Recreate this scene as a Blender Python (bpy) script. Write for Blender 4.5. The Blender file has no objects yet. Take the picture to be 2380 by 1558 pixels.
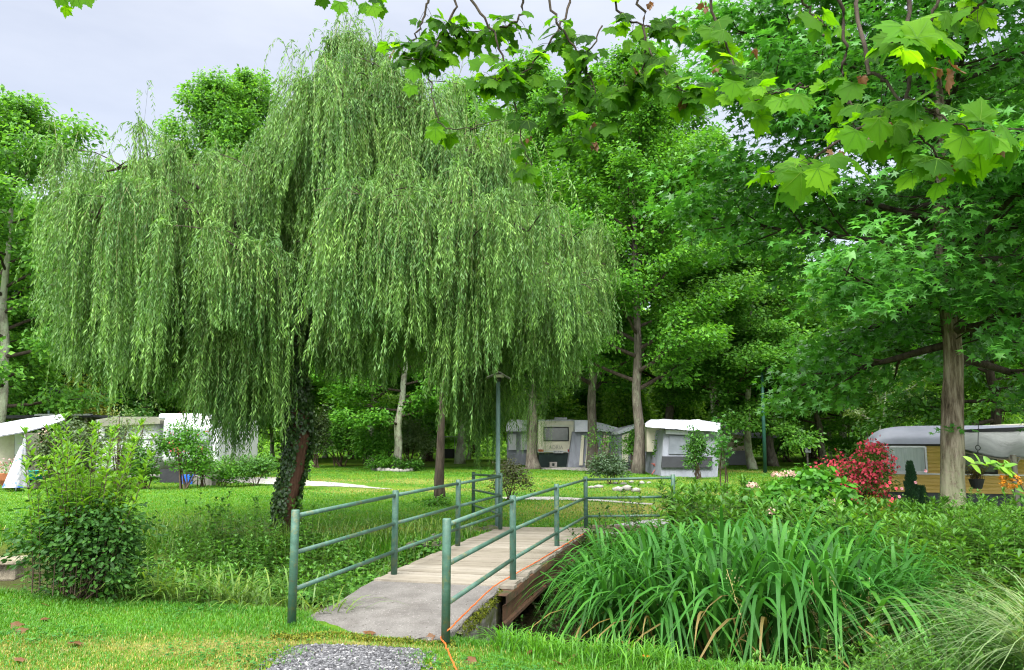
import bpy, bmesh, math, colorsys
import numpy as np
from mathutils import Vector

S = bpy.context.scene
COL = S.collection
R0 = np.random.default_rng(11)
PI = math.pi

# ------------------------------------------------------------------ camera model
F = 1800.0                      # focal length in units of a 2380 x 1558 picture
CAM_H = 1.65
PITCH = math.atan(239.0 / F)
CP, SP = math.cos(PITCH), math.sin(PITCH)


def ray(u, v):
    dx, dy = (u - 1190.0) / F, (779.0 - v) / F
    return np.array([dx, CP - dy * SP, SP + dy * CP])


def P(u, v, Y):
    d = ray(u, v)
    return np.array([0, 0, CAM_H]) + d * (Y / d[1])


def G(u, v, z=0.0):
    d = ray(u, v)
    return np.array([0, 0, CAM_H]) + d * ((z - CAM_H) / d[2])


# ------------------------------------------------------------------ mesh helpers
class MB:
    def __init__(s):
        s.v, s.f, s.n = [], [], 0

    def add(s, v, f, m=0):
        v = np.asarray(v, dtype=np.float64).reshape(-1, 3)
        f = np.asarray(f, dtype=np.int64)
        if f.ndim == 1:
            f = f.reshape(1, -1)
        s.v.append(v)
        s.f.append((f + s.n, m))
        s.n += len(v)

    def arrays(s):
        return np.concatenate(s.v), s.f

    def build(s, name, mats, parent=None, origin=(0, 0, 0), smooth=True, link=True):
        me = bpy.data.meshes.new(name)
        V = np.concatenate(s.v) - np.asarray(origin, dtype=np.float64)
        tot = [f.shape for f, _ in s.f]
        nl = sum(a * b for a, b in tot)
        npoly = sum(a for a, _ in tot)
        me.vertices.add(len(V))
        me.vertices.foreach_set('co', V.astype(np.float32).ravel())
        me.loops.add(nl)
        me.polygons.add(npoly)
        me.loops.foreach_set('vertex_index', np.concatenate([f.ravel() for f, _ in s.f]).astype(np.int32))
        sizes = np.concatenate([np.full(f.shape[0], f.shape[1]) for f, _ in s.f])
        me.polygons.foreach_set('loop_start', np.concatenate([[0], np.cumsum(sizes)[:-1]]).astype(np.int32))
        me.polygons.foreach_set('material_index', np.concatenate([np.full(f.shape[0], m) for f, m in s.f]).astype(np.int32))
        me.polygons.foreach_set('use_smooth', np.full(npoly, smooth))
        me.update(calc_edges=True)
        for m in (mats if isinstance(mats, (list, tuple)) else [mats]):
            me.materials.append(m)
        o = bpy.data.objects.new(name, me)
        if link:
            COL.objects.link(o)
        if parent is not None:
            o.parent = parent
        else:
            o.location = tuple(float(c) for c in origin)
        return o


def tag(o, label=None, cat=None, group=None, kind=None):
    if label:
        o['label'] = label
    if cat:
        o['category'] = cat
    if group:
        o['group'] = group
    if kind:
        o['kind'] = kind
    return o


def thing(name, label, cat, loc=(0, 0, 0), group=None):
    o = bpy.data.objects.new(name, None)
    o.empty_display_size = .2
    COL.objects.link(o)
    o.location = tuple(float(c) for c in loc)
    return tag(o, label, cat, group)


def dup(root, loc, rz, sc, label, group=None):
    r = root.copy()
    COL.objects.link(r)
    r.location = tuple(float(c) for c in loc)
    r.rotation_euler = (0, 0, rz)
    r.scale = sc if isinstance(sc, tuple) else (sc, sc, sc)
    r['label'] = label
    if group:
        r['group'] = group
    for ch in list(root.children):
        c = ch.copy()
        COL.objects.link(c)
        c.parent = r
        for g in ch.children:
            d = g.copy()
            COL.objects.link(d)
            d.parent = c
    return r


def nrm(a):
    return a / np.maximum(np.linalg.norm(a, axis=-1, keepdims=True), 1e-9)


def box(mb, c, s, m=0, rz=0.0, bev=0.0, seg=2):
    bm = bmesh.new()
    bmesh.ops.create_cube(bm, size=1)
    for v in bm.verts:
        v.co = Vector((v.co.x * s[0], v.co.y * s[1], v.co.z * s[2]))
    if bev > 0:
        bmesh.ops.bevel(bm, geom=list(bm.edges), offset=bev, segments=seg, profile=.5, affect='EDGES')
    add_bm(mb, bm, c, rz, m)


def add_bm(mb, bm, c=(0, 0, 0), rz=0.0, m=0):
    bm.verts.index_update()
    V = np.array([v.co[:] for v in bm.verts])
    ca, sa = math.cos(rz), math.sin(rz)
    V = np.stack([V[:, 0] * ca - V[:, 1] * sa, V[:, 0] * sa + V[:, 1] * ca, V[:, 2]], 1) + np.asarray(c, float)
    base = mb.n
    byn = {}
    for f in bm.faces:
        byn.setdefault(len(f.verts), []).append([v.index for v in f.verts])
    first = True
    for n, fl in byn.items():
        if first:
            mb.add(V, np.array(fl), m)
            first = False
        else:
            mb.f.append((np.array(fl) + base, m))
    bm.free()


def tube(mb, pts, rad, n=6, m=0, cap=True, lump=0.0, rng=None):
    pts = np.asarray(pts, float)
    k = len(pts)
    rad = np.broadcast_to(np.asarray(rad, float), (k,))
    t = np.gradient(pts, axis=0)
    t = nrm(t)
    ref = np.array([0, 0, 1.0]) if abs(t[:, 2]).mean() < .8 else np.array([1.0, 0, 0])
    a = nrm(np.cross(t, ref))
    b = np.cross(t, a)
    th = np.arange(n) / n * 2 * PI
    rr = rad[:, None] * np.ones((k, n))
    if lump and rng is not None:
        rr = rr * (1 + lump * rng.normal(0, 1, (k, n)))
    V = pts[:, None, :] + rr[..., None] * (np.cos(th)[None, :, None] * a[:, None, :] + np.sin(th)[None, :, None] * b[:, None, :])
    idx = np.arange(k * n).reshape(k, n)
    q = np.stack([idx[:-1], np.roll(idx, -1, 1)[:-1], np.roll(idx, -1, 1)[1:], idx[1:]], -1).reshape(-1, 4)
    base = mb.n
    mb.add(V.reshape(-1, 3), q, m)
    if cap:
        mb.f.append((np.array([list(idx[0][::-1])]) + base, m))
        mb.f.append((np.array([list(idx[-1])]) + base, m))


def spline(pts, k):
    """Catmull-Rom through pts, k samples."""
    p = np.asarray(pts, float)
    p = np.vstack([2 * p[0] - p[1], p, 2 * p[-1] - p[-2]])
    n = len(p) - 3
    ts = np.linspace(0, n - 1e-6, k)
    i = ts.astype(int)
    t = (ts - i)[:, None]
    p0, p1, p2, p3 = p[i], p[i + 1], p[i + 2], p[i + 3]
    return .5 * (2 * p1 + (p2 - p0) * t + (2 * p0 - 5 * p1 + 4 * p2 - p3) * t ** 2 + (3 * p1 - p0 - 3 * p2 + p3) * t ** 3)


# leaf templates: columns = across, along, out of plane
def T_rhomb(w=.5, fold=.08):
    return (np.array([[0, 0, 0], [w / 2, .42, fold], [0, 1, -.06], [-w / 2, .42, fold]]), np.array([[0, 1, 2], [0, 2, 3]]))


def T_oval(w=.5, fold=.06, droop=.15):
    y = np.array([0, .22, .5, .8, 1.0])
    ww = np.array([0, .72, 1.0, .6, 0]) * w / 2
    z = -droop * y ** 2
    V = [[0, y[0], z[0]]]
    for i in (1, 2, 3):
        V += [[-ww[i], y[i], z[i] + fold], [0, y[i], z[i]], [ww[i], y[i], z[i] + fold]]
    V.append([0, 1, z[4]])
    Fc = [[0, 2, 1], [0, 3, 2]]
    T = [[1, 2, 5], [1, 5, 4], [2, 3, 6], [2, 6, 5], [4, 5, 8], [4, 8, 7], [5, 6, 9], [5, 9, 8], [7, 8, 10], [8, 9, 10]]
    return np.array(V), np.array(Fc + T)


def T_lobed(angs, lens, notch, base=(0, 0), c=(0, .32), droop=.12, teeth=False):
    """Palmate leaf: lobes at angs (deg from the leaf axis) with lens measured from c; notch radius between them."""
    out = [base]
    n = len(angs)
    for i in range(n):
        a = math.radians(angs[i])
        if i > 0:
            am = math.radians((angs[i] + angs[i - 1]) / 2)
            out.append((c[0] + notch * math.sin(am), c[1] + notch * math.cos(am)))
        if teeth:
            L = lens[i]
            for da, rr in ((-.27, .70), (-.21, .83), (-.12, .83)):
                out.append((c[0] + rr * L * math.sin(a + da), c[1] + rr * L * math.cos(a + da)))
            out.append((c[0] + L * math.sin(a), c[1] + L * math.cos(a)))
            for da, rr in ((.12, .83), (.21, .83), (.27, .70)):
                out.append((c[0] + rr * L * math.sin(a + da), c[1] + rr * L * math.cos(a + da)))
        else:
            out.append((c[0] + lens[i] * math.sin(a), c[1] + lens[i] * math.cos(a)))
    out = np.array(out)
    V = np.vstack([[c], out])
    r = np.hypot(V[:, 0] - c[0], V[:, 1] - c[1])
    V = np.column_stack([V, -droop * r ** 2 * 1.6 + .03 * np.cos(5 * np.arctan2(V[:, 0], V[:, 1] - c[1])) * (r > .2)])
    k = len(out)
    Fc = np.array([[0, 1 + (i + 1) % k, 1 + i] for i in range(k)])
    return V, Fc


RH = T_rhomb(.62)
RHN = T_rhomb(.34)
WIL = T_rhomb(.22, .02)
OV = T_oval(.52)
OVN = T_oval(.30, .04, .28)
OVW = T_oval(.78, .05, .2)
STAR = T_lobed([-122, -62, 0, 62, 122], [.5, .66, .72, .66, .5], .22, c=(0, .30))
def leaf_veins(V, base, angs, lens, c, w=.012, eps=.02):
    out, fc = [], []
    for a_, l_ in zip(angs, lens):
        a_ = math.radians(a_)
        tip = np.array([c[0] + .9 * l_ * math.sin(a_), c[1] + .9 * l_ * math.cos(a_)])
        b_ = np.array(base) + [0, .01]
        sd = np.array([-(tip - b_)[1], (tip - b_)[0]])
        sd = sd / np.linalg.norm(sd) * w
        for e_ in (eps, -eps):
            k = len(V) + len(out)
            mid = (b_ + tip) / 2
            for q_, ww in ((b_, 1), (mid, .7), (tip, .1)):
                r2 = (q_[0] - c[0]) ** 2 + (q_[1] - c[1]) ** 2
                for s_ in (-1, 1):
                    out.append([q_[0] + s_ * sd[0] * ww, q_[1] + s_ * sd[1] * ww, -.35 * r2 + e_])
            fc += [[k, k + 1, k + 3], [k, k + 3, k + 2], [k + 2, k + 3, k + 5], [k + 2, k + 5, k + 4]]
    return np.array(out), np.array(fc) - len(V)


PLANE = T_lobed([-112, -58, 0, 58, 112], [.52, .67, .73, .67, .52], .52, base=(0, .13), c=(0, .30), teeth=True, droop=.22)
PVEIN = leaf_veins(PLANE[0], (0, .13), [-112, -58, 0, 58, 112], [.50, .66, .74, .66, .50], (0, .30))


def leaves(mb, T, pos, d, n, size, m=0, wscale=None, curl=None):
    V, Fc = T
    if curl is not None:
        V = V * [1, 1, curl]
    pos, d, n = np.asarray(pos), nrm(np.asarray(d)), np.asarray(n)
    N = len(pos)
    side = nrm(np.cross(d, n))
    n = np.cross(side, d)
    size = np.broadcast_to(size, (N,))[:, None, None]
    sx = size if wscale is None else size * np.broadcast_to(wscale, (N,))[:, None, None]
    W = pos[:, None, :] + V[None, :, 0:1] * sx * side[:, None, :] + V[None, :, 1:2] * size * d[:, None, :] + V[None, :, 2:3] * size * n[:, None, :]
    k = len(V)
    f = (Fc[None] + (np.arange(N) * k)[:, None, None]).reshape(-1, Fc.shape[1])
    mb.add(W.reshape(-1, 3), f, m)


def blades(mb, rng, pos, az, h, w, lean, k=3, m=0, droop=1.0):
    """Grass blades / strap leaves: curved tapering strips. lean = horizontal reach of the tip as a share of h."""
    N = len(pos)
    t = np.linspace(0, 1, k + 1)
    hd = np.stack([np.cos(az), np.sin(az), np.zeros(N)], 1)
    sd = np.stack([-np.sin(az), np.cos(az), np.zeros(N)], 1)
    h = np.broadcast_to(h, (N,))
    w = np.broadcast_to(w, (N,))
    lean = np.broadcast_to(lean, (N,))
    droop = np.broadcast_to(droop, (N,))
    reach = (h * lean)[:, None] * t[None] ** 1.7
    up = h[:, None] * (t[None] * 1.25 - .25 * t[None] ** 3 - (droop * np.minimum(lean, 1.6))[:, None] * .42 * t[None] ** 3.2)
    wid = w[:, None] * np.where(t < .5, .75 + .5 * t, 1.0 * (1 - (2 * t - 1) ** 2.2 * .999))[None]
    c = pos[:, None, :] + reach[..., None] * hd[:, None, :] + up[..., None] * np.array([0, 0, 1.0])
    L = c - wid[..., None] * .5 * sd[:, None, :]
    Rr = c + wid[..., None] * .5 * sd[:, None, :]
    V = np.concatenate([L[:, :k], Rr[:, :k], c[:, k:]], 1)          # k left, k right, tip
    kk = 2 * k + 1
    q = [[i, k + i, k + i + 1, i + 1] for i in range(k - 1)]
    base = mb.n
    offs = (np.arange(N) * kk)[:, None, None]
    qf = (np.array(q)[None] + offs).reshape(-1, 4)
    tf = (np.array([[k - 1, 2 * k - 1, 2 * k]])[None] + offs).reshape(-1, 3)
    mb.add(V.reshape(-1, 3), qf, m)
    mb.f.append((tf + base, m))


# ------------------------------------------------------------------ materials
def new_mat(name):
    m = bpy.data.materials.new(name)
    m.use_nodes = True
    nt = m.node_tree
    nt.nodes.clear()
    out = nt.nodes.new('ShaderNodeOutputMaterial')
    return m, nt, out


def N(nt, typ, **kw):
    n = nt.nodes.new(typ)
    for k, v in kw.items():
        setattr(n, k, v)
    return n


def rgba(c):
    return (c[0], c[1], c[2], 1.0)


def noise(nt, scale, detail=4, rough=.6, coord='Object', stretch=None):
    tc = N(nt, 'ShaderNodeTexCoord')
    src = tc.outputs[coord]
    if stretch:
        mp = N(nt, 'ShaderNodeMapping')
        mp.inputs['Scale'].default_value = stretch
        nt.links.new(src, mp.inputs['Vector'])
        src = mp.outputs['Vector']
    n = N(nt, 'ShaderNodeTexNoise')
    n.inputs['Scale'].default_value = scale
    n.inputs['Detail'].default_value = detail
    n.inputs['Roughness'].default_value = rough
    nt.links.new(src, n.inputs['Vector'])
    return n.outputs['Fac']


def ramp(nt, fac, stops):
    r = N(nt, 'ShaderNodeValToRGB')
    el = r.color_ramp.elements
    while len(el) < len(stops):
        el.new(.5)
    for e, (p, c) in zip(el, stops):
        e.position = p
        e.color = rgba(c)
    nt.links.new(fac, r.inputs['Fac'])
    return r.outputs['Color']


def mixc(nt, fac, a, b, blend='MIX'):
    mx = N(nt, 'ShaderNodeMix', data_type='RGBA', blend_type=blend)
    for sock, val in ((mx.inputs[0], fac), (mx.inputs[6], a), (mx.inputs[7], b)):
        if hasattr(val, 'is_linked') or hasattr(val, 'links'):
            nt.links.new(val, sock)
        elif isinstance(val, (int, float)):
            sock.default_value = val
        else:
            sock.default_value = rgba(val)
    return mx.outputs[2]


def mat(name, c1, c2=None, scale=6, rough=.7, bump=0.0, bscale=None, metal=0.0, stretch=None, spec=.3, extra=None, coord='Object', detail=5):
    m, nt, out = new_mat(name)
    p = N(nt, 'ShaderNodeBsdfPrincipled')
    p.inputs['Roughness'].default_value = rough
    p.inputs['Metallic'].default_value = metal
    p.inputs['Specular IOR Level'].default_value = spec
    nt.links.new(p.outputs[0], out.inputs['Surface'])
    if c2 is None:
        c2 = tuple(x * .8 for x in c1)
    f = noise(nt, scale, detail, .65, coord, stretch)
    col = ramp(nt, f, [(.3, c2), (.68, c1)])
    if extra:
        for (c3, sc3, lo, hi) in extra:
            f3 = noise(nt, sc3, 5, .7, coord)
            k = ramp(nt, f3, [(lo, (0, 0, 0)), (hi, (1, 1, 1))])
            col = mixc(nt, k, col, c3)
    nt.links.new(col, p.inputs['Base Color'])
    if bump:
        b = N(nt, 'ShaderNodeBump')
        b.inputs['Strength'].default_value = bump
        b.inputs['Distance'].default_value = .03
        fb = noise(nt, bscale or scale * 3, 6, .7, coord, stretch)
        nt.links.new(fb, b.inputs['Height'])
        nt.links.new(b.outputs[0], p.inputs['Normal'])
    return m


def leaf_mat(name, c, tr=None, k=.38, var=.35, yellow=.25, rough=.45, spec=.35, cscale=.7, clump=1.0):
    """Leaf: diffuse + gloss on both faces, some light passing through; each leaf its own shade of green."""
    m, nt, out = new_mat(name)
    g = N(nt, 'ShaderNodeNewGeometry')
    rnd = g.outputs['Random Per Island']
    dark = tuple(x * (1 - var) for x in c)
    light = (c[0] * (1 + var) + yellow * c[1] * .5, c[1] * (1 + var * .8), c[2] * (1 + var * .4))
    col = ramp(nt, rnd, [(0, dark), (.6, c), (1, light)])
    f = noise(nt, cscale, 3, .5)
    col = mixc(nt, 1.0, col, ramp(nt, f, [(.3, (1 - .28 * clump, 1 - .22 * clump, 1 - .28 * clump)), (.7, (1 + .22 * clump, 1 + .14 * clump, 1.0))]), 'MULTIPLY')
    p = N(nt, 'ShaderNodeBsdfPrincipled')
    p.inputs['Roughness'].default_value = rough
    p.inputs['Specular IOR Level'].default_value = spec
    nt.links.new(col, p.inputs['Base Color'])
    t = N(nt, 'ShaderNodeBsdfTranslucent')
    tc = mixc(nt, 1.0, col, tr or (1.55, 1.45, .55), 'MULTIPLY')
    nt.links.new(tc, t.inputs['Color'])
    mx = N(nt, 'ShaderNodeMixShader')
    mx.inputs[0].default_value = k
    nt.links.new(p.outputs[0], mx.inputs[1])
    nt.links.new(t.outputs[0], mx.inputs[2])
    nt.links.new(mx.outputs[0], out.inputs['Surface'])
    return m


def bark_mat(name, c1, c2, lichen=None, lam=(.55, .68), scale=5):
    m, nt, out = new_mat(name)
    p = N(nt, 'ShaderNodeBsdfPrincipled')
    p.inputs['Roughness'].default_value = .9
    p.inputs['Specular IOR Level'].default_value = .1
    nt.links.new(p.outputs[0], out.inputs['Surface'])
    f = noise(nt, scale * 2.2, 7, .75, stretch=(1, 1, .16))
    col = ramp(nt, f, [(.32, c2), (.62, c1)])
    if lichen:
        fl = noise(nt, 2.6, 8, .8, stretch=(1, 1, .6))
        col = mixc(nt, ramp(nt, fl, [(lam[0], (0, 0, 0)), (lam[1], (1, 1, 1))]), col, lichen)
    nt.links.new(col, p.inputs['Base Color'])
    b = N(nt, 'ShaderNodeBump')
    b.inputs['Strength'].default_value = .9
    b.inputs['Distance'].default_value = .05
    nt.links.new(f, b.inputs['Height'])
    nt.links.new(b.outputs[0], p.inputs['Normal'])
    return m

# ------------------------------------------------------------------ world, sun, camera
W = bpy.data.worlds.new("World")
S.world = W
W.use_nodes = True
nt = W.node_tree
nt.nodes.clear()
wo = N(nt, 'ShaderNodeOutputWorld')
sky = N(nt, 'ShaderNodeTexSky', sky_type='NISHITA')
sky.sun_disc = False
SUN_EL, SUN_AZ = math.radians(46), math.radians(203)     # azimuth clockwise from +Y
sky.sun_elevation = SUN_EL
sky.sun_rotation = SUN_AZ
bg1 = N(nt, 'ShaderNodeBackground')
bg1.inputs['Strength'].default_value = .05
nt.links.new(sky.outputs[0], bg1.inputs['Color'])
tc = N(nt, 'ShaderNodeTexCoord')
sep = N(nt, 'ShaderNodeSeparateXYZ')
nt.links.new(tc.outputs['Generated'], sep.inputs[0])
# overcast cloud deck: pale near the horizon, lavender grey above it, bright towards the zenith
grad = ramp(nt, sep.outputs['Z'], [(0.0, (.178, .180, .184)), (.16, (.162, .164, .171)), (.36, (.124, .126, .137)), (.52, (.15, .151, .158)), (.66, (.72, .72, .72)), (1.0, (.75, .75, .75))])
mp = N(nt, 'ShaderNodeMapping')
mp.inputs['Scale'].default_value = (1.3, 1.3, 4.2)
nt.links.new(tc.outputs['Generated'], mp.inputs['Vector'])
nz = N(nt, 'ShaderNodeTexNoise')
nz.inputs['Scale'].default_value = 1.9
nz.inputs['Detail'].default_value = 5
nz.inputs['Roughness'].default_value = .55
nt.links.new(mp.outputs[0], nz.inputs['Vector'])
cl = ramp(nt, nz.outputs['Fac'], [(.32, (.88, .89, .92)), (.68, (1.16, 1.15, 1.12))])
cloud = mixc(nt, 1.0, grad, cl, 'MULTIPLY')
# sky raised behind the camera, out of view, as added light on facing surfaces
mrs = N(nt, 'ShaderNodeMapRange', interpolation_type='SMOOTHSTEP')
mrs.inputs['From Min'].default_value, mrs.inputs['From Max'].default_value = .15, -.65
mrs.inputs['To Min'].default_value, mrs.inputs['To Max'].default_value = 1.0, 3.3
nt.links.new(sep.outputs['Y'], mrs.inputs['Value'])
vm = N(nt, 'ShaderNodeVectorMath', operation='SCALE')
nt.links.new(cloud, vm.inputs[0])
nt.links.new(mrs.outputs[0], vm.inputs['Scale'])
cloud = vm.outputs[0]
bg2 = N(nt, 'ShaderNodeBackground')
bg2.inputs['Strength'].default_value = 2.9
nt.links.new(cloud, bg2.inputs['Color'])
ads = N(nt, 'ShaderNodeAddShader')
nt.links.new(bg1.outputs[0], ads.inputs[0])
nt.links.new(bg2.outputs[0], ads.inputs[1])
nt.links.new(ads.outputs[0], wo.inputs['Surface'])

sl = bpy.data.lights.new('sun', 'SUN')
sl.energy = 2.4
sl.angle = math.radians(20)
sl.color = (1, .97, .91)
so = bpy.data.objects.new('sun', sl)
COL.objects.link(so)
sd_ = Vector((math.sin(SUN_AZ) * math.cos(SUN_EL), math.cos(SUN_AZ) * math.cos(SUN_EL), math.sin(SUN_EL)))
so.rotation_euler = sd_.to_track_quat('Z', 'Y').to_euler()
so.location = (0, -10, 30)

cd = bpy.data.cameras.new('camera')
cd.sensor_width = 36
cd.lens = F / 2380 * 36
cd.clip_start = .05
cd.clip_end = 3000
co = bpy.data.objects.new('camera', cd)
COL.objects.link(co)
co.location = (0, 0, CAM_H)
co.rotation_euler = (PI / 2 + PITCH, 0, 0)
S.camera = co
S.view_settings.view_transform = 'Standard'
S.view_settings.look = 'None'
S.view_settings.exposure = .75
S.view_settings.gamma = 1
S.render.resolution_x, S.render.resolution_y = 1024, 670
cy = S.cycles
cy.max_bounces = 6
cy.diffuse_bounces = 4
cy.glossy_bounces = 2
cy.transmission_bounces = 4
cy.transparent_max_bounces = 4
cy.caustics_reflective = cy.caustics_refractive = False
cy.use_denoising = True
cy.filter_width = 1.15
cy.sample_clamp_indirect = 6

# ------------------------------------------------------------------ terrain
LX = [-30, -14, -8, -4, -2, -.5, 1, 2.5, 4, 6, 10, 30]
LY = [15, 11.5, 9.4, 8.2, 7.5, 6.9, 6.1, 5.45, 4.9, 4.0, 2.6, -4]
FX = [-30, -14, -8, -4, -.5, 1.3, 2.4, 3.5, 6, 12, 30]
FY = [20, 15.6, 14.2, 12.8, 13.3, 13.4, 12.0, 10.6, 9.6, 8, 2]
WATER_Z = -.56


def sst(a, b, x):
    t = np.clip((x - a) / (b - a), 0, 1)
    return t * t * (3 - 2 * t)


def lipL(x):
    return np.interp(x, LX, LY)


def lipF(x):
    return np.interp(x, FX, FY)


def hz(x, y):
    x, y = np.asarray(x, float), np.asarray(y, float)
    ch = sst(-.15, 1.15, y - lipL(x)) * sst(-.15, 1.6, lipF(x) - y)
    z = -.85 * ch
    z = z + .035 * np.sin(x * .9 + 1.3) * np.sin(y * .7) + .02 * np.sin(x * 2.3 + y * 1.7)
    z = z * 1.0 - .14 * sst(4, 8, x) * sst(12, 17, y) * (1 - sst(24, 34, y))
    z = z + .02 * np.sin(x * .31) * sst(15, 30, y) * 3
    return z


def GH(u, v):
    """ground point under the picture position u, v"""
    z = 0.0
    for _ in range(6):
        p = G(u, v, z)
        z = float(hz(p[0], p[1]))
    p[2] = z
    return p


def on(x, y, dz=0.0):
    return np.array([x, y, float(hz(x, y)) + dz])


def sgrid(segs):
    out = []
    for a, b, s in segs:
        out.append(np.arange(a, b, s))
    return np.concatenate(out + [[segs[-1][1]]])


gx = sgrid([(-600, -100, 50), (-100, -30, 5), (-30, -10, .6), (-10, 10, .16), (10, 30, .6), (30, 100, 5), (100, 600, 50)])
gy = sgrid([(-60, -4, 4), (-4, 3, .5), (3, 18, .14), (18, 50, .7), (50, 120, 5), (120, 800, 40)])
X, Y = np.meshgrid(gx, gy)
Zg = hz(X, Y)
idx = np.arange(X.size).reshape(X.shape)
q = np.stack([idx[:-1, :-1], idx[:-1, 1:], idx[1:, 1:], idx[1:, :-1]], -1).reshape(-1, 4)
mb = MB()
mb.add(np.stack([X, Y, Zg], -1).reshape(-1, 3), q)

m_ground, nt, out = new_mat('meadow')
p = N(nt, 'ShaderNodeBsdfPrincipled')
p.inputs['Roughness'].default_value = .9
p.inputs['Specular IOR Level'].default_value = .08
nt.links.new(p.outputs[0], out.inputs['Surface'])
f1 = noise(nt, 1.1, 6, .65)
f2 = noise(nt, .23, 4, .6)
f3 = noise(nt, 26, 5, .75, stretch=(1, .45, 1))
c = ramp(nt, f1, [(.3, (.050, .130, .008)), (.7, (.090, .180, .011))])
c = mixc(nt, ramp(nt, f2, [(.44, (0, 0, 0)), (.62, (.55, .55, .55))]), c, (.130, .175, .018))
c = mixc(nt, 1.0, c, ramp(nt, f3, [(.25, (.55, .6, .5)), (.72, (1.3, 1.25, 1.2))]), 'MULTIPLY')
at = N(nt, 'ShaderNodeAttribute', attribute_name='dry')
fd = noise(nt, 3.0, 6, .75)
mt = N(nt, 'ShaderNodeMath', operation='MULTIPLY')
nt.links.new(at.outputs['Fac'], mt.inputs[0])
nt.links.new(ramp(nt, fd, [(.3, (.25, .25, .25)), (.6, (1, 1, 1))]), mt.inputs[1])
c = mixc(nt, mt.outputs[0], c, ramp(nt, f3, [(.3, (.15, .135, .035)), (.7, (.30, .26, .085))]))
at2 = N(nt, 'ShaderNodeAttribute', attribute_name='soil')
c = mixc(nt, at2.outputs['Fac'], c, ramp(nt, f3, [(.3, (.022, .019, .010)), (.7, (.05, .055, .018))]))
nt.links.new(c, p.inputs['Base Color'])
b = N(nt, 'ShaderNodeBump')
b.inputs['Strength'].default_value = .8
b.inputs['Distance'].default_value = .05
nt.links.new(f3, b.inputs['Height'])
nt.links.new(b.outputs[0], p.inputs['Normal'])

go = mb.build('ground', m_ground)
tag(go, 'green mown meadow on both banks of the stream', kind='structure')


def dryness(x, y):
    """worn, yellowed turf: beside the tracks, on the near bank in patches"""
    x, y = np.asarray(x, float), np.asarray(y, float)
    d = np.zeros_like(x)

    def blob(cx, cy, rx, ry, k):
        return k * np.exp(-(((x - cx) / rx) ** 2 + ((y - cy) / ry) ** 2))
    d = d + blob(-2.6, 6.35, 1.15, .32, .75) + blob(-3.9, 5.55, .9, .35, .5) + blob(-2.4, 5.6, .9, .3, .55) + blob(-4.3, 6.2, .5, .3, .6)
    d = d + blob(1.2, 5.05, 1.1, .22, .75) + blob(-1.2, 6.5, .9, .10, .8) + blob(-2.0, 5.7, .25, .5, .6) + blob(-.45, 5.8, .2, .4, .5)
    d = d + blob(-3.2, 25.4, 3.2, 1.0, .8) + blob(3.0, 18.5, 2.8, 2.0, .8) + blob(5.2, 15.0, 1.6, 1.2, .5) + blob(-3, 14.2, 4.5, .5, .5)
    d = d + blob(7, 24, 4, 1.6, .6) + blob(-9, 31.5, 9, 1.4, .6) + blob(13, 40, 7, 2, .5) + blob(3, 30, 6, 2, .35)
    return np.clip(d * 1.25, 0, 1)


soil = sst(.1, .9, Y - lipL(X)) * sst(.0, .9, lipF(X) - Y)
for nm, arr in (('dry', dryness(X, Y)), ('soil', soil)):
    a_ = go.data.attributes.new(nm, 'FLOAT', 'POINT')
    a_.data.foreach_set('value', arr.astype(np.float32).ravel())

# hill far behind the wood
hx = np.linspace(-700, 900, 60)
hy = np.linspace(420, 900, 16)
HX, HY = np.meshgrid(hx, hy)
HZ = sst(420, 820, HY) * (95 + 55 * np.sin(HX * .006 + 1.0) + 22 * np.sin(HX * .021 + HY * .01)) - 2
idx = np.arange(HX.size).reshape(HX.shape)
q = np.stack([idx[:-1, :-1], idx[:-1, 1:], idx[1:, 1:], idx[1:, :-1]], -1).reshape(-1, 4)
mb = MB()
mb.add(np.stack([HX, HY, HZ], -1).reshape(-1, 3), q)
o = mb.build('hill', mat('hill_forest', (.06, .12, .07), (.025, .06, .035), scale=.05, bump=1.0, bscale=.08, rough=1))
tag(o, 'wooded hill beyond the campsite trees', kind='structure')

# stream
m_water, nt, out = new_mat('stream_water')
p = N(nt, 'ShaderNodeBsdfPrincipled')
p.inputs['Base Color'].default_value = (.045, .036, .020, 1)
p.inputs['Roughness'].default_value = .12
p.inputs['Specular IOR Level'].default_value = .5
b = N(nt, 'ShaderNodeBump')
b.inputs['Strength'].default_value = .25
b.inputs['Distance'].default_value = .03
nt.links.new(noise(nt, 7, 4, .6, stretch=(.5, 1, 1)), b.inputs['Height'])
nt.links.new(b.outputs[0], p.inputs['Normal'])
nt.links.new(p.outputs[0], out.inputs['Surface'])
wx = np.linspace(-25, 25, 80)
wv = np.concatenate([np.stack([wx, lipL(wx) + .35, wx * 0 + WATER_Z], 1), np.stack([wx, lipF(wx) - .5, wx * 0 + WATER_Z], 1)])
k = len(wx)
mb = MB()
mb.add(wv, np.array([[i, i + 1, k + i + 1, k + i] for i in range(k - 1)]))
tag(mb.build('water', m_water), 'shallow brown stream running under the footbridge', kind='structure')

# tracks
m_track = mat('gravel_track', (.36, .34, .31), (.20, .19, .17), scale=9, rough=.95, bump=.6, bscale=40, extra=[((.14, .20, .04), 1.6, .56, .68)])


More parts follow.
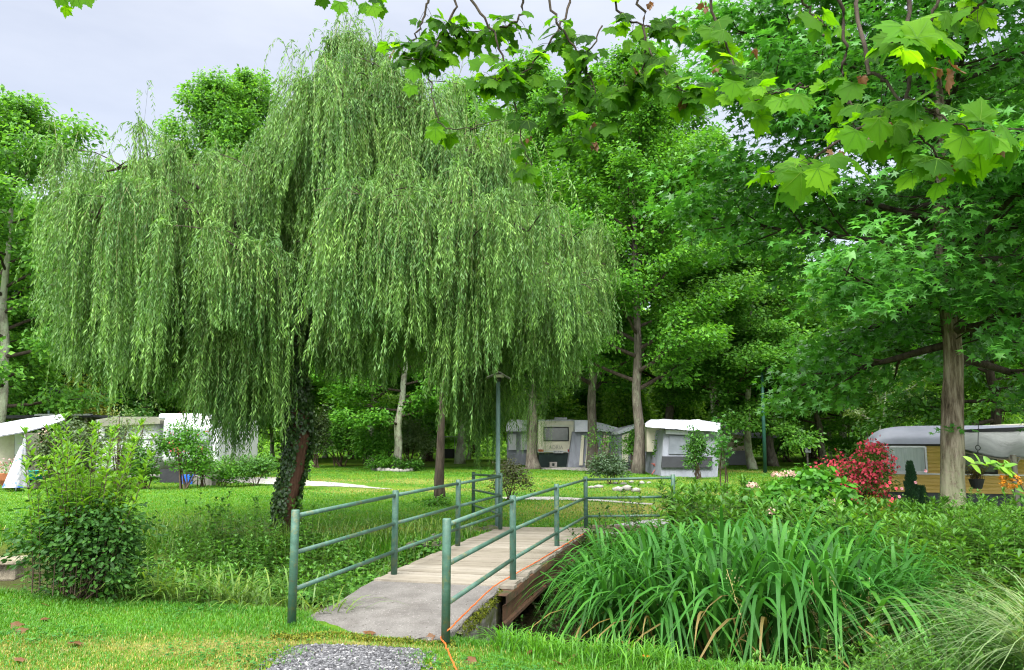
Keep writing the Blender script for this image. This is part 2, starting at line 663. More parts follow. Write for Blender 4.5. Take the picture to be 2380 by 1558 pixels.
def strip(name, pts, w, label, mt, seed, dz=.012):
    rng = np.random.default_rng(seed)
    c = spline(pts, 60)
    t = nrm(np.gradient(c, axis=0))
    s = np.stack([-t[:, 1], t[:, 0]], 1)
    w = np.interp(np.linspace(0, 1, 60), np.linspace(0, 1, len(w)), w)
    mb = MB()
    rows = []
    for k in np.linspace(-1, 1, 7):
        r = c + s * (k * w * (1 + (rng.normal(0, .09, 60) if abs(k) > .9 else 0)))[:, None]
        rows.append(np.column_stack([r, hz(r[:, 0], r[:, 1]) + dz]))
    V = np.stack(rows)
    idx = np.arange(V.shape[0] * V.shape[1]).reshape(V.shape[:2])
    mb.add(V.reshape(-1, 3), np.stack([idx[:-1, :-1], idx[1:, :-1], idx[1:, 1:], idx[:-1, 1:]], -1).reshape(-1, 4))
    return tag(mb.build(name, mt), label, kind='structure')


strip('track', [(-17, 33.5), (-11, 31.2), (-7.6, 29.2), (-4.2, 26.6)], [1.6, 1.5, 1.1, .25], 'pale gravel track behind the willow', m_track, 3)
strip('track', [(-.6, 22.2), (.6, 21.3), (2.2, 20.8), (3.6, 20.2)], [.15, .42, .5, .15], 'narrow strip of gravel track seen through the railing', m_track, 4)
strip('path', [(1.4, 13.75), (2.1, 14.6), (3.1, 15.6)], [.85, .75, .2], 'grey gravel path at the far end of the footbridge', mat('path_gravel', (.33, .32, .32), (.15, .15, .15), scale=30, rough=.95, bump=.8, bscale=60), 5)
strip('pitch', [(.2, 42.0), (2.6, 41.8), (5.6, 40), (7.6, 36.5)], [1.0, 1.7, 1.9, .9], 'gravel pitch under the cream caravan', m_track, 6)
GR = [(-1.2, 4.2), (-1.2, 5.2), (-1.2, 6.3)]
strip('path', GR, [.54, .53, .50], 'bed of grey gravel path leading onto the bridge ramp', mat('gravel_bed', (.12, .12, .122), (.04, .04, .043), scale=38, rough=.95, bump=1, bscale=70), 7)
# loose stones on the near path
rng = np.random.default_rng(21)
n = 15000
t = rng.random(n) ** 1.0
cx = -1.2 + 0 * t
half = np.interp(4.15 + t * 2.22, [4.15, 5.5, 6.2, 6.37], [.56, .54, .54, .46])
sx = cx + np.clip(rng.normal(0, .52, n), -1.15, 1.15) * half
sx = np.where(rng.random(n) < .75, cx + rng.uniform(-1, 1, n) * half, sx)
sy = 4.15 + t * 2.22
bm = bmesh.new()
bmesh.ops.create_icosphere(bm, subdivisions=1, radius=1)
IV = np.array([v.co[:] for v in bm.verts])
IF = np.array([[v.index for v in f.verts] for f in bm.faces])
bm.free()


def stones(mb, rng, pos, size, flat=.6, m=0, jit=.22):
    n = len(pos)
    sc = np.asarray(size)[:, None] * np.stack([rng.uniform(.7, 1.3, n), rng.uniform(.7, 1.3, n), rng.uniform(.8, 1.2, n) * flat], 1)
    V = IV[None] * (1 + rng.normal(0, jit, (n, len(IV), 1))) * sc[:, None, :]
    a = rng.uniform(0, 2 * PI, n)
    ca, sa = np.cos(a)[:, None], np.sin(a)[:, None]
    V = np.stack([V[..., 0] * ca - V[..., 1] * sa, V[..., 0] * sa + V[..., 1] * ca, V[..., 2]], -1)
    V = V + np.asarray(pos)[:, None, :]
    f = (IF[None] + (np.arange(n) * len(IV))[:, None, None]).reshape(-1, 3)
    mb.add(V.reshape(-1, 3), f, m)


def stone_mat(name, stops):
    m, nt, out = new_mat(name)
    p = N(nt, 'ShaderNodeBsdfPrincipled')
    p.inputs['Roughness'].default_value = .85
    nt.links.new(p.outputs[0], out.inputs['Surface'])
    g = N(nt, 'ShaderNodeNewGeometry')
    c = ramp(nt, g.outputs['Random Per Island'], stops)
    nt.links.new(mixc(nt, 1.0, c, ramp(nt, noise(nt, 30, 5, .7), [(.3, (.7, .7, .7)), (.7, (1.2, 1.2, 1.2))]), 'MULTIPLY'), p.inputs['Base Color'])
    return m


mb = MB()
stones(mb, rng, np.stack([sx, sy, hz(sx, sy) + .016], 1), rng.uniform(.006, .0155, n), .7)
tag(mb.build('gravel', stone_mat('gravel_stones', [(0, (.014, .014, .016)), (.5, (.060, .060, .064)), (.9, (.125, .125, .13)), (1, (.25, .245, .24))]), smooth=False), 'loose grey gravel on the path in front of the bridge', 'gravel', kind='stuff')

# ------------------------------------------------------------------ footbridge
m_green, nt, out = new_mat('green_paint')
p = N(nt, 'ShaderNodeBsdfPrincipled')
p.inputs['Roughness'].default_value = .5
nt.links.new(p.outputs[0], out.inputs['Surface'])
c = ramp(nt, noise(nt, 5, 6, .75, stretch=(1, 1, 2)), [(.3, (.024, .062, .042)), (.55, (.045, .108, .078)), (.78, (.10, .17, .135))])
c = mixc(nt, ramp(nt, noise(nt, 9, 6, .8), [(.53, (0, 0, 0)), (.64, (.75, .75, .75))]), c, (.12, .125, .04))
c = mixc(nt, ramp(nt, noise(nt, 14, 6, .8), [(.60, (0, 0, 0)), (.67, (.9, .9, .9))]), c, (.085, .045, .025))
nt.links.new(c, p.inputs['Base Color'])
bb = N(nt, 'ShaderNodeBump')
bb.inputs['Strength'].default_value = .15
nt.links.new(noise(nt, 60, 3, .6), bb.inputs['Height'])
nt.links.new(bb.outputs[0], p.inputs['Normal'])

m_conc = mat('ramp_concrete', (.172, .160, .146), (.105, .097, .088), scale=3.2, rough=.95, bump=.7, bscale=55, detail=9, extra=[((.085, .075, .066), 1.3, .48, .70), ((.07, .065, .058), 75, .58, .68), ((.14, .15, .06), 1.7, .66, .78), ((.36, .34, .31), 60, .60, .68)])
m_deck, nt, out = new_mat('weathered_boards')
p = N(nt, 'ShaderNodeBsdfPrincipled')
p.inputs['Roughness'].default_value = .85
p.inputs['Specular IOR Level'].default_value = .15
nt.links.new(p.outputs[0], out.inputs['Surface'])
g = N(nt, 'ShaderNodeNewGeometry')
c = ramp(nt, g.outputs['Random Per Island'], [(0, (.178, .158, .122)), (.5, (.212, .188, .150)), (1, (.25, .226, .185))])
c = mixc(nt, 1.0, c, ramp(nt, noise(nt, 10, 7, .75, stretch=(.35, 3, 1)), [(.25, (.62, .6, .56)), (.6, (1.05, 1.05, 1.05)), (.8, (1.2, 1.2, 1.22))]), 'MULTIPLY')
c = mixc(nt, ramp(nt, noise(nt, 1.3, 5, .7), [(.55, (0, 0, 0)), (.75, (.55, .55, .55))]), c, (.17, .15, .10))
nt.links.new(c, p.inputs['Base Color'])
m_rust = mat('rusty_beam', (.115, .055, .026), (.035, .022, .014), scale=3.0, rough=.9, bump=.5, bscale=18, extra=[((.22, .10, .045), 2.2, .55, .7), ((.045, .05, .018), 1.8, .50, .62)])
m_edge = mat('weathered_edge', (.16, .12, .085), (.07, .05, .035), scale=6, rough=.95, bump=.5, extra=[((.20, .16, .12), 5, .5, .7), ((.07, .07, .02), 2.0, .6, .7)])
m_moss = leaf_mat('moss', (.075, .095, .012), k=.1, var=.4, rough=.9, spec=.05, cscale=6)
m_mossrock = mat('mossy_stone', (.14, .13, .11), (.035, .033, .028), scale=5, rough=.95, bump=1.0, bscale=14, extra=[((.06, .085, .012), 3.5, .46, .58), ((.30, .29, .26), 7, .60, .68)])

left = [(P(678, 1440, 7.04), 1185), (P(916, 1325, 9.15), 1140), (P(1064, 1262, 11.35), 1115), (P(1163, 1225, 13.5), 1100)]
right = [(P(1036, 1468, 6.6), 1205), (P(1192, 1415, 8.83), 1152), (P(1295, 1340, 11.36), 1125), (P(1362, 1218, 13.95), 1108)]
br = thing('footbridge', 'timber and concrete footbridge with green pipe railings over the stream', 'footbridge', (-.1, 10.2, 0))
BO = np.array([-.1, 10.2, 0])

# deck frame
dl0, dr0 = np.array([-1.47, 8.85]), np.array([-.02, 8.45])          # start of boards
dl1, dr1 = np.array([-.13, 13.95]), np.array([1.33, 13.75])        # end of boards
ZD = .10
mb = MB()
rng = np.random.default_rng(5)
nb = 40
for i in range(nb):
    a0, a1 = i / nb, (i + 1) / nb - .0011
    e = rng.uniform(-.02, .02, 2)
    l0, l1 = dl0 + (dl1 - dl0) * a0, dl0 + (dl1 - dl0) * a1
    r0, r1 = dr0 + (dr1 - dr0) * a0, dr0 + (dr1 - dr0) * a1
    ax = nrm(r0 - l0)
    l0, l1, r0, r1 = l0 - ax * (.05 + e[0]), l1 - ax * (.05 + e[0]), r0 + ax * (.03 + e[1]), r1 + ax * (.03 + e[1])
    zt = ZD + .05 * math.sin(PI * (i + .5) / nb) * .4 + rng.uniform(-.003, .003)
    V = []
    for zz in (zt - .035, zt):
        for q_ in (l0, r0, r1, l1):
            V.append([q_[0], q_[1], zz])
    mb.add(V, [[0, 3, 2, 1], [4, 5, 6, 7], [0, 1, 5, 4], [1, 2, 6, 5], [2, 3, 7, 6], [3, 0, 4, 7]])
mb.build('deck', m_deck, br, BO, smooth=False)

# side beams
for s_, (q0, q1, off) in enumerate(((dl0, dl1, -.01), (dr0, dr1, -.06))):
    d = nrm(q1 - q0)
    sd = np.array([d[1], -d[0]]) * (1 if s_ else -1)
    mb = MB()
    ks = 14
    tt = np.linspace(-.06, 1.02, ks)
    arch = .02 * np.sin(PI * np.clip(tt, 0, 1))
    rows = []
    # flange, web and lower flange of a rusty channel beam
    prof = [(0.0, .055), (.03, .055), (.03, -.03), (-.005, -.04), (-.005, -.20), (.025, -.215), (.025, -.25), (-.10, -.25), (-.10, .055)]
    for t_, az_ in zip(tt, arch):
        c0 = q0 + (q1 - q0) * t_ + sd * (off + .07)
        rows.append([[c0[0] + sd[0] * a_, c0[1] + sd[1] * a_, ZD - .04 + b_ - .055 + az_] for a_, b_ in prof])
    V = np.array(rows)
    kp = len(prof)
    idx = np.arange(ks * kp).reshape(ks, kp)
    qf = np.stack([idx[:-1], np.roll(idx, -1, 1)[:-1], np.roll(idx, -1, 1)[1:], idx[1:]], -1).reshape(-1, 4)
    mb.add(V.reshape(-1, 3), qf)
    mb.build('side_beam', m_rust, br, BO, smooth=False)

# near concrete ramp: a slab with thick sides down into the bank
top = [G(712, 1434, .03), G(790, 1395, .05), G(888, 1343, .085), G(1020, 1350, .09), G(1156, 1362, .09), G(1110, 1412, .06), G(1050, 1466, .03), G(1015, 1480, .02), G(930, 1482, .012), G(840, 1479, .012), G(752, 1462, .015)]
top = np.array(top)
mb = MB()
n = len(top)
cen = top.mean(0)
rngr = np.random.default_rng(8)
rings = []
for k_, (ins, dz) in enumerate(((.72, .0), (.985, -.002), (1.0, -.018), (1.0, -.25), (.99, -.75))):
    r = cen + (top - cen) * ins
    sub = spline(np.vstack([r, r[:1]]), 67)[:-1]
    sub[:, 2] += dz
    if 1 <= k_ <= 3:
        sub[:, :2] += rngr.normal(0, .008, (66, 2))
    rings.append(sub)
V = np.vstack(rings + [[cen]])
kk = 66
F_ = []
for r in range(4):
    for i in range(kk):
        j = (i + 1) % kk
        F_.append([r * kk + i, (r + 1) * kk + i, (r + 1) * kk + j, r * kk + j])
mb.add(V, F_)
mb.f.append((np.array([[5 * kk, i, (i + 1) % kk] for i in range(kk)]), 0))
rp = mb.build('ramp', m_conc, br, BO, smooth=False)
# retaining wall under the ramp's edge, mossy and stained
m_wall = mat('stained_concrete', (.17, .16, .14), (.035, .032, .028), scale=4.5, rough=.95, bump=.8, bscale=22, stretch=(1, 1, .5), extra=[((.055, .065, .016), 2.6, .5, .62), ((.33, .32, .29), 5, .60, .68)])
mb = MB()
pts = [G(1052, 1470, .0), G(1104, 1420, .03), G(1158, 1366, .06)]
pts = spline(pts, 14)
d = nrm(pts[-1] - pts[0])
sd = np.array([d[1], -d[0], 0])
rows = []
for i, q_ in enumerate(pts):
    jit = rngr.normal(0, .012, 6)
    rows.append([q_ + sd * (.0), q_ + sd * .075 + [0, 0, -.012], q_ + sd * (.085 + jit[0]) + [0, 0, -.1], q_ + sd * (.07 + jit[1]) + [0, 0, -.3], q_ + sd * (.075 + jit[2]) + [0, 0, -.9], q_ - sd * .1 + [0, 0, -.9], q_ - sd * .1 + [0, 0, -.03]])
V = np.array(rows)
idx = np.arange(14 * 7).reshape(14, 7)
mb.add(V.reshape(-1, 3), np.stack([idx[:-1], np.roll(idx, -1, 1)[:-1], np.roll(idx, -1, 1)[1:], idx[1:]], -1).reshape(-1, 4))
e = idx[-1]
mb.f.append((np.array([list(e)]), 0))
mb.build('retaining_wall', m_wall, br, BO, smooth=False)
# second piece of wall turned under the boards
mb = MB()
box(mb, np.array([-.62, 8.74, -.44]), (1.25, .22, .8), rz=-.27, bev=.02)
mb.build('abutment', m_wall, br, BO, smooth=False)
# cushion of moss along the wall top
mb = MB()
nm = 2600
t = rngr.random(nm)
q_ = np.stack([np.interp(t, np.linspace(0, 1, 14), pts[:, i]) for i in range(3)], 1)
q_ = q_ + sd * rngr.uniform(.0, .10, (nm, 1)) + np.array([0, 0, 1]) * (rngr.uniform(-.06, .015, (nm, 1)))
kp = rngr.random(nm) < np.clip(.25 + 1.3 * np.sin(PI * t) ** 2, 0, 1)
q_ = q_[kp]
nn = nrm(rngr.normal(0, .5, (len(q_), 3)) + sd * .8 + [0, 0, .8])
leaves(mb, RH, q_, nrm(rngr.normal(0, 1, (len(q_), 3)) + [0, 0, .3]), nn, rngr.uniform(.015, .035, len(q_)))
mb.build('moss', m_moss, br, BO)

mb = MB()
nm = 4200
tm = rngr.random(nm)
uu_m = 628 + 430 * tm
mp_ = np.array([G(u_, 1484 + 4 * math.sin(u_ * .03) + abs(rngr.normal(0, 5)), .0) for u_ in uu_m])
mp_[:, 2] = hz(mp_[:, 0], mp_[:, 1]) + rngr.uniform(.0, .022, nm)
leaves(mb, RH, mp_, nrm(rngr.normal(0, 1, (nm, 3)) + [0, 0, .5]), nrm(rngr.normal(0, .6, (nm, 3)) + [0, 0, 1]), rngr.uniform(.012, .026, nm))
tag(mb.build('moss_strip', [leaf_mat('yellow_moss', (.13, .155, .025), k=.1, var=.45, rough=.9, spec=.05, yellow=.3, cscale=5)]), 'yellowish moss along the near edge of the ramp', 'moss', kind='stuff')
mb = MB()
nl_ = 260
lu, lv = rngr.uniform(800, 1090, nl_), rngr.uniform(1375, 1478, nl_)
lp_ = np.array([G(a_, b_, .07) for a_, b_ in zip(lu, lv)])
lp_[:, 2] = np.interp(lp_[:, 1], [6.5, 7.4, 8.9], [.026, .062, .098])
leaves(mb, RH, lp_, nrm(rngr.normal(0, 1, (nl_, 3)) * [1, 1, .1]), nrm(rngr.normal(0, .2, (nl_, 3)) + [0, 0, 1]), rngr.uniform(.008, .03, nl_), wscale=.012)
tag(mb.build('litter', [mat('leaf_litter', (.10, .07, .045), (.04, .03, .02), scale=20, rough=.95)]), 'bits of twig and leaf litter on the concrete ramp', 'litter', kind='stuff')

# mossy stone abutments on the far bank
mb = MB()
for (u, v, Y_, s_) in ((960, 1262, 12.9, .17), (1010, 1248, 13.2, .22), (1060, 1238, 13.6, .18), (1105, 1232, 13.9, .2), (1142, 1226, 14.1, .15), (1010, 1265, 12.9, .2), (1070, 1255, 13.3, .2)):
    c_ = P(u, v, Y_)
    stones(mb, rngr, [c_ - [0, 0, .04]], [s_], .6, jit=.08)
    bm_ = None
mb.build('stone_abutment', m_mossrock, br, BO)
mb = MB()
c_ = (P(1362, 1228, 14.0) + P(1580, 1240, 13.7)) / 2
box(mb, c_ + [0, .2, -.13], (1.8, .5, .3), rz=-.12, bev=.03)
mb.build('stone_abutment', m_mossrock, br, BO, smooth=False)
mb = MB()
box(mb, c_ + [.1, .12, .045], (1.65, .16, .05), rz=-.12, bev=.008)
mb.build('kerb_board', m_edge, br, BO, smooth=False)

# railing
NP_ = 14


def post(base, topv, r, Y_=None, low=0.0):
    u = 1190 + 0
    top_ = None
    return


def put_post(base, vtop, r=.037, down=.08):
    # top: straight above the base at the height the picture shows
    x, y = base[0], base[1]
    d1 = y / F * 1.0
    # height z with picture row vtop for a point at depth y
    a_ = (779.0 - vtop) / F
    z = CAM_H + y * (SP + CP * a_) / (CP - SP * a_)
    mb = MB()
    tube(mb, [[x, y, base[2] - down], [x, y, z - .008], [x, y, z]], [r, r, r * .86], NP_)
    mb.build('post', m_green, br, BO)
    return np.array([x, y, z])


lt = [put_post(b_, v_) for b_, v_ in left]
rt = [put_post(b_, v_) for b_, v_ in right]
lw = P(1100, 1195, 16.6)
lwt = put_post(lw, 1097)
rw = P(1567, 1228, 13.5)
rwt = put_post(rw, 1103, down=.5)
bases_l = [b_ for b_, _ in left] + [lw]
bases_r = [b_ for b_, _ in right] + [rw]


def rails(tops, bases):
    for k_, drop in enumerate((.055, .375, .69)):
        for i in range(len(tops) - 1):
            pa, pb = tops[i] - [0, 0, drop], tops[i + 1] - [0, 0, drop]
            mb = MB()
            d_ = nrm(pb - pa)
            side_ = np.array([d_[1], -d_[0], 0]) * 0
            tube(mb, [pa + side_ + d_ * .02, pb + side_ - d_ * .02], .0212, 12)
            mb.build('rail', m_green, br, BO)


rails(lt + [lwt], bases_l)
rails(rt + [rwt], bases_r)

# orange cable along the boards' edge
m_cord = mat('orange_cable', (.62, .12, .02), (.45, .08, .015), scale=20, rough=.5)
cp = [G(1065, 1568, .02), G(1048, 1528, .02), G(1036, 1500, .02), G(1026, 1480, .03), P(1052, 1455, 6.62) + [0, 0, .0], G(1100, 1408, .10), G(1150, 1362, .125), G(1205, 1330, .13), G(1262, 1297, .13), G(1320, 1262, .13), G(1358, 1240, .12)]
mb = MB()
tube(mb, spline(cp, 70) + np.column_stack([np.random.default_rng(1).normal(0, .003, (70, 2)), np.zeros(70)]), .0062, 8)
tag(mb.build('cable', m_cord), 'thin orange cable running along the edge of the footbridge and onto the grass', 'cable')

# ------------------------------------------------------------------ trees
m_bark_grey = bark_mat('grey_bark', (.15, .13, .105), (.03, .025, .019), (.20, .215, .15), (.52, .66))
m_bark_dark = bark_mat('dark_bark', (.075, .06, .045), (.018, .014, .011), (.11, .12, .07), (.6, .75))
m_bark_pale = bark_mat('lichen_bark', (.30, .27, .22), (.10, .085, .07), (.36, .40, .28), (.42, .56))
m_bark_gum = bark_mat('furrowed_bark', (.24, .19, .14), (.035, .026, .02), None, scale=6)


def wobble(rng, pts, amp):
    k = len(pts)
    w = np.cumsum(rng.normal(0, amp, (k, 3)), 0)
    w -= np.linspace(0, 1, k)[:, None] * w[-1] * .5
    w[0] = 0
    return pts + w * [1, 1, .25]


def limb_path(rng, start, az, el, L, k=7, bend=0.0, jit=.05):
    """bend > 0 turns upward along the way, < 0 droops"""
    els = el + bend * np.linspace(0, 1, k - 1)
    azs = az + np.cumsum(rng.normal(0, .13, k - 1))
    st = L / (k - 1) * np.stack([np.cos(els) * np.cos(azs), np.cos(els) * np.sin(azs), np.sin(els)], 1)
    p = np.vstack([[start], start + np.cumsum(st, 0)])
    p[1:] += rng.normal(0, jit * L / k, (k - 1, 3))
    return p


def sample(p, t):
    i = np.clip(t * (len(p) - 1), 0, len(p) - 1.0001)
    j = int(i)
    return p[j] + (p[j + 1] - p[j]) * (i - j)


def grow(seed, H=14, r0=.26, cb=.25, R=4.5, prof=None, nl=24, el=(.15, 1.0), bend=.1, lean=(0, 0), sec=1.0, trunk_k=12, flare=1.35, wob=.07, top=.95, az0=0, limb_filter=None, tk=1.0, lmb=None):
    """returns wood (MB), cluster centres, cluster outward directions, limb scale of each cluster"""
    rng = np.random.default_rng(seed)
    prof = prof or (lambda t: math.sin(PI * min(1, .16 + .84 * t) ** .8) ** .7 + .05)
    wood = MB()
    lw_ = wood if lmb is None else lmb
    z = np.linspace(0, H * top, trunk_k)
    tr = np.column_stack([lean[0] * (z / H) ** 1.3, lean[1] * (z / H) ** 1.3, z])
    tr = wobble(rng, tr, wob)
    rad = r0 * (1 - .88 * (z / (H * top)) ** .85)
    tr = spline(tr, trunk_k * 3)
    rad = np.interp(np.linspace(0, 1, trunk_k * 3), np.linspace(0, 1, trunk_k), rad)
    rad[:3] *= np.array([flare, 1 + (flare - 1) * .45, 1 + (flare - 1) * .12])
    tr[0, 2] -= .15
    tube(wood, tr, rad, 12, lump=.035, rng=rng)
    cl, outw, scl = [], [], []
    for i in range(nl):
        tt = (i + .5) / nl
        t = cb + (1 - cb) * tt ** .92
        az = az0 + i * 2.399 + rng.normal(0, .25)
        L = R * prof(tt) * rng.uniform(.78, 1.12)
        if limb_filter:
            L *= limb_filter(az % (2 * PI), tt)
        if L < .25:
            continue
        s = sample(tr, t)
        e = el[0] + (el[1] - el[0]) * tt + rng.normal(0, .12)
        p = limb_path(rng, s, az, e, L, 8, bend + rng.normal(0, .12))
        rr = np.interp(t, np.linspace(0, 1, len(rad)), rad) * .5
        rr = min(rr, .02 + .018 * L) * tk
        tube(lw_, p, np.linspace(rr, .012, 8), 6, cap=False)
        ns = max(3, int((3 + L * 1.5) * sec))
        for j in range(ns):
            f = .22 + .78 * (j + rng.random()) / ns
            q = sample(p, f)
            dvec = sample(p, min(1, f + .1)) - sample(p, max(0, f - .1))
            a2 = math.atan2(dvec[1], dvec[0]) + (1 if j % 2 else -1) * rng.uniform(.45, 1.2)
            l2 = L * rng.uniform(.2, .42) * (1.25 - .65 * f)
            p2 = limb_path(rng, q, a2, e + rng.normal(.05, .28), max(.35, l2), 5, bend * .6)
            tube(lw_, p2, np.linspace(max(.01, rr * .42 * (1.1 - f * .6)), .006, 5), 4, cap=False)
            for ft in (.4, .72, 1.0):
                if ft < .5 and l2 < .8:
                    continue
                c = sample(p2, ft) + rng.normal(0, .07, 3)
                cl.append(c)
                o = c - sample(tr, min(1, t + .05))
                outw.append(o)
                scl.append(.75 + .25 * min(1.6, l2))
        cl.append(p[-1])
        outw.append(p[-1] - s)
        scl.append(.9)
    for k_ in range(4):
        cl.append(sample(tr, 1) + rng.normal(0, .15, 3) * [1, 1, 1.4])
        outw.append(np.array([0, 0, 1.0]))
        scl.append(.7)
    return wood, np.array(cl), nrm(np.array(outw)), np.array(scl), tr


def foliage(mb, seed, cl, outw, scl, per=50, rc=.38, flat=.5, T=RH, size=(.10, .16), up=.9, out_=.45, rnd=.45, droop=.3, m=0, keep=1.0):
    rng = np.random.default_rng(seed)
    n = len(cl)
    cnt = np.maximum(3, (per * scl ** 2 * rng.uniform(.45, 1.35, n))).astype(int)
    ci = np.repeat(np.arange(n), cnt)
    Nn = len(ci)
    g = rng.normal(0, 1, (Nn, 3))
    g = nrm(g) * (rng.random((Nn, 1)) ** .45)
    rr = (rc * scl)[ci][:, None]
    off = g * rr * np.array([1.25, 1.25, flat * 1.25])
    # push the outer leaves down a little so each spray is a small dome
    off[:, 2] -= .35 * rr[:, 0] * (np.hypot(g[:, 0], g[:, 1]) ** 2)
    pos = cl[ci] + off
    nn = nrm(np.array([0, 0, up]) + outw[ci] * out_ + rng.normal(0, rnd, (Nn, 3)) + off / rr * .25)
    hd = off * [1, 1, 0] / rr + outw[ci] * [1, 1, 0] * .6 + rng.normal(0, .45, (Nn, 3))
    d = nrm(hd + np.array([0, 0, -droop]))
    leaves(mb, T, pos, d, nn, rng.uniform(size[0], size[1], Nn), m)


def make_tree(name, label, cat, loc, wood, crown, bark, leafm, group=None, rz=0.0, sc=1.0, limbs=None):
    t = thing(name, label, cat, loc, group)
    t.rotation_euler = (0, 0, rz)
    t.scale = sc if isinstance(sc, tuple) else (sc,) * 3
    wood.build('trunk', bark, t)
    if limbs is not None:
        limbs.build('limb', m_bark_dark, t)
    crown.build('crown', leafm, t)
    return t


L_bright = leaf_mat('bright_leaves', (.096, .262, .040), tr=(1.4, 1.4, .6), var=.42, k=.48, spec=.25, yellow=.18)
L_mid = leaf_mat('mid_leaves', (.078, .240, .026), tr=(1.4, 1.4, .6), var=.45, k=.44, spec=.25, yellow=.18)
L_deep = leaf_mat('deep_leaves', (.055, .170, .022), var=.42, k=.32, yellow=.1)
L_gum = leaf_mat('star_leaves', (.078, .262, .042), tr=(1.4, 1.5, .6), var=.42, k=.34, yellow=.08, spec=.45, rough=.4)
L_fresh = leaf_mat('fresh_leaves', (.190, .400, .060), tr=(1.3, 1.3, .6), var=.38, k=.48, spec=.2, yellow=.15)
L_silver = leaf_mat('silvery_leaves', (.145, .225, .095), var=.25, k=.3, yellow=.05)
L_willow = leaf_mat('willow_leaves', (.112, .240, .064), tr=(1.2, 1.35, .6), var=.42, k=.36, yellow=.06, spec=.25, cscale=1.3, clump=1.7)
L_yellow = leaf_mat('yellow_leaves', (.24, .27, .025), var=.3, k=.4)
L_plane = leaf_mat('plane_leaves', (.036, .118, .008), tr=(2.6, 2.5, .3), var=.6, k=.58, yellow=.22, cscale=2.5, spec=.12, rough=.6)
L_plane_lit = leaf_mat('lit_plane_leaves', (.075, .215, .012), tr=(2.0, 1.9, .4), var=.4, k=.6, yellow=.2, cscale=2.5, spec=.12, rough=.6)  # lit copy of the plane leaf: light shining through is put into the colour
L_dead = leaf_mat('withered_leaves', (.135, .066, .030), tr=(1.4, 1.1, .8), var=.5, k=.3, yellow=0)
L_ivy = leaf_mat('ivy_leaves', (.036, .085, .022), var=.45, k=.2, yellow=.1, spec=.5, rough=.35)

# ---- prototypes of the campsite trees, copied with their own heading and size
lA, lB, lC = MB(), MB(), MB()
protoA = grow(31, H=15, r0=.25, cb=.17, R=4.8, nl=36, el=(.0, 1.05), bend=.05, wob=.12, lmb=lA)
protoB = grow(57, H=19, r0=.27, cb=.18, R=4.6, nl=48, wob=.13, lmb=lB, el=(.3, 1.15), bend=.12, prof=lambda t: (1.02 - t) ** .45 * (.8 + .2 * min(1, t * 6)) + .15)
protoC = grow(83, H=13, r0=.24, cb=.20, R=5.0, nl=32, wob=.14, lmb=lC, el=(.0, .9), bend=-.05, lean=(.6, .2))


def crown_of(pr, seed, **kw):
    mb = MB()
    foliage(mb, seed, pr[1], pr[2], pr[3], **kw)
    return mb


tree_kinds = {}


def campsite_tree(kind, label, base, rz, sc, group='tall trees of the campsite'):
    """kind: prototype letter + leaf colour; the first of a kind is built, the rest copied"""
    loc = on(base[0], base[1])
    if kind in tree_kinds:
        return dup(tree_kinds[kind], loc, rz, sc, label, group)
    pr = {'A': protoA, 'B': protoB, 'C': protoC}[kind[0]]
    lm = {'f': L_fresh, 'b': L_bright, 'm': L_mid, 'd': L_deep}[kind[1]]
    bk = {'g': m_bark_grey, 'k': m_bark_dark, 'p': m_bark_pale}[kind[2]]
    T = OVW if kind[0] == 'A' else RH
    cr = crown_of(pr, hash(kind[0]) % 7 + 3 if False else ord(kind[0]), per=62, rc=.56, flat=.55, T=RH, size=(.15, .26))
    tree_kinds[kind] = make_tree('broadleaf_tree', label, 'tree', loc, pr[0], cr, bk, lm, group, rz, sc, {'A': lA, 'B': lB, 'C': lC}[kind[0]])
    return tree_kinds[kind]


def px(u, Y):
    return ((u - 1190) / F * Y, Y)


campsite_tree('Abp', 'bright green tree with a pale trunk behind the white tarpaulin roofs', px(8, 31), .4, (1.0, 1.0, 1.06))
campsite_tree('Cbp', 'light green tree whose low boughs hang behind the grey lamp post', px(-130, 37), 2.2, 1.15)
campsite_tree('Bbp', 'tall pointed light green tree rising above the willow crown', px(455, 50), .9, (1.1, 1.1, 1.36))
campsite_tree('Bbp', 'twin topped light green tree next to the pointed one above the willow', px(560, 52), 3.9, (1.15, 1.15, 1.40))
campsite_tree('Amp', 'mid green tree filling the gap left of the willow', px(210, 46), 1.7, (1.1, 1.1, 1.02))
campsite_tree('Cmk', 'dark trunked tree in the shade behind the lichen covered trunk', px(858, 50), .8, 1.0)
campsite_tree('Amp', 'tree with a pale lichen trunk ringed by stones and painted with a red dot', px(922, 41), 4.2, (.95, .95, .90))
campsite_tree('Bmg', 'tall slim tree whose top shows between the willow and the plane leaves', px(1240, 46), 2.0, (1.1, 1.1, 1.32))
campsite_tree('Bbp', 'light green tree right behind the top of the willow', px(1070, 52), 5.1, (1.15, 1.15, 1.38))
campsite_tree('Bmg', 'tall straight tree with a grey trunk beside the camping tents', px(1478, 35), .3, (.95, .95, 1.05))
campsite_tree('Bmg', 'tall narrow tree behind the straight grey trunk', px(1560, 48), 2.9, (1.1, 1.1, 1.36))
campsite_tree('Cbp', 'spreading tree with a mossy forked trunk beside the green mast', px(1742, 43), 5.4, (.95, .95, .98))
campsite_tree('Abg', 'yellow green tree with a grey trunk in front of the playground', px(1905, 50), 1.2, (1.0, 1.0, .82))
campsite_tree('Abp', 'leafy tree behind the playground tower', px(2080, 62), 2.5, 1.05)
campsite_tree('Cdk', 'dark leaning tree behind the yellow caravan awning', px(2320, 26), 3.6, .9)
campsite_tree('Bmk', 'tall dark tree at the right behind the leaning one', px(2440, 34), 1.0, 1.0)
campsite_tree('Abp', 'broad tree behind the lettered caravan', px(1330, 58), 3.3, 1.05)
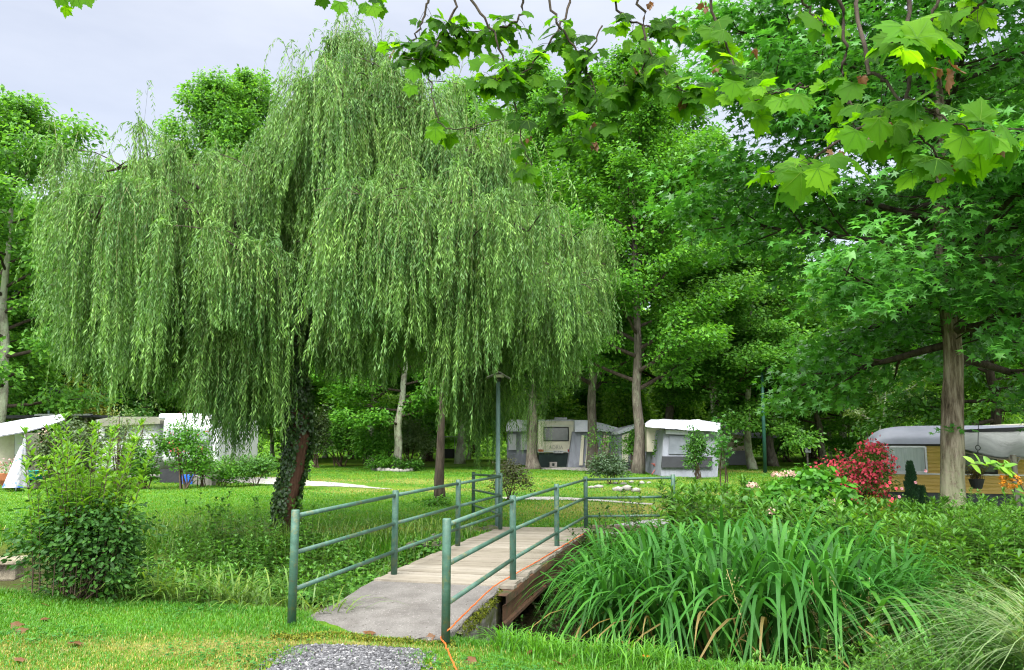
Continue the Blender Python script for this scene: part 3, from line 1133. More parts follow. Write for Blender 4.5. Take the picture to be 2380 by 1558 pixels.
campsite_tree('Bbp', 'light green tree at the back behind the forked trunk', px(1690, 60), 4.0, (1.1, 1.1, 1.0))
campsite_tree('Amp', 'broad tree behind the willow trunk', px(700, 56), .2, 1.1)
campsite_tree('Cdk', 'dark low tree behind the caravans on the left', px(330, 44), 2.7, 1.0)
campsite_tree('Cdk', 'dark low tree behind the far left lamp post', px(120, 43), 4.9, .95)
campsite_tree('Bmg', 'tall leafy tree between the slim one and the straight grey trunk', px(1375, 41), 1.1, (1.05, 1.05, 1.12))
campsite_tree('Bbp', 'tall light tree between the straight trunk and the sweet gum', px(1660, 42), 5.0, (1.05, 1.05, .95))
campsite_tree('Bmg', 'tall tree standing behind the left boughs of the sweet gum', px(1790, 47), 2.4, (1.05, 1.05, .84))
campsite_tree('Abp', 'light green tree at the back, framed by the sweet gum boughs', px(1960, 56), .9, (1.1, 1.1, 1.0))
campsite_tree('Bmg', 'tall tree in the back between the sweet gum trunk and the right edge', px(2260, 45), 4.6, (1.1, 1.1, 1.2))
campsite_tree('Abp', 'tree closing the gap behind the awning at the right edge', px(2200, 52), 3.0, 1.1)
campsite_tree('Bbp', 'light tree seen through the middle of the willow', px(870, 47), 2.8, 1.0)
campsite_tree('Abp', 'leafy tree behind the willow curtain left of its trunk', px(560, 47), 5.8, .95)
young = [(1300, 60), (1410, 63), (1500, 61), (1590, 58), (1690, 64), (1790, 60), (1870, 63), (2010, 66), (2120, 55), (2230, 58), (2350, 50), (640, 60), (760, 62), (830, 64), (990, 63), (1090, 60), (60, 52), (420, 55)]
where = ['behind the white tent', 'behind the striped awning roof', 'over the porch tent', 'over the tall grey tent', 'left of the green mast', 'right of the green mast', 'beside the yellow green tree', 'right of the playground tower', 'above the grey caravan roof', 'just right of the sweet gum trunk', 'behind the awning at the right edge', 'left of the willow trunk', 'right of the willow trunk', 'behind the bright upright bush', 'behind the silvery bush', 'behind the slender dark trunk', 'behind the curved white canopy', 'behind the white caravan roof']
for i_, ((u_, Y_), w_) in enumerate(zip(young, where)):
    s_ = .50 + .16 * ((i_ * 7) % 5) / 4
    campsite_tree('Afp' if i_ % 4 else 'Abp', 'young bushy light green tree, ' + w_, px(u_, Y_), i_ * 1.9, (s_ * 1.25, s_ * 1.25, s_), 'young trees at the back of the campsite')

# ---- the far wood: one mass behind everything
rng = np.random.default_rng(77)
base_w = {'A': protoA, 'C': protoC}
mbw, mbl = MB(), MB()
thin = {}
for kname, pr in base_w.items():
    m_ = MB()
    foliage(m_, 5, pr[1], pr[2], pr[3], per=13, rc=.62, flat=.55, T=RH, size=(.30, .50))
    thin[kname] = m_.arrays()
for i in range(46):
    Yd = rng.uniform(70, 105)
    u = -250 + 2900 * (i + .5) / 46
    x = (u - 1190) / F * Yd
    kname = 'AC'[i % 2]
    V, fl = thin[kname]
    a = rng.uniform(0, 2 * PI)
    s = rng.uniform(1.0, 1.35)
    ca, sa = math.cos(a), math.sin(a)
    VV = np.stack([(V[:, 0] * ca - V[:, 1] * sa) * s + x, (V[:, 0] * sa + V[:, 1] * ca) * s + Yd, V[:, 2] * s * rng.uniform(.85, 1.1) - .6 * s], 1)
    b0 = mbl.n
    first = True
    for f, m in fl:
        if first:
            mbl.add(VV, f)
            first = False
        else:
            mbl.f.append((f + b0, 0))
    tube(mbw, [[x, Yd, -.2], [x + rng.normal(0, .2), Yd, 5 * s]], [.3 * s, .2 * s], 6)
# undergrowth at the foot of the wood
nb_ = 2600
bx, by = rng.uniform(-75, 75, nb_), rng.uniform(66, 100, nb_)
cl_ = np.stack([bx, by, rng.uniform(.1, 3.4, nb_) ** 1.0], 1)
foliage(mbl, 6, cl_, nrm(rng.normal(0, 1, (nb_, 3)) + [0, -1, .2]), np.full(nb_, 1.5), per=16, rc=.8, flat=.8, T=RH, size=(.3, .5))
o = mbl.build('wood', [L_fresh])
tag(o, 'dense green wood closing the view behind the campsite', 'wood', kind='stuff')
o = mbw.build('tree_trunks', [m_bark_dark])
o.name = 'wood_trunks'
tag(o, 'dim trunks of the far wood', 'wood', kind='stuff')

# ---- the big sweet gum by the yellow caravan
gb = on((2190 - 1190) / F * 14.6, 14.6, -.05)
gl = MB()
pg = grow(101, H=15.5, r0=.225, cb=.215, R=5.3, nl=60, el=(-.12, .95), bend=-.06, lean=(.75, .1), sec=1.35, lmb=gl, wob=.045, trunk_k=14, flare=1.22,
          prof=lambda t: (.92 if t < .5 else .92 * (1.25 - t) / .75 + .1))
t = thing('sweet_gum_tree', 'big sweet gum with a furrowed grey trunk and star shaped leaves beside the yellow caravan', 'tree', gb)
# lichen low on this trunk
m, nt, out = new_mat('gum_trunk')
p = N(nt, 'ShaderNodeBsdfPrincipled')
p.inputs['Roughness'].default_value = .92
p.inputs['Specular IOR Level'].default_value = .08
nt.links.new(p.outputs[0], out.inputs['Surface'])
f = noise(nt, 9, 8, .72, stretch=(1, 1, .12))
c = ramp(nt, f, [(.36, (.030, .021, .015)), (.48, (.17, .13, .095)), (.62, (.36, .30, .235))])
tc = N(nt, 'ShaderNodeTexCoord')
sp = N(nt, 'ShaderNodeSeparateXYZ')
nt.links.new(tc.outputs['Object'], sp.inputs[0])
mr = N(nt, 'ShaderNodeMapRange')
mr.inputs['From Min'].default_value, mr.inputs['From Max'].default_value = 2.0, .2
nt.links.new(sp.outputs['Z'], mr.inputs['Value'])
ml = N(nt, 'ShaderNodeMath', operation='MULTIPLY')
nt.links.new(mr.outputs[0], ml.inputs[0])
nt.links.new(ramp(nt, noise(nt, 7, 9, .8), [(.40, (0, 0, 0)), (.52, (1, 1, 1))]), ml.inputs[1])
c = mixc(nt, ml.outputs[0], c, (.33, .36, .21))
nt.links.new(c, p.inputs['Base Color'])
b = N(nt, 'ShaderNodeBump')
b.inputs['Strength'].default_value = 1.0
b.inputs['Distance'].default_value = .09
nt.links.new(f, b.inputs['Height'])
nt.links.new(b.outputs[0], p.inputs['Normal'])
m_gumtrunk = m
pg[0].build('trunk', m_gumtrunk, t)
rng = np.random.default_rng(18)
nx_ = 170
zx_ = rng.uniform(3.9, 12.5, nx_)
ax_ = rng.uniform(0, 2 * PI, nx_)
rx_ = rng.uniform(.45, 1.9, nx_)
xc_ = np.stack([np.interp(zx_, pg[4][:, 2], pg[4][:, 0]) + rx_ * np.cos(ax_), np.interp(zx_, pg[4][:, 2], pg[4][:, 1]) + rx_ * np.sin(ax_), zx_], 1)
for q_, a_, r_ in zip(xc_, ax_, rx_):
    tube(gl, [q_ - [r_ * math.cos(a_), r_ * math.sin(a_), .25 * r_], q_], [.016, .006], 4, cap=False)
pg = (pg[0], np.vstack([pg[1], xc_]), np.vstack([pg[2], np.stack([np.cos(ax_), np.sin(ax_), 0 * ax_], 1)]), np.append(pg[3], np.full(nx_, .95)), pg[4])
mb = MB()
foliage(mb, 7, pg[1], pg[2], pg[3], per=46, rc=.46, flat=.42, T=STAR, size=(.13, .20), up=.85, out_=.35, rnd=.42, droop=.35)
# a few leaves sprouting from the trunk
rng = np.random.default_rng(3)
q_ = np.array([[-.02, -.27, 1.95]]) + rng.normal(0, .09, (16, 3)) * [1.6, .4, .5]
leaves(mb, STAR, q_, rng.normal(0, 1, (16, 3)) * [1, .3, .4] + [0, -.6, -.2], rng.normal(0, .4, (16, 3)) + [0, -.5, .8], .12)
gl.build('limb', m_bark_dark, t)
mb.build('crown', L_gum, t)

# ---- weeping willow
WY = 13.4


def PW(*pp):
    return np.array([P(u, v, y) for u, v, y in pp])


wb = GH(664, 1236)
wt = thing('weeping_willow', 'weeping willow with an ivy clad leaning trunk and long hanging curtains', 'tree', wb)
rng = np.random.default_rng(404)
trunk = np.vstack([[wb - [0, 0, .2]], [wb], PW((667, 1160, 13.4), (688, 1068, 13.4), (697, 985, 13.4), (686, 900, 13.4), (676, 850, 13.4), (692, 780, 13.4), (718, 715, 13.4), (734, 635, 13.4), (744, 545, 13.4), (757, 450, 13.4), (792, 372, 13.4), (842, 250, 13.4), (888, 172, 13.4), (915, 118, 13.4))])
tr_s = spline(trunk, 70)
tr_r = np.interp(np.linspace(0, 1, 70), np.linspace(0, 1, 16), [.24, .20, .175, .165, .165, .17, .165, .15, .13, .12, .11, .09, .075, .05, .035, .015])
mb = MB()
tube(mb, tr_s, tr_r, 14, lump=.03, rng=rng)
m_wtrunk = bark_mat('willow_bark', (.15, .075, .048), (.035, .02, .014), (.13, .11, .085), (.55, .7), scale=4)
mb.build('trunk', m_wtrunk, wt, wb)
# ivy: leaves wrapped over the trunk, bare on the right hand flank low down
mb = MB()
ni = 13000
ti = rng.random(ni) ** 1.25 * .60
ki = np.clip((ti * 69).astype(int), 0, 68)
ang = rng.uniform(0, 2 * PI, ni)
cen = tr_s[ki] + (tr_s[ki + 1] - tr_s[ki]) * ((ti * 69) - ki)[:, None]
rad_ = np.interp(ti, np.linspace(0, 1, 70), tr_r)
od = np.stack([np.cos(ang), np.sin(ang), np.zeros(ni)], 1)
bare = (np.abs(((ang + 1.0 + PI) % (2 * PI)) - PI - .25) < .55) & (cen[:, 2] < 1.75)
bare &= rng.random(ni) < .97
kp = ~bare
puff = .012 + .05 * rng.random(ni) ** 2 + .05 * (cen[:, 2] > 1.3) * rng.random(ni) + .03 * np.sin(cen[:, 2] * 7 + ang * 2) ** 2
pos = cen + od * (rad_ + puff)[:, None]
leaves(mb, OVW, pos[kp], (rng.normal(0, .6, (ni, 3)) + [0, 0, -.8])[kp], (od + rng.normal(0, .32, (ni, 3)) + [0, 0, .25])[kp], rng.uniform(.04, .075, ni)[kp])
mb.build('ivy', L_ivy, wt, wb)

boughs = [
    (((722, 715, 13.4), (640, 630, 13.2), (560, 520, 12.9), (450, 430, 12.6), (330, 390, 12.4), (235, 400, 12.3)), .075),
    (((734, 635, 13.4), (620, 560, 12.6), (480, 500, 11.8), (340, 480, 11.4), (190, 520, 11.3)), .07),
    (((744, 545, 13.4), (680, 430, 14.0), (600, 410, 14.6), (500, 400, 15.0)), .06),
    (((757, 450, 13.4), (830, 410, 13.2), (900, 395, 13.0), (1000, 362, 12.8), (1085, 350, 12.6), (1150, 400, 12.4)), .065),
    (((744, 545, 13.4), (850, 470, 12.6), (980, 460, 12.0), (1130, 490, 11.7), (1230, 540, 11.6)), .06),
    (((734, 635, 13.4), (830, 590, 12.3), (950, 550, 11.6), (1090, 560, 11.2)), .05),
    (((734, 635, 13.4), (900, 550, 14.2), (1100, 500, 15.2), (1270, 525, 15.8), (1375, 610, 16.0)), .06),
    (((842, 250, 13.4), (790, 225, 13.1), (740, 230, 12.9), (690, 285, 12.8)), .035),
    (((842, 250, 13.4), (900, 195, 13.0), (960, 215, 12.8), (1005, 290, 12.7)), .035),
    (((757, 450, 13.4), (640, 420, 14.8), (440, 430, 16.0), (300, 440, 16.6)), .055),
    (((718, 715, 13.4), (650, 650, 12.2), (590, 585, 11.4), (545, 580, 11.0)), .04),
    (((744, 545, 13.4), (900, 450, 15.2), (1060, 420, 16.4), (1160, 450, 16.8)), .05),
    (((888, 172, 13.4), (830, 125, 13.4), (775, 120, 13.3)), .025),
    (((734, 635, 13.4), (800, 540, 12.0), (850, 470, 11.2), (880, 470, 10.9)), .045),
    (((792, 372, 13.4), (720, 330, 13.0), (650, 360, 12.6), (600, 420, 12.3)), .04),
    (((842, 250, 13.4), (820, 240, 12.4), (800, 270, 11.9)), .03),
    (((842, 250, 13.4), (880, 300, 14.6), (930, 300, 15.3)), .03),
    (((560, 520, 12.9), (430, 500, 13.6), (280, 480, 14.2), (165, 500, 14.4)), .04),
    (((718, 715, 13.4), (800, 640, 14.4), (900, 640, 15.4), (960, 680, 16)), .04),
    (((690, 780, 13.4), (620, 690, 14.4), (520, 640, 15.4), (440, 640, 16)), .04),
]
ZB_U = [60, 110, 150, 200, 300, 380, 450, 500, 545, 620, 643, 660, 735, 760, 850, 950, 1030, 1075, 1120, 1160, 1200, 1260, 1300, 1360, 1420]
ZB_V = [690, 760, 840, 890, 930, 925, 940, 985, 1045, 1010, 900, 780, 780, 870, 890, 850, 830, 1000, 1075, 1060, 950, 900, 880, 860, 760]
limbs = MB()
tuf = []
for ctrl, r0 in boughs:
    pth = spline(PW(*ctrl), 26)
    tube(limbs, pth, np.linspace(r0, r0 * .3, 26) * .7, 6, cap=False)
    L = np.linalg.norm(np.diff(pth, axis=0), axis=1).sum()
    nt_ = max(6, int(L * 4.9))
    for f in rng.uniform(.45, 1.0, 9):
        q1 = sample(pth, f) + rng.normal(0, .10, 3) + [0, 0, .10]
        tuf.append(np.append(q1, rng.uniform(0, 2 * PI)))
    for j in range(nt_):
        f = .22 + .78 * (j + rng.random()) / nt_
        q0 = sample(pth, f)
        az = rng.uniform(0, 2 * PI)
        l2 = rng.uniform(.15, 1.15)
        q1 = q0 + np.array([math.cos(az) * l2, math.sin(az) * l2, rng.uniform(-.05, .45) * l2])
        tube(limbs, spline([q0, (q0 + q1) / 2 + [0, 0, .12 * l2], q1], 5), np.linspace(.014, .006, 5), 3, cap=False)
        tuf.append(np.append(q1, az))
for u0_, u1_, v0_, v1_, ya_, yb_, n_ in ((420, 640, 640, 860, 11.4, 14.2, 46), (130, 420, 560, 760, 11.6, 14.6, 60), (1040, 1190, 600, 880, 14.7, 16.0, 60), (720, 1040, 560, 720, 12, 15, 44), (1200, 1400, 610, 740, 12.5, 16, 36), (740, 960, 160, 330, 12.4, 14.6, 60), (560, 760, 640, 820, 12.2, 14.4, 30)):
    for _ in range(n_):
        q1 = P(rng.uniform(u0_, u1_), rng.uniform(v0_, v1_), rng.uniform(ya_, yb_))
        az = rng.uniform(0, 2 * PI)
        q0 = q1 + np.array([-.3 * math.cos(az), -.3 * math.sin(az), -.02])
        tube(limbs, spline([q0, (q0 + q1) / 2 + [0, 0, .05], q1], 5), np.linspace(.010, .005, 5), 3, cap=False)
        tuf.append(np.append(q1, az))
tuf = np.array(tuf)
tu_u = 1190 + tuf[:, 0] / tuf[:, 1] * F
tu_v = 1018 - (tuf[:, 2] - CAM_H) / tuf[:, 1] * F
cut = (np.abs(tu_u - (705 + (tu_v - 500) * -.05)) < 48) & (tuf[:, 1] < 13.5) & (tu_v > 330) & (rng.random(len(tuf)) < .88)
cut |= (np.abs(tu_u - 590) < 16) & (tuf[:, 1] < 13.0) & (tu_v > 380) & (rng.random(len(tuf)) < .7)
cut |= (np.abs(tu_u - 985) < 20) & (tuf[:, 1] < 12.6) & (tu_v > 470) & (rng.random(len(tuf)) < .7)
tuf = tuf[~cut]
limbs.build('limb', m_bark_dark, wt, wb)
nstr = rng.integers(12, 34, len(tuf))
ti = np.repeat(np.arange(len(tuf)), nstr)
Ns = len(ti)
P0 = tuf[ti, :3] + rng.normal(0, .05, (Ns, 3))
ha = np.where(rng.random(Ns) < .6, tuf[ti, 3] + rng.normal(0, .8, Ns), rng.uniform(0, 2 * PI, Ns))
Rr = np.where(rng.random(Ns) < .72, rng.uniform(.03, .26, Ns), rng.uniform(.25, .6, Ns))
aa = rng.uniform(0, .16, Ns)
# flyaway shoots at the top of the crown
uu = 1190 + P0[:, 0] / P0[:, 1] * F
topz = np.interp(uu, [100, 300, 500, 700, 900, 1000, 1200, 1400], [5.6, 6.1, 6.3, 7.0, 7.6, 6.6, 5.6, 4.8])
fly = (P0[:, 2] > topz - .5) & (rng.random(Ns) < .10)
aa = np.where(fly, rng.uniform(.25, .75, Ns), aa)
Rr = np.where(fly, rng.uniform(.3, .8, Ns), Rr)
vb = np.interp(uu, ZB_U, ZB_V)
vb = np.where((uu > 1105) & (uu < 1215) & (P0[:, 1] < 14.6), 845, vb)
zb = CAM_H + (1018 - vb) / F * np.maximum(P0[:, 1], 12.0)
tl = rng.uniform(.38, 1.0, len(tuf))[ti]
room = np.maximum(.4, P0[:, 2] - zb)
Ln = np.minimum(room, rng.uniform(1.6, 4.2, len(tuf))[ti]) * tl * rng.uniform(.55, 1.08, Ns) + .2
Ln = np.where(fly, rng.uniform(.5, 1.1, Ns), Ln)
swp = rng.uniform(0, 6.28, Ns)
drift = np.column_stack([rng.normal(-.015, .085, len(tuf)), rng.normal(0, .06, len(tuf)), np.zeros(len(tuf))])


def strand(s, k):
    """position on strands k at arc length s"""
    h = Rr[k] * (1 - np.exp(-s / .38))
    z = aa[k] * (s / .28) * np.exp(1 - s / .28) - s * (1 - np.exp(-s / .3))
    sw = .022 * np.sin(s * 3.1 + swp[k])
    dr_ = drift[ti[k]] * np.maximum(s - .25, 0)[:, None] if np.ndim(s) else drift[ti[k]] * max(s - .25, 0)
    return P0[k] + np.stack([np.cos(ha[k]) * h + sw, np.sin(ha[k]) * h + sw * .6, z], 1) + dr_


mb = MB()
mt_ = MB()
SP_ = .026
nleaf = np.maximum(5, (Ln / SP_)).astype(int)
lk = np.repeat(np.arange(Ns), nleaf)
first_ = np.concatenate([[0], np.cumsum(nleaf)[:-1]])
ls = (np.arange(len(lk)) - first_[lk] + rng.random(len(lk))) / nleaf[lk] * Ln[lk]
ls = .06 + ls * .96
pp = strand(ls, lk)
tang = nrm(strand(ls + .03, lk) - pp)
sidea = swp[lk] + (np.arange(len(lk)) % 2) * PI + rng.normal(0, .6, len(lk))
sd_v = np.stack([np.cos(sidea), np.sin(sidea), np.zeros(len(lk))], 1)
d_ = nrm(tang * .9 + sd_v * rng.uniform(.35, .8, (len(lk), 1)) + np.array([0, 0, -.25]))
nn_ = nrm(np.cross(d_, rng.normal(0, 1, (len(lk), 3))) + np.array([0, -.15, .5]))
leaves(mb, WIL, pp, d_, nn_, rng.uniform(.062, .112, len(lk)))
# the thin yellow shoots carrying the leaves
kq = 7
ks = np.arange(Ns)
rows = []
for j in range(kq):
    rows.append(strand(Ln * j / (kq - 1), ks))
C = np.stack(rows, 1)
wv = .0035 * np.linspace(1, .3, kq)[None, :, None] * np.stack([-np.sin(swp), np.cos(swp), np.zeros(Ns)], 1)[:, None, :]
V = np.concatenate([C - wv, C + wv], 1)
qf = np.array([[i, kq + i, kq + i + 1, i + 1] for i in range(kq - 1)])
mb.add(V.reshape(-1, 3), (qf[None] + (np.arange(Ns) * 2 * kq)[:, None, None]).reshape(-1, 4), 1)
m_shoot = mat('willow_shoots', (.13, .15, .04), (.08, .09, .025), scale=20, rough=.6)
mb.build('crown', [L_willow, m_shoot], wt, wb)
print('willow leaves', len(lk), 'strands', Ns)

# ---- second stem: a dark young tree inside the willow's right half, and a veiled trunk by the caravan
sb = GH(1022, 1158)
pt = grow(66, H=6.6, r0=.15, cb=.50, R=1.9, nl=14, el=(.7, 1.2), bend=.2, lean=(.1, 0), sec=.8, wob=.03, flare=1.2)
cr = crown_of(pt, 9, per=26, rc=.36, T=RH, size=(.10, .16))
make_tree('young_tree', 'slender dark trunk standing in the lawn under the willow curtain', 'tree', sb, pt[0], cr, m_bark_dark, L_mid)
vb_ = on((1238 - 1190) / F * 41, 41)
pv = grow(67, H=7.5, r0=.34, cb=.42, R=2.0, nl=12, el=(.8, 1.2), bend=.2, wob=.05, flare=1.5, sec=.7)
mb = crown_of(pv, 9, per=26, rc=.4, T=RH, size=(.14, .22))
ns_ = 260
za = rng.uniform(1.6, 5.2, ns_)
an = rng.uniform(0, 2 * PI, ns_)
st = np.stack([np.cos(an) * .55 + rng.normal(0, .25, ns_), np.sin(an) * .45, za], 1)
for k_ in range(14):
    dn = st - np.array([0, 0, .085]) * k_
    ok = dn[:, 2] > .9
    leaves(mb, WIL, dn[ok], rng.normal(0, .4, (ok.sum(), 3)) + [0, 0, -1], rng.normal(0, 1, (ok.sum(), 3)) + [0, -.4, .4], rng.uniform(.14, .22, ok.sum()), wscale=.3)
make_tree('veiled_tree', 'stout trunk veiled by hanging greenery at the left end of the lettered caravan', 'tree', vb_, pv[0], mb, m_bark_grey, L_willow)

# ------------------------------------------------------------------ caravans, tents and campsite things
m_cream = mat('cream_panel', (.62, .59, .47), (.50, .47, .37), scale=1.5, rough=.4, spec=.4, bump=.05, bscale=30)
m_white = mat('white_panel', (.50, .51, .52), (.36, .375, .39), scale=1.2, rough=.45, spec=.4)
m_tarp = mat('white_tarpaulin', (.50, .51, .54), (.34, .36, .40), scale=1.8, rough=.5, bump=1.0, bscale=2.4, detail=7)
m_grey = mat('grey_canvas', (.22, .235, .265), (.15, .16, .185), scale=1.8, rough=.8, bump=.8, bscale=3, stretch=(3, 1, .6))
m_dgrey = mat('dark_grey_canvas', (.028, .030, .034), (.017, .018, .021), scale=2, rough=.7, bump=.5, bscale=3)
m_beige = mat('beige_canvas', (.52, .45, .32), (.38, .32, .22), scale=3, rough=.85, bump=.7, bscale=3, stretch=(4, 1, .3))
m_ccanvas = mat('cream_canvas', (.58, .55, .42), (.45, .42, .32), scale=3, rough=.85, bump=.5, bscale=4, stretch=(4, 1, .4))
m_glass = mat('dim_window', (.045, .075, .06), (.02, .035, .028), scale=2.5, rough=.12, spec=.6)
m_dgreen = mat('dark_green_panel', (.014, .032, .026), (.008, .018, .016), scale=2, rough=.6)
m_black = mat('black_rubber', (.018, .018, .019), scale=5, rough=.5)
m_alu = mat('aluminium', (.50, .51, .53), (.40, .41, .43), scale=6, rough=.35, metal=.7)
m_red = mat('red_lens', (.32, .02, .012), (.22, .012, .01), scale=20, rough=.25)
m_orange = mat('orange_lens', (.50, .15, .02), scale=20, rough=.25)
m_terra = mat('terracotta', (.36, .13, .055), (.25, .085, .04), scale=8, rough=.85)
m_stone = stone_mat('field_stones', [(0, (.15, .14, .12)), (.6, (.27, .26, .23)), (1, (.40, .39, .36))])
m_wood = mat('grey_timber', (.27, .24, .20), (.15, .13, .105), scale=6, rough=.9, bump=.4, stretch=(1, 1, .2))


def prism(mb, pts, depth, m=0, sx=0.0, sz=0.0):
    a = np.array([P(*q_) for q_ in pts])
    b_ = a + np.array([sx, depth, sz])
    k = len(a)
    base = mb.n
    mb.add(np.vstack([a, b_]), [[i, (i + 1) % k, k + (i + 1) % k, k + i] for i in range(k)], m)
    mb.f.append((np.array([list(range(k))[::-1]]) + base, m))
    mb.f.append((np.array([list(range(k, 2 * k))]) + base, m))


def part(name, mt, parent, fn, smooth=False):
    mb = MB()
    fn(mb)
    o_ = mb.build(name, mt, parent, tuple(parent.location) if parent.parent is None else tuple(parent.parent.location), smooth)
    return o_


def sub(name, mt, parent, fn, origin, smooth=False):
    mb = MB()
    fn(mb)
    return mb.build(name, mt, parent, origin, smooth)


def lettering(name, text, mt, parent, origin, loc, height, depth=.01, width=None):
    cu = bpy.data.curves.new(name, 'FONT')
    cu.body = text
    cu.extrude = depth
    cu.align_x, cu.align_y = 'CENTER', 'CENTER'
    tmp = bpy.data.objects.new(name, cu)
    COL.objects.link(tmp)
    dg = bpy.context.evaluated_depsgraph_get()
    me = bpy.data.meshes.new_from_object(tmp.evaluated_get(dg))
    bpy.data.objects.remove(tmp)
    V = np.array([v.co[:] for v in me.vertices])
    V -= (V.max(0) + V.min(0)) / 2
    s_ = height / (V[:, 1].max() - V[:, 1].min())
    sxx = s_ if width is None else width / (V[:, 0].max() - V[:, 0].min())
    co_ = np.stack([V[:, 0] * sxx, V[:, 2], V[:, 1] * s_], 1) + np.asarray(loc) - np.asarray(origin)
    for v, c_ in zip(me.vertices, co_):
        v.co = c_
    me.materials.append(mt)
    o_ = bpy.data.objects.new(name, me)
    COL.objects.link(o_)
    o_.parent = parent
    return o_


# --- cream caravan seen from the rear
CY = 43.0
xl, xr = P(1250, 1000, CY)[0], P(1337, 1000, CY)[0]
xc, cw = (xl + xr) / 2, xr - xl
cv = thing('caravan', 'cream caravan showing its rear window, raised lettering and dark green skirt', 'caravan', (xc, CY + 2.3, 0))
CO = tuple(cv.location)


def z_of(v, Y_):
    return P(1190, v, Y_)[2]


part('body', m_cream, cv, lambda mb: box(mb, (xc, CY + 2.3, (z_of(1054, CY) + z_of(977, CY)) / 2), (cw, 4.6, z_of(977, CY) - z_of(1054, CY)), bev=.16, seg=4), True)
part('roof', m_white, cv, lambda mb: box(mb, (xc, CY + 2.35, z_of(981, CY)), (cw + .03, 4.6, .26), bev=.12, seg=3), True)
part('roof_vent', m_white, cv, lambda mb: box(mb, (xc + .3, CY + 1.2, z_of(972.5, CY)), (.7, .6, .14), bev=.03))
wz0, wz1 = z_of(1026, CY), z_of(993, CY)
w0, w1 = P(1263, 1000, CY)[0], P(1322, 1000, CY)[0]
wf = part('window', m_black, cv, lambda mb: box(mb, ((w0 + w1) / 2, CY - .012, (wz0 + wz1) / 2), (w1 - w0, .05, wz1 - wz0), bev=.022))
sub('pane', m_glass, wf, lambda mb: box(mb, ((w0 + w1) / 2, CY - .035, (wz0 + wz1) / 2), (w1 - w0 - .09, .03, wz1 - wz0 - .09), bev=.012), CO)
part('trim', m_alu, cv, lambda mb: box(mb, (xc, CY - .008, z_of(990.5, CY)), (cw - .12, .03, .03)))
part('bumper', m_alu, cv, lambda mb: box(mb, (xc, CY - .01, z_of(1050, CY)), (cw - .1, .05, .05), bev=.01))
part('skirt', m_dgreen, cv, lambda mb: box(mb, (xc - .02, CY + .12, (z_of(1053, CY) + z_of(1086, CY)) / 2), (cw - .12, .06, z_of(1053, CY) - z_of(1086, CY))))
for uu_ in (1257, 1325):
    lp = part('tail_light', m_white, cv, lambda mb: box(mb, (P(uu_, 1000, CY)[0], CY - .02, z_of(1048, CY)), (.34, .06, .2), bev=.015))
    sub('lens', m_red, lp, lambda mb: box(mb, (P(uu_, 1000, CY)[0] - .05, CY - .05, z_of(1047.5, CY)), (.2, .03, .13), bev=.008), CO)
    sub('lens', m_orange, lp, lambda mb: box(mb, (P(uu_, 1000, CY)[0] + .10, CY - .05, z_of(1047.5, CY)), (.08, .03, .13), bev=.008), CO)
m_let = mat('raised_letters', (.30, .30, .26), (.22, .22, .2), scale=10, rough=.5)
lettering('lettering', 'ADRIA', m_let, cv, CO, (P(1292, 1000, CY)[0], CY - .012, z_of(1040, CY)), .20, .012, .78)
npz = z_of(1050.5, CY)
npl = part('number_plate', m_white, cv, lambda mb: box(mb, (P(1297, 1000, CY)[0], CY - .04, npz), (.56, .03, .14), bev=.006))
lettering('characters', 'BN·130·WP', m_black, npl, CO, (P(1297, 1000, CY)[0], CY - .058, npz), .085, .002, .46)

bl = thing('concrete_block', 'grey concrete block on the gravel in front of the cream caravan', 'block', P(1286, 1082, 42.2))
part('block', mat('block_concrete', (.24, .23, .21), scale=9, rough=.95, bump=.4), bl, lambda mb: [box(mb, tuple(np.array(bl.location) + [dx_, 0, .04]), (.14, .25, .28), bev=.012) for dx_ in (-.13, .13)] + [box(mb, tuple(np.array(bl.location) + [0, 0, .04 + dz_]), (.14, .23, .06)) for dz_ in (-.105, .105)])

# --- awning joined to the cream caravan
aw = thing('caravan_awning', 'grey and cream striped awning fixed to the side of the cream caravan', 'awning', P(1390, 1086, 42.4))
part('roof', m_tarp, aw, lambda mb: prism(mb, [(1336, 976.5, 42.3), (1365, 977, 42.3), (1400, 984, 42.3), (1442, 996, 42.2), (1442, 1004, 42.0), (1395, 1003, 42.0), (1336, 1004, 42.0)], 3.6), False)
part('wall', m_grey, aw, lambda mb: prism(mb, [(1331, 1003.5, 42.35), (1440, 1003.5, 42.35), (1440, 1088, 42.3), (1319, 1091, 42.0)], 3.4))
for a_, b_ in ((1352, 1358), (1366, 1374), (1402, 1416)):
    part('panel', m_ccanvas, aw, lambda mb: prism(mb, [(a_, 1012, 42.2), (b_, 1012, 42.2), (b_ - 4, 1082, 42.0), (a_ - 6, 1082, 42.0)], .1))
part('window', mat('clear_film', (.30, .32, .36), (.22, .24, .27), scale=2, rough=.2), aw, lambda mb: prism(mb, [(1377, 1014, 42.22), (1400, 1014, 42.22), (1398, 1062, 42.1), (1374, 1062, 42.1)], .08))

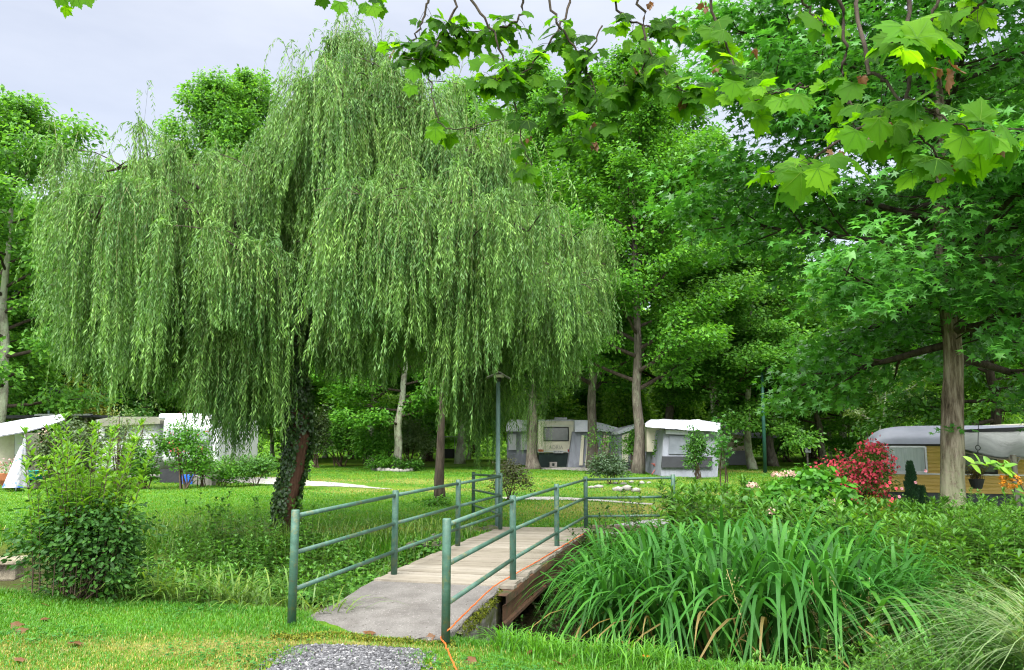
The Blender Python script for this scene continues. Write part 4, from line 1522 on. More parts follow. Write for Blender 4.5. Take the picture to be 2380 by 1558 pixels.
# --- porch tent with dark trim
pt_ = thing('porch_tent', 'small porch tent with a dark arched trim between the awning and the tall grey tent', 'tent', P(1490, 1090, 39.5))
part('roof', m_tarp, pt_, lambda mb: prism(mb, [(1436, 1003, 39.5), (1462, 992, 39.5), (1486, 985.5, 39.5), (1512, 991, 39.5), (1546, 1004, 39.5), (1546, 1009, 39.5), (1490, 994, 39.5), (1436, 1010, 39.5)], 3.4))
part('trim', m_dgrey, pt_, lambda mb: prism(mb, [(1486, 988, 39.3), (1512, 993.5, 39.3), (1545, 1006, 39.3), (1549, 1050, 39.3), (1541, 1052, 39.3), (1537, 1012, 39.3), (1511, 999, 39.3), (1486, 992, 39.3)], .12))
part('wall', m_grey, pt_, lambda mb: prism(mb, [(1440, 1009, 39.7), (1490, 993, 39.7), (1540, 1008, 39.7), (1543, 1090, 39.6), (1438, 1090, 39.6)], 3.0))
part('panel', m_ccanvas, pt_, lambda mb: prism(mb, [(1512, 1004, 39.6), (1528, 1008, 39.6), (1534, 1068, 39.5), (1522, 1068, 39.5)], .08))
part('panel', m_ccanvas, pt_, lambda mb: prism(mb, [(1446, 1012, 39.6), (1462, 1006, 39.6), (1460, 1076, 39.5), (1446, 1076, 39.5)], .08))
part('floor_flap', m_dgrey, pt_, lambda mb: prism(mb, [(1440, 1074, 39.5), (1542, 1072, 39.5), (1544, 1091, 39.4), (1438, 1091, 39.4)], .06))

# --- tall grey tent under a heap of white tarpaulin
tt_ = thing('frame_tent', 'tall grey tent with a dark band, covered by a loose white tarpaulin', 'tent', P(1590, 1112, 33.0))
TO = tuple(tt_.location)
TYF = 33.0
rngt = np.random.default_rng(12)


def tarp_top(mb):
    us = np.linspace(1500, 1674, 30)
    ridge = np.interp(us, [1500, 1512, 1545, 1590, 1622, 1632, 1674], [985, 975.5, 974, 976.5, 975, 977, 984])
    eave = np.interp(us, [1500, 1540, 1600, 1640, 1674], [992, 996, 1000, 1002, 1004])
    rows = []
    for k_, f_ in enumerate(np.linspace(0, 1, 8)):
        rows.append([P(u_, e_ + (r_ - e_) * math.sin(f_ * PI / 2) + rngt.normal(0, .5), TYF - .15 + f_ * 1.9) for u_, r_, e_ in zip(us, ridge, eave)])
    for f_ in (.35, .7, 1.0):
        rows.append([q_ + np.array([0, 2.6 * f_, -.5 * f_ * f_]) for q_ in np.array(rows[7])])
    V = np.array(rows)
    idx = np.arange(V.shape[0] * V.shape[1]).reshape(V.shape[:2])
    mb.add(V.reshape(-1, 3), np.stack([idx[:-1, :-1], idx[:-1, 1:], idx[1:, 1:], idx[1:, :-1]], -1).reshape(-1, 4))


part('tarpaulin', m_tarp, tt_, tarp_top, True)
part('wall', m_grey, tt_, lambda mb: prism(mb, [(1543, 1000, TYF + .3), (1672, 1003, TYF + .3), (1668, 1112, TYF), (1585, 1112, TYF), (1536, 1108, TYF)], 4.0))
part('caravan_side', m_cream, tt_, lambda mb: prism(mb, [(1503, 988, TYF + 2.2), (1548, 988, TYF + 2.2), (1548, 1050, TYF + 2.2), (1503, 1050, TYF + 2.2)], 2))
part('band', m_dgrey, tt_, lambda mb: prism(mb, [(1540, 1061, TYF - .02), (1655, 1062, TYF - .02), (1655, 1087, TYF - .07), (1537, 1087, TYF - .07)], .12))
part('window', mat('tent_film', (.15, .165, .185), (.10, .112, .125), scale=2, rough=.25), tt_, lambda mb: prism(mb, [(1556, 1014, TYF + .2), (1604, 1014, TYF + .2), (1604, 1056, TYF + .1), (1554, 1056, TYF + .1)], .1))
part('strip', m_tarp, tt_, lambda mb: prism(mb, [(1548, 999, TYF + .15), (1600, 1002, TYF + .15), (1598, 1011, TYF + .1), (1548, 1009, TYF + .1)], .1))

# --- beige tent with a pointed sun sail
bt = thing('canopy_tent', 'beige canvas tent with a white roof and pointed sun sail', 'tent', P(1700, 1064, 50))
part('wall', m_beige, bt, lambda mb: prism(mb, [(1668, 1006, 50), (1742, 1012, 50), (1742, 1048, 50), (1668, 1048, 50)], 3.5))
part('base_band', mat('grey_band', (.16, .165, .18), scale=3, rough=.8), bt, lambda mb: prism(mb, [(1667, 1047.5, 49.95), (1743, 1047.5, 49.95), (1743, 1081, 49.9), (1667, 1081, 49.9)], 3.6))
part('roof', m_tarp, bt, lambda mb: prism(mb, [(1640, 988, 49.8), (1668, 980.5, 49.8), (1702, 981, 49.8), (1722, 990, 49.8), (1744, 1008, 49.8), (1744, 1012, 49.8), (1700, 1008, 49.8), (1640, 1006, 49.8)], 4.2))


def sail(mb):
    a = [P(1690, 993, 49.6), P(1727, 990, 53.5), P(1822, 1014.5, 46.0), P(1700, 1007, 49.4)]
    n_ = 10
    V = []
    for i in range(n_ + 1):
        for j in range(n_ + 1):
            s_, t_ = i / n_, j / n_
            q_ = (1 - s_) * ((1 - t_) * a[0] + t_ * a[1]) + s_ * ((1 - t_) * a[3] + t_ * a[2])
            q_ = q_ - np.array([0, 0, .55]) * math.sin(PI * t_) * .35
            V.append(q_)
    V = np.array(V)
    idx = np.arange((n_ + 1) ** 2).reshape(n_ + 1, n_ + 1)
    qd = np.stack([idx[:-1, :-1], idx[:-1, 1:], idx[1:, 1:], idx[1:, :-1]], -1).reshape(-1, 4)
    mb.add(np.vstack([V, V - [0, 0, .03]]), np.vstack([qd, qd[:, ::-1] + len(V)]))


part('sun_sail', m_tarp, bt, sail, True)
part('pole', m_black, bt, lambda mb: tube(mb, [P(1820, 1016, 46.05), on(P(1791, 1078, 48)[0], 48, -.05)], .03, 6))

# --- white tent at the far side of the veiled trunk
et = thing('white_tent', 'white and grey tent partly hidden behind the veiled trunk', 'tent', P(1204, 1056, 47))
part('roof', m_tarp, et, lambda mb: prism(mb, [(1176, 990, 47), (1184, 976, 47), (1200, 975, 47), (1232, 978, 47), (1232, 1003, 46.6), (1176, 1003, 46.6)], 3.5))
part('wall', m_grey, et, lambda mb: prism(mb, [(1178, 1003, 47), (1231, 1003, 47), (1231, 1081, 46.8), (1178, 1081, 46.8)], 3.2))
part('panel', m_white, et, lambda mb: prism(mb, [(1182, 1010, 46.85), (1200, 1010, 46.85), (1200, 1046, 46.75), (1182, 1046, 46.75)], .08))
part('panel', m_white, et, lambda mb: prism(mb, [(1210, 1010, 46.85), (1226, 1010, 46.85), (1226, 1046, 46.75), (1210, 1046, 46.75)], .08))

# --- caravans on the left bank
c1 = thing('caravan', 'white caravan with a long side window, at the willow end of the left pitches', 'caravan', P(437, 1130, 28.5))
part('body', m_white, c1, lambda mb: box(mb, P(437, 1030, 28.0) + [0, 2.4, .12], (P(505, 1000, 28)[0] - P(366, 1000, 28)[0], 4.6, 1.85), bev=.34, seg=5), True)
part('roof', m_tarp, c1, lambda mb: box(mb, P(420, 968, 28.3) + [0, 2.2, 0], (1.75, 4.2, .22), bev=.09, seg=3), True)
wf = part('window', m_alu, c1, lambda mb: box(mb, P(437, 1012, 27.98), (1.5, .06, .55), bev=.02))
sub('pane', mat('curtained_glass', (.30, .32, .34), (.2, .22, .24), scale=5, rough=.15, stretch=(3, 1, .4)), wf, lambda mb: box(mb, P(437, 1012, 27.94), (1.4, .04, .46), bev=.015), tuple(c1.location))
for v_ in (1037, 1062):
    part('trim', m_alu, c1, lambda mb: box(mb, P(437, v_, 27.985), (2.1, .04, .03)))
part('skirt', m_dgrey, c1, lambda mb: box(mb, P(437, 1110, 28.2), (2.0, .05, .6)))
part('corner_post', m_white, c1, lambda mb: prism(mb, [(496, 985, 27.9), (507, 985, 27.9), (505, 1096, 27.8), (494, 1096, 27.8)], .35))
c2 = thing('caravan', 'pale grey caravan with a ribbed side behind the airy shrub', 'caravan', P(290, 1130, 29.5))
part('body', m_white, c2, lambda mb: box(mb, P(292, 1035, 29.5) + [0, 1.2, 0], (2.45, 2.4, 1.95), bev=.2, seg=4), True)
part('roof', mat('olive_roof', (.20, .20, .15), (.12, .12, .09), scale=2, rough=.7), c2, lambda mb: prism(mb, [(222, 976, 29.2), (262, 969, 29.2), (360, 969, 29.2), (372, 977, 29.2), (372, 985, 29.2), (230, 992, 29.2)], 3))
for v_ in (1020, 1045, 1065):
    part('trim', m_alu, c2, lambda mb: box(mb, P(292, v_, 29.47), (2.3, .04, .025)))
part('window', m_glass, c2, lambda mb: box(mb, P(268, 1008, 29.46), (.8, .05, .45), bev=.02))
cn = thing('canopy', 'curved white canopy roof over the beige wall at the left edge', 'canopy', P(60, 1130, 27))


def canopy(mb):
    n_ = 16
    fr = np.column_stack([np.linspace(-60, 150, n_), np.interp(np.linspace(-60, 150, n_), [-60, 0, 60, 110, 150], [1022, 1013, 1003, 990, 976])])
    bk = np.column_stack([np.linspace(-60, 150, n_), np.interp(np.linspace(-60, 150, n_), [-60, 0, 60, 110, 150], [996, 985, 974, 970, 970])])
    V = []
    for (u1, v1), (u2, v2) in zip(fr, bk):
        a_, b_ = P(u1, v1, 25.6), P(u2, v2, 29.2)
        for t_ in np.linspace(0, 1, 8):
            V.append(a_ + (b_ - a_) * t_ + [0, 0, .16 * math.sin(PI * t_)])
    V = np.array(V)
    idx = np.arange(n_ * 8).reshape(n_, 8)
    qd = np.stack([idx[:-1, :-1], idx[:-1, 1:], idx[1:, 1:], idx[1:, :-1]], -1).reshape(-1, 4)
    mb.add(np.vstack([V, V - [0, 0, .03]]), np.vstack([qd, qd[:, ::-1] + len(V)]))


part('roof', m_tarp, cn, canopy, True)
part('wall', mat('beige_wall', (.42, .40, .31), (.32, .30, .23), scale=4, rough=.9), cn, lambda mb: prism(mb, [(-80, 1012, 28.8), (33, 1006, 28.8), (33, 1132, 28.8), (-80, 1132, 28.8)], 1.5))
part('door', m_white, cn, lambda mb: prism(mb, [(34, 1008, 28.7), (52, 1003, 28.7), (52, 1132, 28.7), (34, 1132, 28.7)], .08))
part('post', m_alu, cn, lambda mb: tube(mb, [P(57, 1030, 25.7) + [0, 0, .3], P(57, 1142, 25.7)], .03, 8))
part('post', m_alu, cn, lambda mb: tube(mb, [P(228, 976, 26.5), P(228, 1132, 26.5)], .03, 8))
cr_ = thing('carport', 'long low dark roof behind the white canopy', 'shelter', P(120, 1090, 33))
part('roof', m_dgrey, cr_, lambda mb: prism(mb, [(-60, 966, 32), (215, 964, 32), (218, 970, 32), (-60, 974, 32)], 5))
part('edge', m_white, cr_, lambda mb: [prism(mb, [(a_, 962.5, 31.95), (b_, 962, 31.95), (b_, 966, 31.95), (a_, 966.5, 31.95)], .2) for a_, b_ in ((80, 138), (150, 210))])
for u_ in (-40, 30, 110, 200):
    part('post', m_wood, cr_, lambda mb: tube(mb, [P(u_, 970, 32.5), on(P(u_, 970, 32.5)[0], 32.5, -.1)], .05, 6))

# --- yellow caravan on the right
YY = 18.6
yv = thing('caravan', 'vintage yellow ribbed caravan with a rounded grey roof and curtained window', 'caravan', (P(2029, 1080, YY)[0], YY, 0))
YO = tuple(yv.location)
m_yel = mat('yellow_panel', (.72, .48, .14), (.62, .40, .11), scale=2.2, rough=.4, spec=.4, extra=[((.40, .25, .07), 1.7, .6, .75)])
m_roofg = mat('grey_roof_paint', (.34, .35, .42), (.26, .27, .33), scale=1.6, rough=.42, spec=.4, bump=.1, bscale=6)
x0, x1 = P(2029, 1080, YY)[0], P(2029, 1080, YY)[0] + 5.6
z0, z1 = z_of(1142, YY), z_of(1034, YY)


def ribs(mb):
    zz = np.linspace(z0, z1, 85)
    nrib = 13
    yy = YY + .016 * np.abs(np.sin((zz - z0) / (z1 - z0) * nrib * PI)) ** .6
    # the end of the caravan is rounded in plan
    xs = np.concatenate([x0 + .18 * (1 - np.cos(np.linspace(0, PI / 2, 7))), [x1]])
    yo = np.concatenate([.18 * (1 - np.sin(np.linspace(0, PI / 2, 7))), [0]])
    xs = np.concatenate([[x0, x0], xs])
    yo = np.concatenate([[2.2, 1.0], yo])
    V = np.stack([np.repeat(xs[:, None], 85, 1), yy[None] + yo[:, None], np.repeat(zz[None], len(xs), 0)], -1)
    idx = np.arange(len(xs) * 85).reshape(len(xs), 85)
    mb.add(V.reshape(-1, 3), np.stack([idx[:-1, :-1], idx[1:, :-1], idx[1:, 1:], idx[:-1, 1:]], -1).reshape(-1, 4))
    box(mb, ((x0 + x1) / 2, YY + 1.15, (z0 + z1) / 2), (x1 - x0 - .06, 2.1, z1 - z0))


part('body', m_yel, yv, ribs)


def dome(mb):
    ni_, nj_ = 48, 20
    V = []
    hgt = z_of(989, YY) - z1
    for i in range(ni_ + 1):
        a_ = -1 + 2 * i / ni_
        a_ = math.copysign(abs(a_) ** .55, a_)
        for j in range(nj_ + 1):
            b_ = -1 + 2 * j / nj_
            b_ = math.copysign(abs(b_) ** .7, b_)
            zz = hgt * max(0, 1 - abs(a_) ** 9) ** .55 * (max(0, 1 - abs(b_) ** 2.4) ** .6) * (.86 + .14 * (1 - b_ * b_))
            V.append([(x0 + x1) / 2 + a_ * ((x1 - x0) / 2 + .03), YY + 1.08 + b_ * 1.14, z1 + zz])
    idx = np.arange((ni_ + 1) * (nj_ + 1)).reshape(ni_ + 1, nj_ + 1)
    mb.add(V, np.stack([idx[:-1, :-1], idx[1:, :-1], idx[1:, 1:], idx[:-1, 1:]], -1).reshape(-1, 4))


part('roof', m_roofg, yv, dome, True)
part('gutter', m_black, yv, lambda mb: box(mb, ((x0 + x1) / 2, YY - .05, z1 + .0), (x1 - x0 + .04, .07, .045), bev=.01))
part('trim', m_alu, yv, lambda mb: box(mb, ((x0 + x1) / 2 + .1, YY - .01, z_of(1100, YY)), (x1 - x0 - .3, .04, .03)))
a0_, a1_ = P(2051, 1060, YY)[0], P(2138, 1060, YY)[0]
b0_, b1_ = z_of(1096, YY), z_of(1034 + 4, YY)
wf = part('window', m_alu, yv, lambda mb: [box(mb, ((a0_ + a1_) / 2, YY - .02, b_), (a1_ - a0_, .06, .045)) for b_ in (b0_, b1_)] + [box(mb, (a_, YY - .02, (b0_ + b1_) / 2), (.045, .058, b1_ - b0_)) for a_ in (a0_, a1_)])


def curtain(mb):
    xs = np.linspace(a0_ + .03, a1_ - .03, 90)
    yy = YY - .008 - .012 * np.abs(np.sin(xs * 26 + np.sin(xs * 7) * 2))
    V = np.concatenate([np.stack([xs, yy, xs * 0 + b0_ + .02], 1), np.stack([xs, yy, xs * 0 + b1_ - .02], 1)])
    mb.add(V, [[i, i + 1, 91 + i, 90 + i] for i in range(89)])


sub('curtain', mat('net_curtain', (.58, .62, .64), (.44, .49, .52), scale=6, rough=.8, stretch=(5, 1, .3)), wf, curtain, YO, True)
part('skirt', mat('grey_skirt', (.085, .09, .105), (.05, .053, .063), scale=1.5, rough=.7), yv, lambda mb: box(mb, ((x0 + x1) / 2 + .15, YY + .9, z0 - .55), (x1 - x0 - .3, 1.7, 1.1)))
a2_, a3_ = P(2222, 1060, YY)[0], P(2262, 1060, YY)[0]
wf = part('window', m_black, yv, lambda mb: box(mb, ((a2_ + a3_) / 2, YY - .03, (b0_ + b1_) / 2 - .02), (a3_ - a2_ + .3, .06, b1_ - b0_), bev=.01))
sub('pane', m_glass, wf, lambda mb: box(mb, ((a2_ + a3_) / 2, YY - .055, (b0_ + b1_) / 2 - .02), (a3_ - a2_ + .18, .04, b1_ - b0_ - .1)), YO)

yv.rotation_euler = (0, 0, math.radians(-21))
ya = thing('awning', 'weathered grey tarpaulin awning on timber posts in front of the yellow caravan', 'awning', P(2330, 1290, 15.5))
m_oldtarp = mat('weathered_tarpaulin', (.46, .46, .43), (.30, .31, .29), scale=1.3, rough=.75, bump=1.0, bscale=2.6, extra=[((.22, .23, .20), 2.1, .58, .72)])


def oldtarp(mb):
    nu_, nv_ = 26, 16
    us = np.linspace(2216, 2560, nu_)
    top_v = np.interp(us, [2216, 2380, 2560], [1006, 999, 992])
    bot_v = np.interp(us, [2216, 2260, 2325, 2380, 2560], [1042, 1049, 1064, 1061, 1060])
    r_ = np.random.default_rng(2)
    V = []
    for i in range(nu_):
        a_, b_ = P(us[i], top_v[i], 17.3), P(us[i], bot_v[i], 15.2)
        for j in range(nv_):
            t_ = j / (nv_ - 1)
            V.append(a_ + (b_ - a_) * t_ + [0, 0, -.13 * math.sin(PI * t_) * (1 + .5 * math.sin(us[i] * .06)) + r_.normal(0, .006)])
    V = np.array(V)
    # hanging hem
    idx = np.arange(nu_ * nv_).reshape(nu_, nv_)
    qd = np.stack([idx[:-1, :-1], idx[:-1, 1:], idx[1:, 1:], idx[1:, :-1]], -1).reshape(-1, 4)
    mb.add(np.vstack([V, V - [0, .01, .02]]), np.vstack([qd, qd[:, ::-1] + len(V)]))


part('tarpaulin', m_oldtarp, ya, oldtarp, True)
part('ridge_board', m_black, ya, lambda mb: prism(mb, [(2216, 1000, 17.3), (2560, 985, 17.1), (2560, 994, 17.1), (2216, 1007, 17.3)], .25))
part('rafter', m_wood, ya, lambda mb: prism(mb, [(2216, 1045, 15.3), (2325, 1066, 15.2), (2560, 1063, 15.2), (2560, 1066, 15.2), (2325, 1069, 15.2), (2216, 1048, 15.3)], .06))
part('post', m_wood, ya, lambda mb: box(mb, (P(2358, 1100, 15.15)[0], 15.15, .45), (.085, .085, 1.75), bev=.008))
part('brace', m_wood, ya, lambda mb: [tube(mb, [P(2345, 1063, 15.15), P(2357, 1085, 15.15)], .014, 6), tube(mb, [P(2372, 1063, 15.15), P(2359, 1085, 15.15)], .014, 6)])
part('upper_roof', m_ccanvas, ya, lambda mb: prism(mb, [(2150, 996, 20.4), (2560, 978, 20.4), (2560, 986, 20.4), (2150, 1003, 20.4)], 1.2))
hk = thing('hook', 'black iron hook hanging on a cord in front of the grey awning', 'hook', P(2273, 1040, 14.9))
part('cord', m_black, hk, lambda mb: tube(mb, [P(2274, 985, 14.9), P(2273, 1036, 14.9)], .007, 5))
part('ring', m_black, hk, lambda mb: tube(mb, [P(2273, 1041, 14.9) + [math.cos(a_) * .045, 0, math.sin(a_) * .045] for a_ in np.linspace(0, 2 * PI, 20)], .008, 5))

# --- lamp posts and mast
lb = on(*P(1157, 1200, 14.3)[:2])
lpst = thing('lamp_post', 'grey green lamp post with a gabled metal hood beside the far end of the bridge', 'lamp post', lb)
m_lampg = mat('grey_green_paint', (.15, .24, .21), (.10, .17, .15), scale=4, rough=.5)
lx, ly = lb[0], lb[1]
ztop = z_of(884, ly)
part('pole', m_lampg, lpst, lambda mb: tube(mb, [(lx, ly, -.1), (lx, ly, .9), (lx, ly, .92), (lx, ly, ztop)], [.055, .055, .042, .040], 14), True)
part('socket', m_black, lpst, lambda mb: tube(mb, [(lx, ly, ztop - .03), (lx, ly, ztop + .05)], [.05, .06], 12))


def hood(mb):
    for s_, sl_ in ((-1, -.10), (1, -.13)):
        V = []
        for (xx, zz) in ((0, .0), (.225 * s_, sl_)):
            for yy in (-.2, .2):
                for th_ in (0, -.018):
                    V.append([lx + .02 + xx, ly + yy, ztop + .15 + zz + th_ - .0])
        mb.add(V, [[0, 2, 6, 4], [1, 5, 7, 3], [0, 4, 5, 1], [2, 3, 7, 6], [4, 6, 7, 5], [0, 1, 3, 2]])


part('hood', mat('dull_zinc', (.30, .29, .27), (.20, .195, .18), scale=5, rough=.5, metal=.3), lpst, hood)
part('lamp', mat('milky_lens', (.55, .53, .45), scale=8, rough=.3), lpst, lambda mb: box(mb, (lx + .01, ly, ztop + .075), (.2, .26, .06), bev=.02))
mbs = on((1770 - 1190) / F * 38.5, 38.5)
ms = thing('mast', 'tall dark green mast with a black floodlight in front of the forked tree', 'lamp post', mbs)
m_mast = mat('mast_green', (.02, .085, .06), (.014, .055, .04), scale=3, rough=.5)
part('pole', m_mast, ms, lambda mb: tube(mb, [(mbs[0], mbs[1], -.1), (mbs[0] + .05, mbs[1], z_of(850, 38.5))], [.1, .07], 12), True)
part('arm', m_mast, ms, lambda mb: tube(mb, [(mbs[0] + .05, mbs[1], z_of(868, 38.5)), (mbs[0] + .16, mbs[1] - .05, z_of(836, 38.5))], .06, 8))
part('floodlight', m_black, ms, lambda mb: box(mb, (mbs[0] + .28, mbs[1] - .05, z_of(857, 38.5)), (.3, .3, .4), bev=.1, seg=3), True)
lfb = on((118 - 1190) / F * 35, 35)
lf = thing('lamp_post', 'thin green lamp post with a bent arm behind the white canopy', 'lamp post', lfb)
part('pole', m_lampg, lf, lambda mb: tube(mb, spline([lfb, (lfb[0], 35, z_of(920, 35)), (lfb[0] + .12, 35, z_of(908, 35)), (lfb[0] + .32, 35, z_of(905, 35))], 14), .045, 8), True)
part('lamp', m_black, lf, lambda mb: box(mb, (lfb[0] + .3, 35, z_of(911, 35)), (.42, .25, .12), bev=.04))

# --- playground
pgd = on((1988 - 1190) / F * 60, 60)
ply = thing('climbing_tower', 'wooden playground tower with a turquoise roof', 'play tower', pgd)
m_turq = mat('turquoise_roof', (.13, .36, .33), (.10, .28, .26), scale=2, rough=.6)


def pz(v):
    return z_of(v, 60)


pxm = 60 / F
part('roof', m_turq, ply, lambda mb: prism(mb, [(1974, 955, 59.4), (1979, 937, 59.9), (2004, 936, 59.9), (2006, 954, 59.4)], 1.4))
for u_, dy_ in ((1975, 0), (2003, 0), (1981, 1.1), (2009, 1.1)):
    part('post', m_wood, ply, lambda mb: box(mb, ((u_ - 1190) * pxm, 60 + dy_, pz(952) / 2), (.11, .11, pz(952))))
part('floor', m_wood, ply, lambda mb: box(mb, ((1990 - 1190) * pxm, 60.5, pz(990)), (1.15, 1.2, .09)))
part('panel', mat('pale_panel', (.48, .42, .36), (.38, .33, .28), scale=3, rough=.8), ply, lambda mb: box(mb, ((1989 - 1190) * pxm, 59.95, pz(982)), (.95, .05, .42)))
part('crossbar', m_wood, ply, lambda mb: tube(mb, [((1918 - 1190) * pxm, 60, pz(971)), ((1974 - 1190) * pxm, 60, pz(972))], .06, 6))
for u_ in (1919, 1924, 1946):
    part('post', m_wood, ply, lambda mb: box(mb, ((u_ - 1190) * pxm, 60, pz(971) / 2), (.09, .09, pz(971))))
part('rungs', m_wood, ply, lambda mb: [tube(mb, [((1921 - 1190) * pxm, 60, pz(v_)), ((1946 - 1190) * pxm, 60, pz(v_))], .035, 5) for v_ in (980, 990, 1000)])

# --- small things
ub = on((1868 - 1190) / F * 48, 48)
u_t = thing('utility_post', 'white electricity supply box on a short post in the far lawn', 'supply box', ub)
part('post', m_wood, u_t, lambda mb: box(mb, (ub[0], 48, .35), (.1, .1, .8)))
part('box', m_white, u_t, lambda mb: box(mb, (ub[0], 47.95, .95), (.38, .22, .42), bev=.02))
part('socket', m_black, u_t, lambda mb: box(mb, (ub[0] + .08, 47.83, .95), (.12, .04, .14), bev=.01))

chb = GH(1530, 1102)
cs = chb[1] / F


def CPX(u, v, dy=0.0):
    p_ = P(u, v, chb[1] + dy)
    return p_


ch_ = thing('folding_chair', 'red framed folding chair in front of the porch tent', 'chair', chb)
m_redm = mat('red_metal', (.36, .08, .06), scale=8, rough=.5)
for dy_ in (-.22, .22):
    part('leg', m_redm, ch_, lambda mb: tube(mb, [CPX(1515, 1103, dy_), CPX(1532, 1078, dy_), CPX(1533, 1062, dy_)], .022, 6))
    part('leg', m_redm, ch_, lambda mb: tube(mb, [CPX(1544, 1103, dy_), CPX(1517, 1078, dy_)], .022, 6))
part('seat', m_redm, ch_, lambda mb: box(mb, tuple((CPX(1517, 1079) + CPX(1534, 1078)) / 2), (.40, .42, .03), bev=.01))
part('backrest', m_redm, ch_, lambda mb: box(mb, tuple(CPX(1533, 1067)), (.03, .42, .2), bev=.01))
pbk = GH(1498, 1094)
bk = thing('bucket', 'dark green bucket standing beside the grey tree trunk', 'bucket', pbk)
part('tub', mat('bucket_green', (.02, .045, .035), scale=6, rough=.5), bk, lambda mb: tube(mb, [pbk, pbk + [0, 0, .42], pbk + [0, 0, .45]], [.15, .2, .215], 16))
part('handle', m_black, bk, lambda mb: tube(mb, [pbk + [.2 * math.cos(a_), 0, .43 + .12 * math.sin(a_)] for a_ in np.linspace(0, PI, 12)], .01, 5))
ptb = GH(1548, 1096)
pot = thing('flower_pot', 'small terracotta pot beside the folding chair', 'pot', ptb)
part('pot', m_terra, pot, lambda mb: tube(mb, [ptb, ptb + [0, 0, .26], ptb + [0, 0, .3]], [.11, .16, .17], 14))

rs = np.random.default_rng(15)
for i, (u, v, s_) in enumerate([(1437, 1142, .26), (1458, 1140, .30), (1478, 1143, .24), (1448, 1127, .16), (1468, 1122, .15), (1492, 1125, .18), (1508, 1124, .13), (1430, 1125, .14), (1375, 1136, .2), (1392, 1134, .22)]):
    b_ = GH(u, v)
    mb = MB()
    stones(mb, rs, [b_ + [0, 0, s_ * .2]], [s_ * .72], .55, jit=.1)
    tag(mb.build('stone', m_stone, None, b_), 'pale rounded stone lying in the grass near the grey trunk and evergreen bush', 'stone', 'stones by the straight grey trunk')
for i in range(15):
    a_ = PI * (1.02 + .96 * i / 14)
    b_ = on((922 - 1190) / F * 41 + .98 * math.cos(a_) * 1.05, 41 + .95 * math.sin(a_))
    s_ = rs.uniform(.13, .26)
    mb = MB()
    stones(mb, rs, [b_ + [0, 0, s_ * .3]], [s_], .75, jit=.1)
    tag(mb.build('stone', m_stone, None, b_), 'stone in the ring round the foot of the lichen trunk', 'stone', 'ring of stones round the lichen trunk')
sgb = GH(871, 1091)
sg = thing('plant_label', 'small white plant label on a stake beside the stone ring', 'sign', sgb)
part('stake', m_wood, sg, lambda mb: box(mb, tuple(sgb + [0, 0, .1]), (.03, .03, .24)))
part('board', m_white, sg, lambda mb: box(mb, tuple(sgb + [0, -.03, .2]), (.2, .02, .13)))
rd = P(924, 1027, 40.66)

# garden swing far behind
gsb = on((1046 - 1190) / F * 56, 56)
gs = thing('garden_seat', 'small white framed garden seat with a canopy far behind the dark trunk', 'garden seat', gsb)
part('frame', m_white, gs, lambda mb: [tube(mb, [gsb + [sx_, 0, 0], gsb + [sx_ * .9, .1, 1.75]], .025, 5) for sx_ in (-.4, .4)])
part('canopy', m_white, gs, lambda mb: box(mb, tuple(gsb + [.1, 0, 1.8]), (1.1, .8, .06)))
part('seat', m_black, gs, lambda mb: box(mb, tuple(gsb + [0, .1, .6]), (.7, .5, .7), bev=.05))

# left pitch bits
pb_ = GH(44, 1142)
pbY = pb_[1]
ps = thing('parasol', 'closed grey patterned parasol with a blue stripe beside the big bush', 'parasol', pb_)


def parasol(mb):
    n_ = 18
    rows = []
    for z_, r_ in ((.12, .34), (.5, .26), (1.0, .15), (1.35, .07), (1.42, .02)):
        th = np.arange(n_) / n_ * 2 * PI
        rr_ = r_ * (1 + .22 * np.cos(th * 6))
        rows.append(np.stack([pb_[0] + rr_ * np.cos(th) - .1 + .08 * z_, pb_[1] + rr_ * np.sin(th), pb_[2] + z_ + 0 * th], 1))
    V = np.array(rows)
    idx = np.arange(len(rows) * n_).reshape(len(rows), n_)
    mb.add(V.reshape(-1, 3), np.stack([idx[:-1], np.roll(idx, -1, 1)[:-1], np.roll(idx, -1, 1)[1:], idx[1:]], -1).reshape(-1, 4))


part('cloth', mat('patterned_cloth', (.46, .46, .48), (.16, .17, .20), scale=9, rough=.9, extra=[((.05, .14, .42), 2.5, .55, .6)]), ps, parasol, True)
part('pole', m_alu, ps, lambda mb: tube(mb, [pb_ + [-.1, 0, 0], pb_ + [.02, 0, 1.6]], .02, 6))
tb_ = GH(24, 1138)
bw = thing('planter_bowl', 'terracotta coloured planter bowl with pink flowers at the left edge', 'planter', tb_)
part('bowl', m_terra, bw, lambda mb: tube(mb, [tb_ + [0, 0, .05], tb_ + [0, 0, .3], tb_ + [0, 0, .5]], [.18, .38, .45], 18))
tu_ = GH(78, 1135)
tq = thing('tub', 'turquoise plastic tub under the big grey green bush', 'tub', tu_)
part('shell', mat('turquoise_plastic', (.03, .42, .40), scale=5, rough=.35), tq, lambda mb: tube(mb, [tu_ + [0, 0, .28], tu_ + [0, 0, .5], tu_ + [0, 0, .55]], [.26, .36, .38], 18))
part('stand', m_wood, tq, lambda mb: tube(mb, [tu_, tu_ + [0, 0, .3]], [.2, .18], 8))
bl_ = GH(436, 1126)
bc = thing('crate', 'blue plastic crate lying under the shrubs by the white caravan', 'crate', bl_)


def crate(mb):
    c_ = bl_ + [0, 0, .17]
    for dx_, dy_, sx_, sy_ in ((-.2, 0, .03, .34), (.2, 0, .03, .34), (0, -.17, .42, .03), (0, .17, .42, .03)):
        box(mb, tuple(c_ + [dx_, dy_, 0]), (sx_, sy_, .32), bev=.008)
    box(mb, tuple(c_ - [0, 0, .14]), (.4, .33, .03))


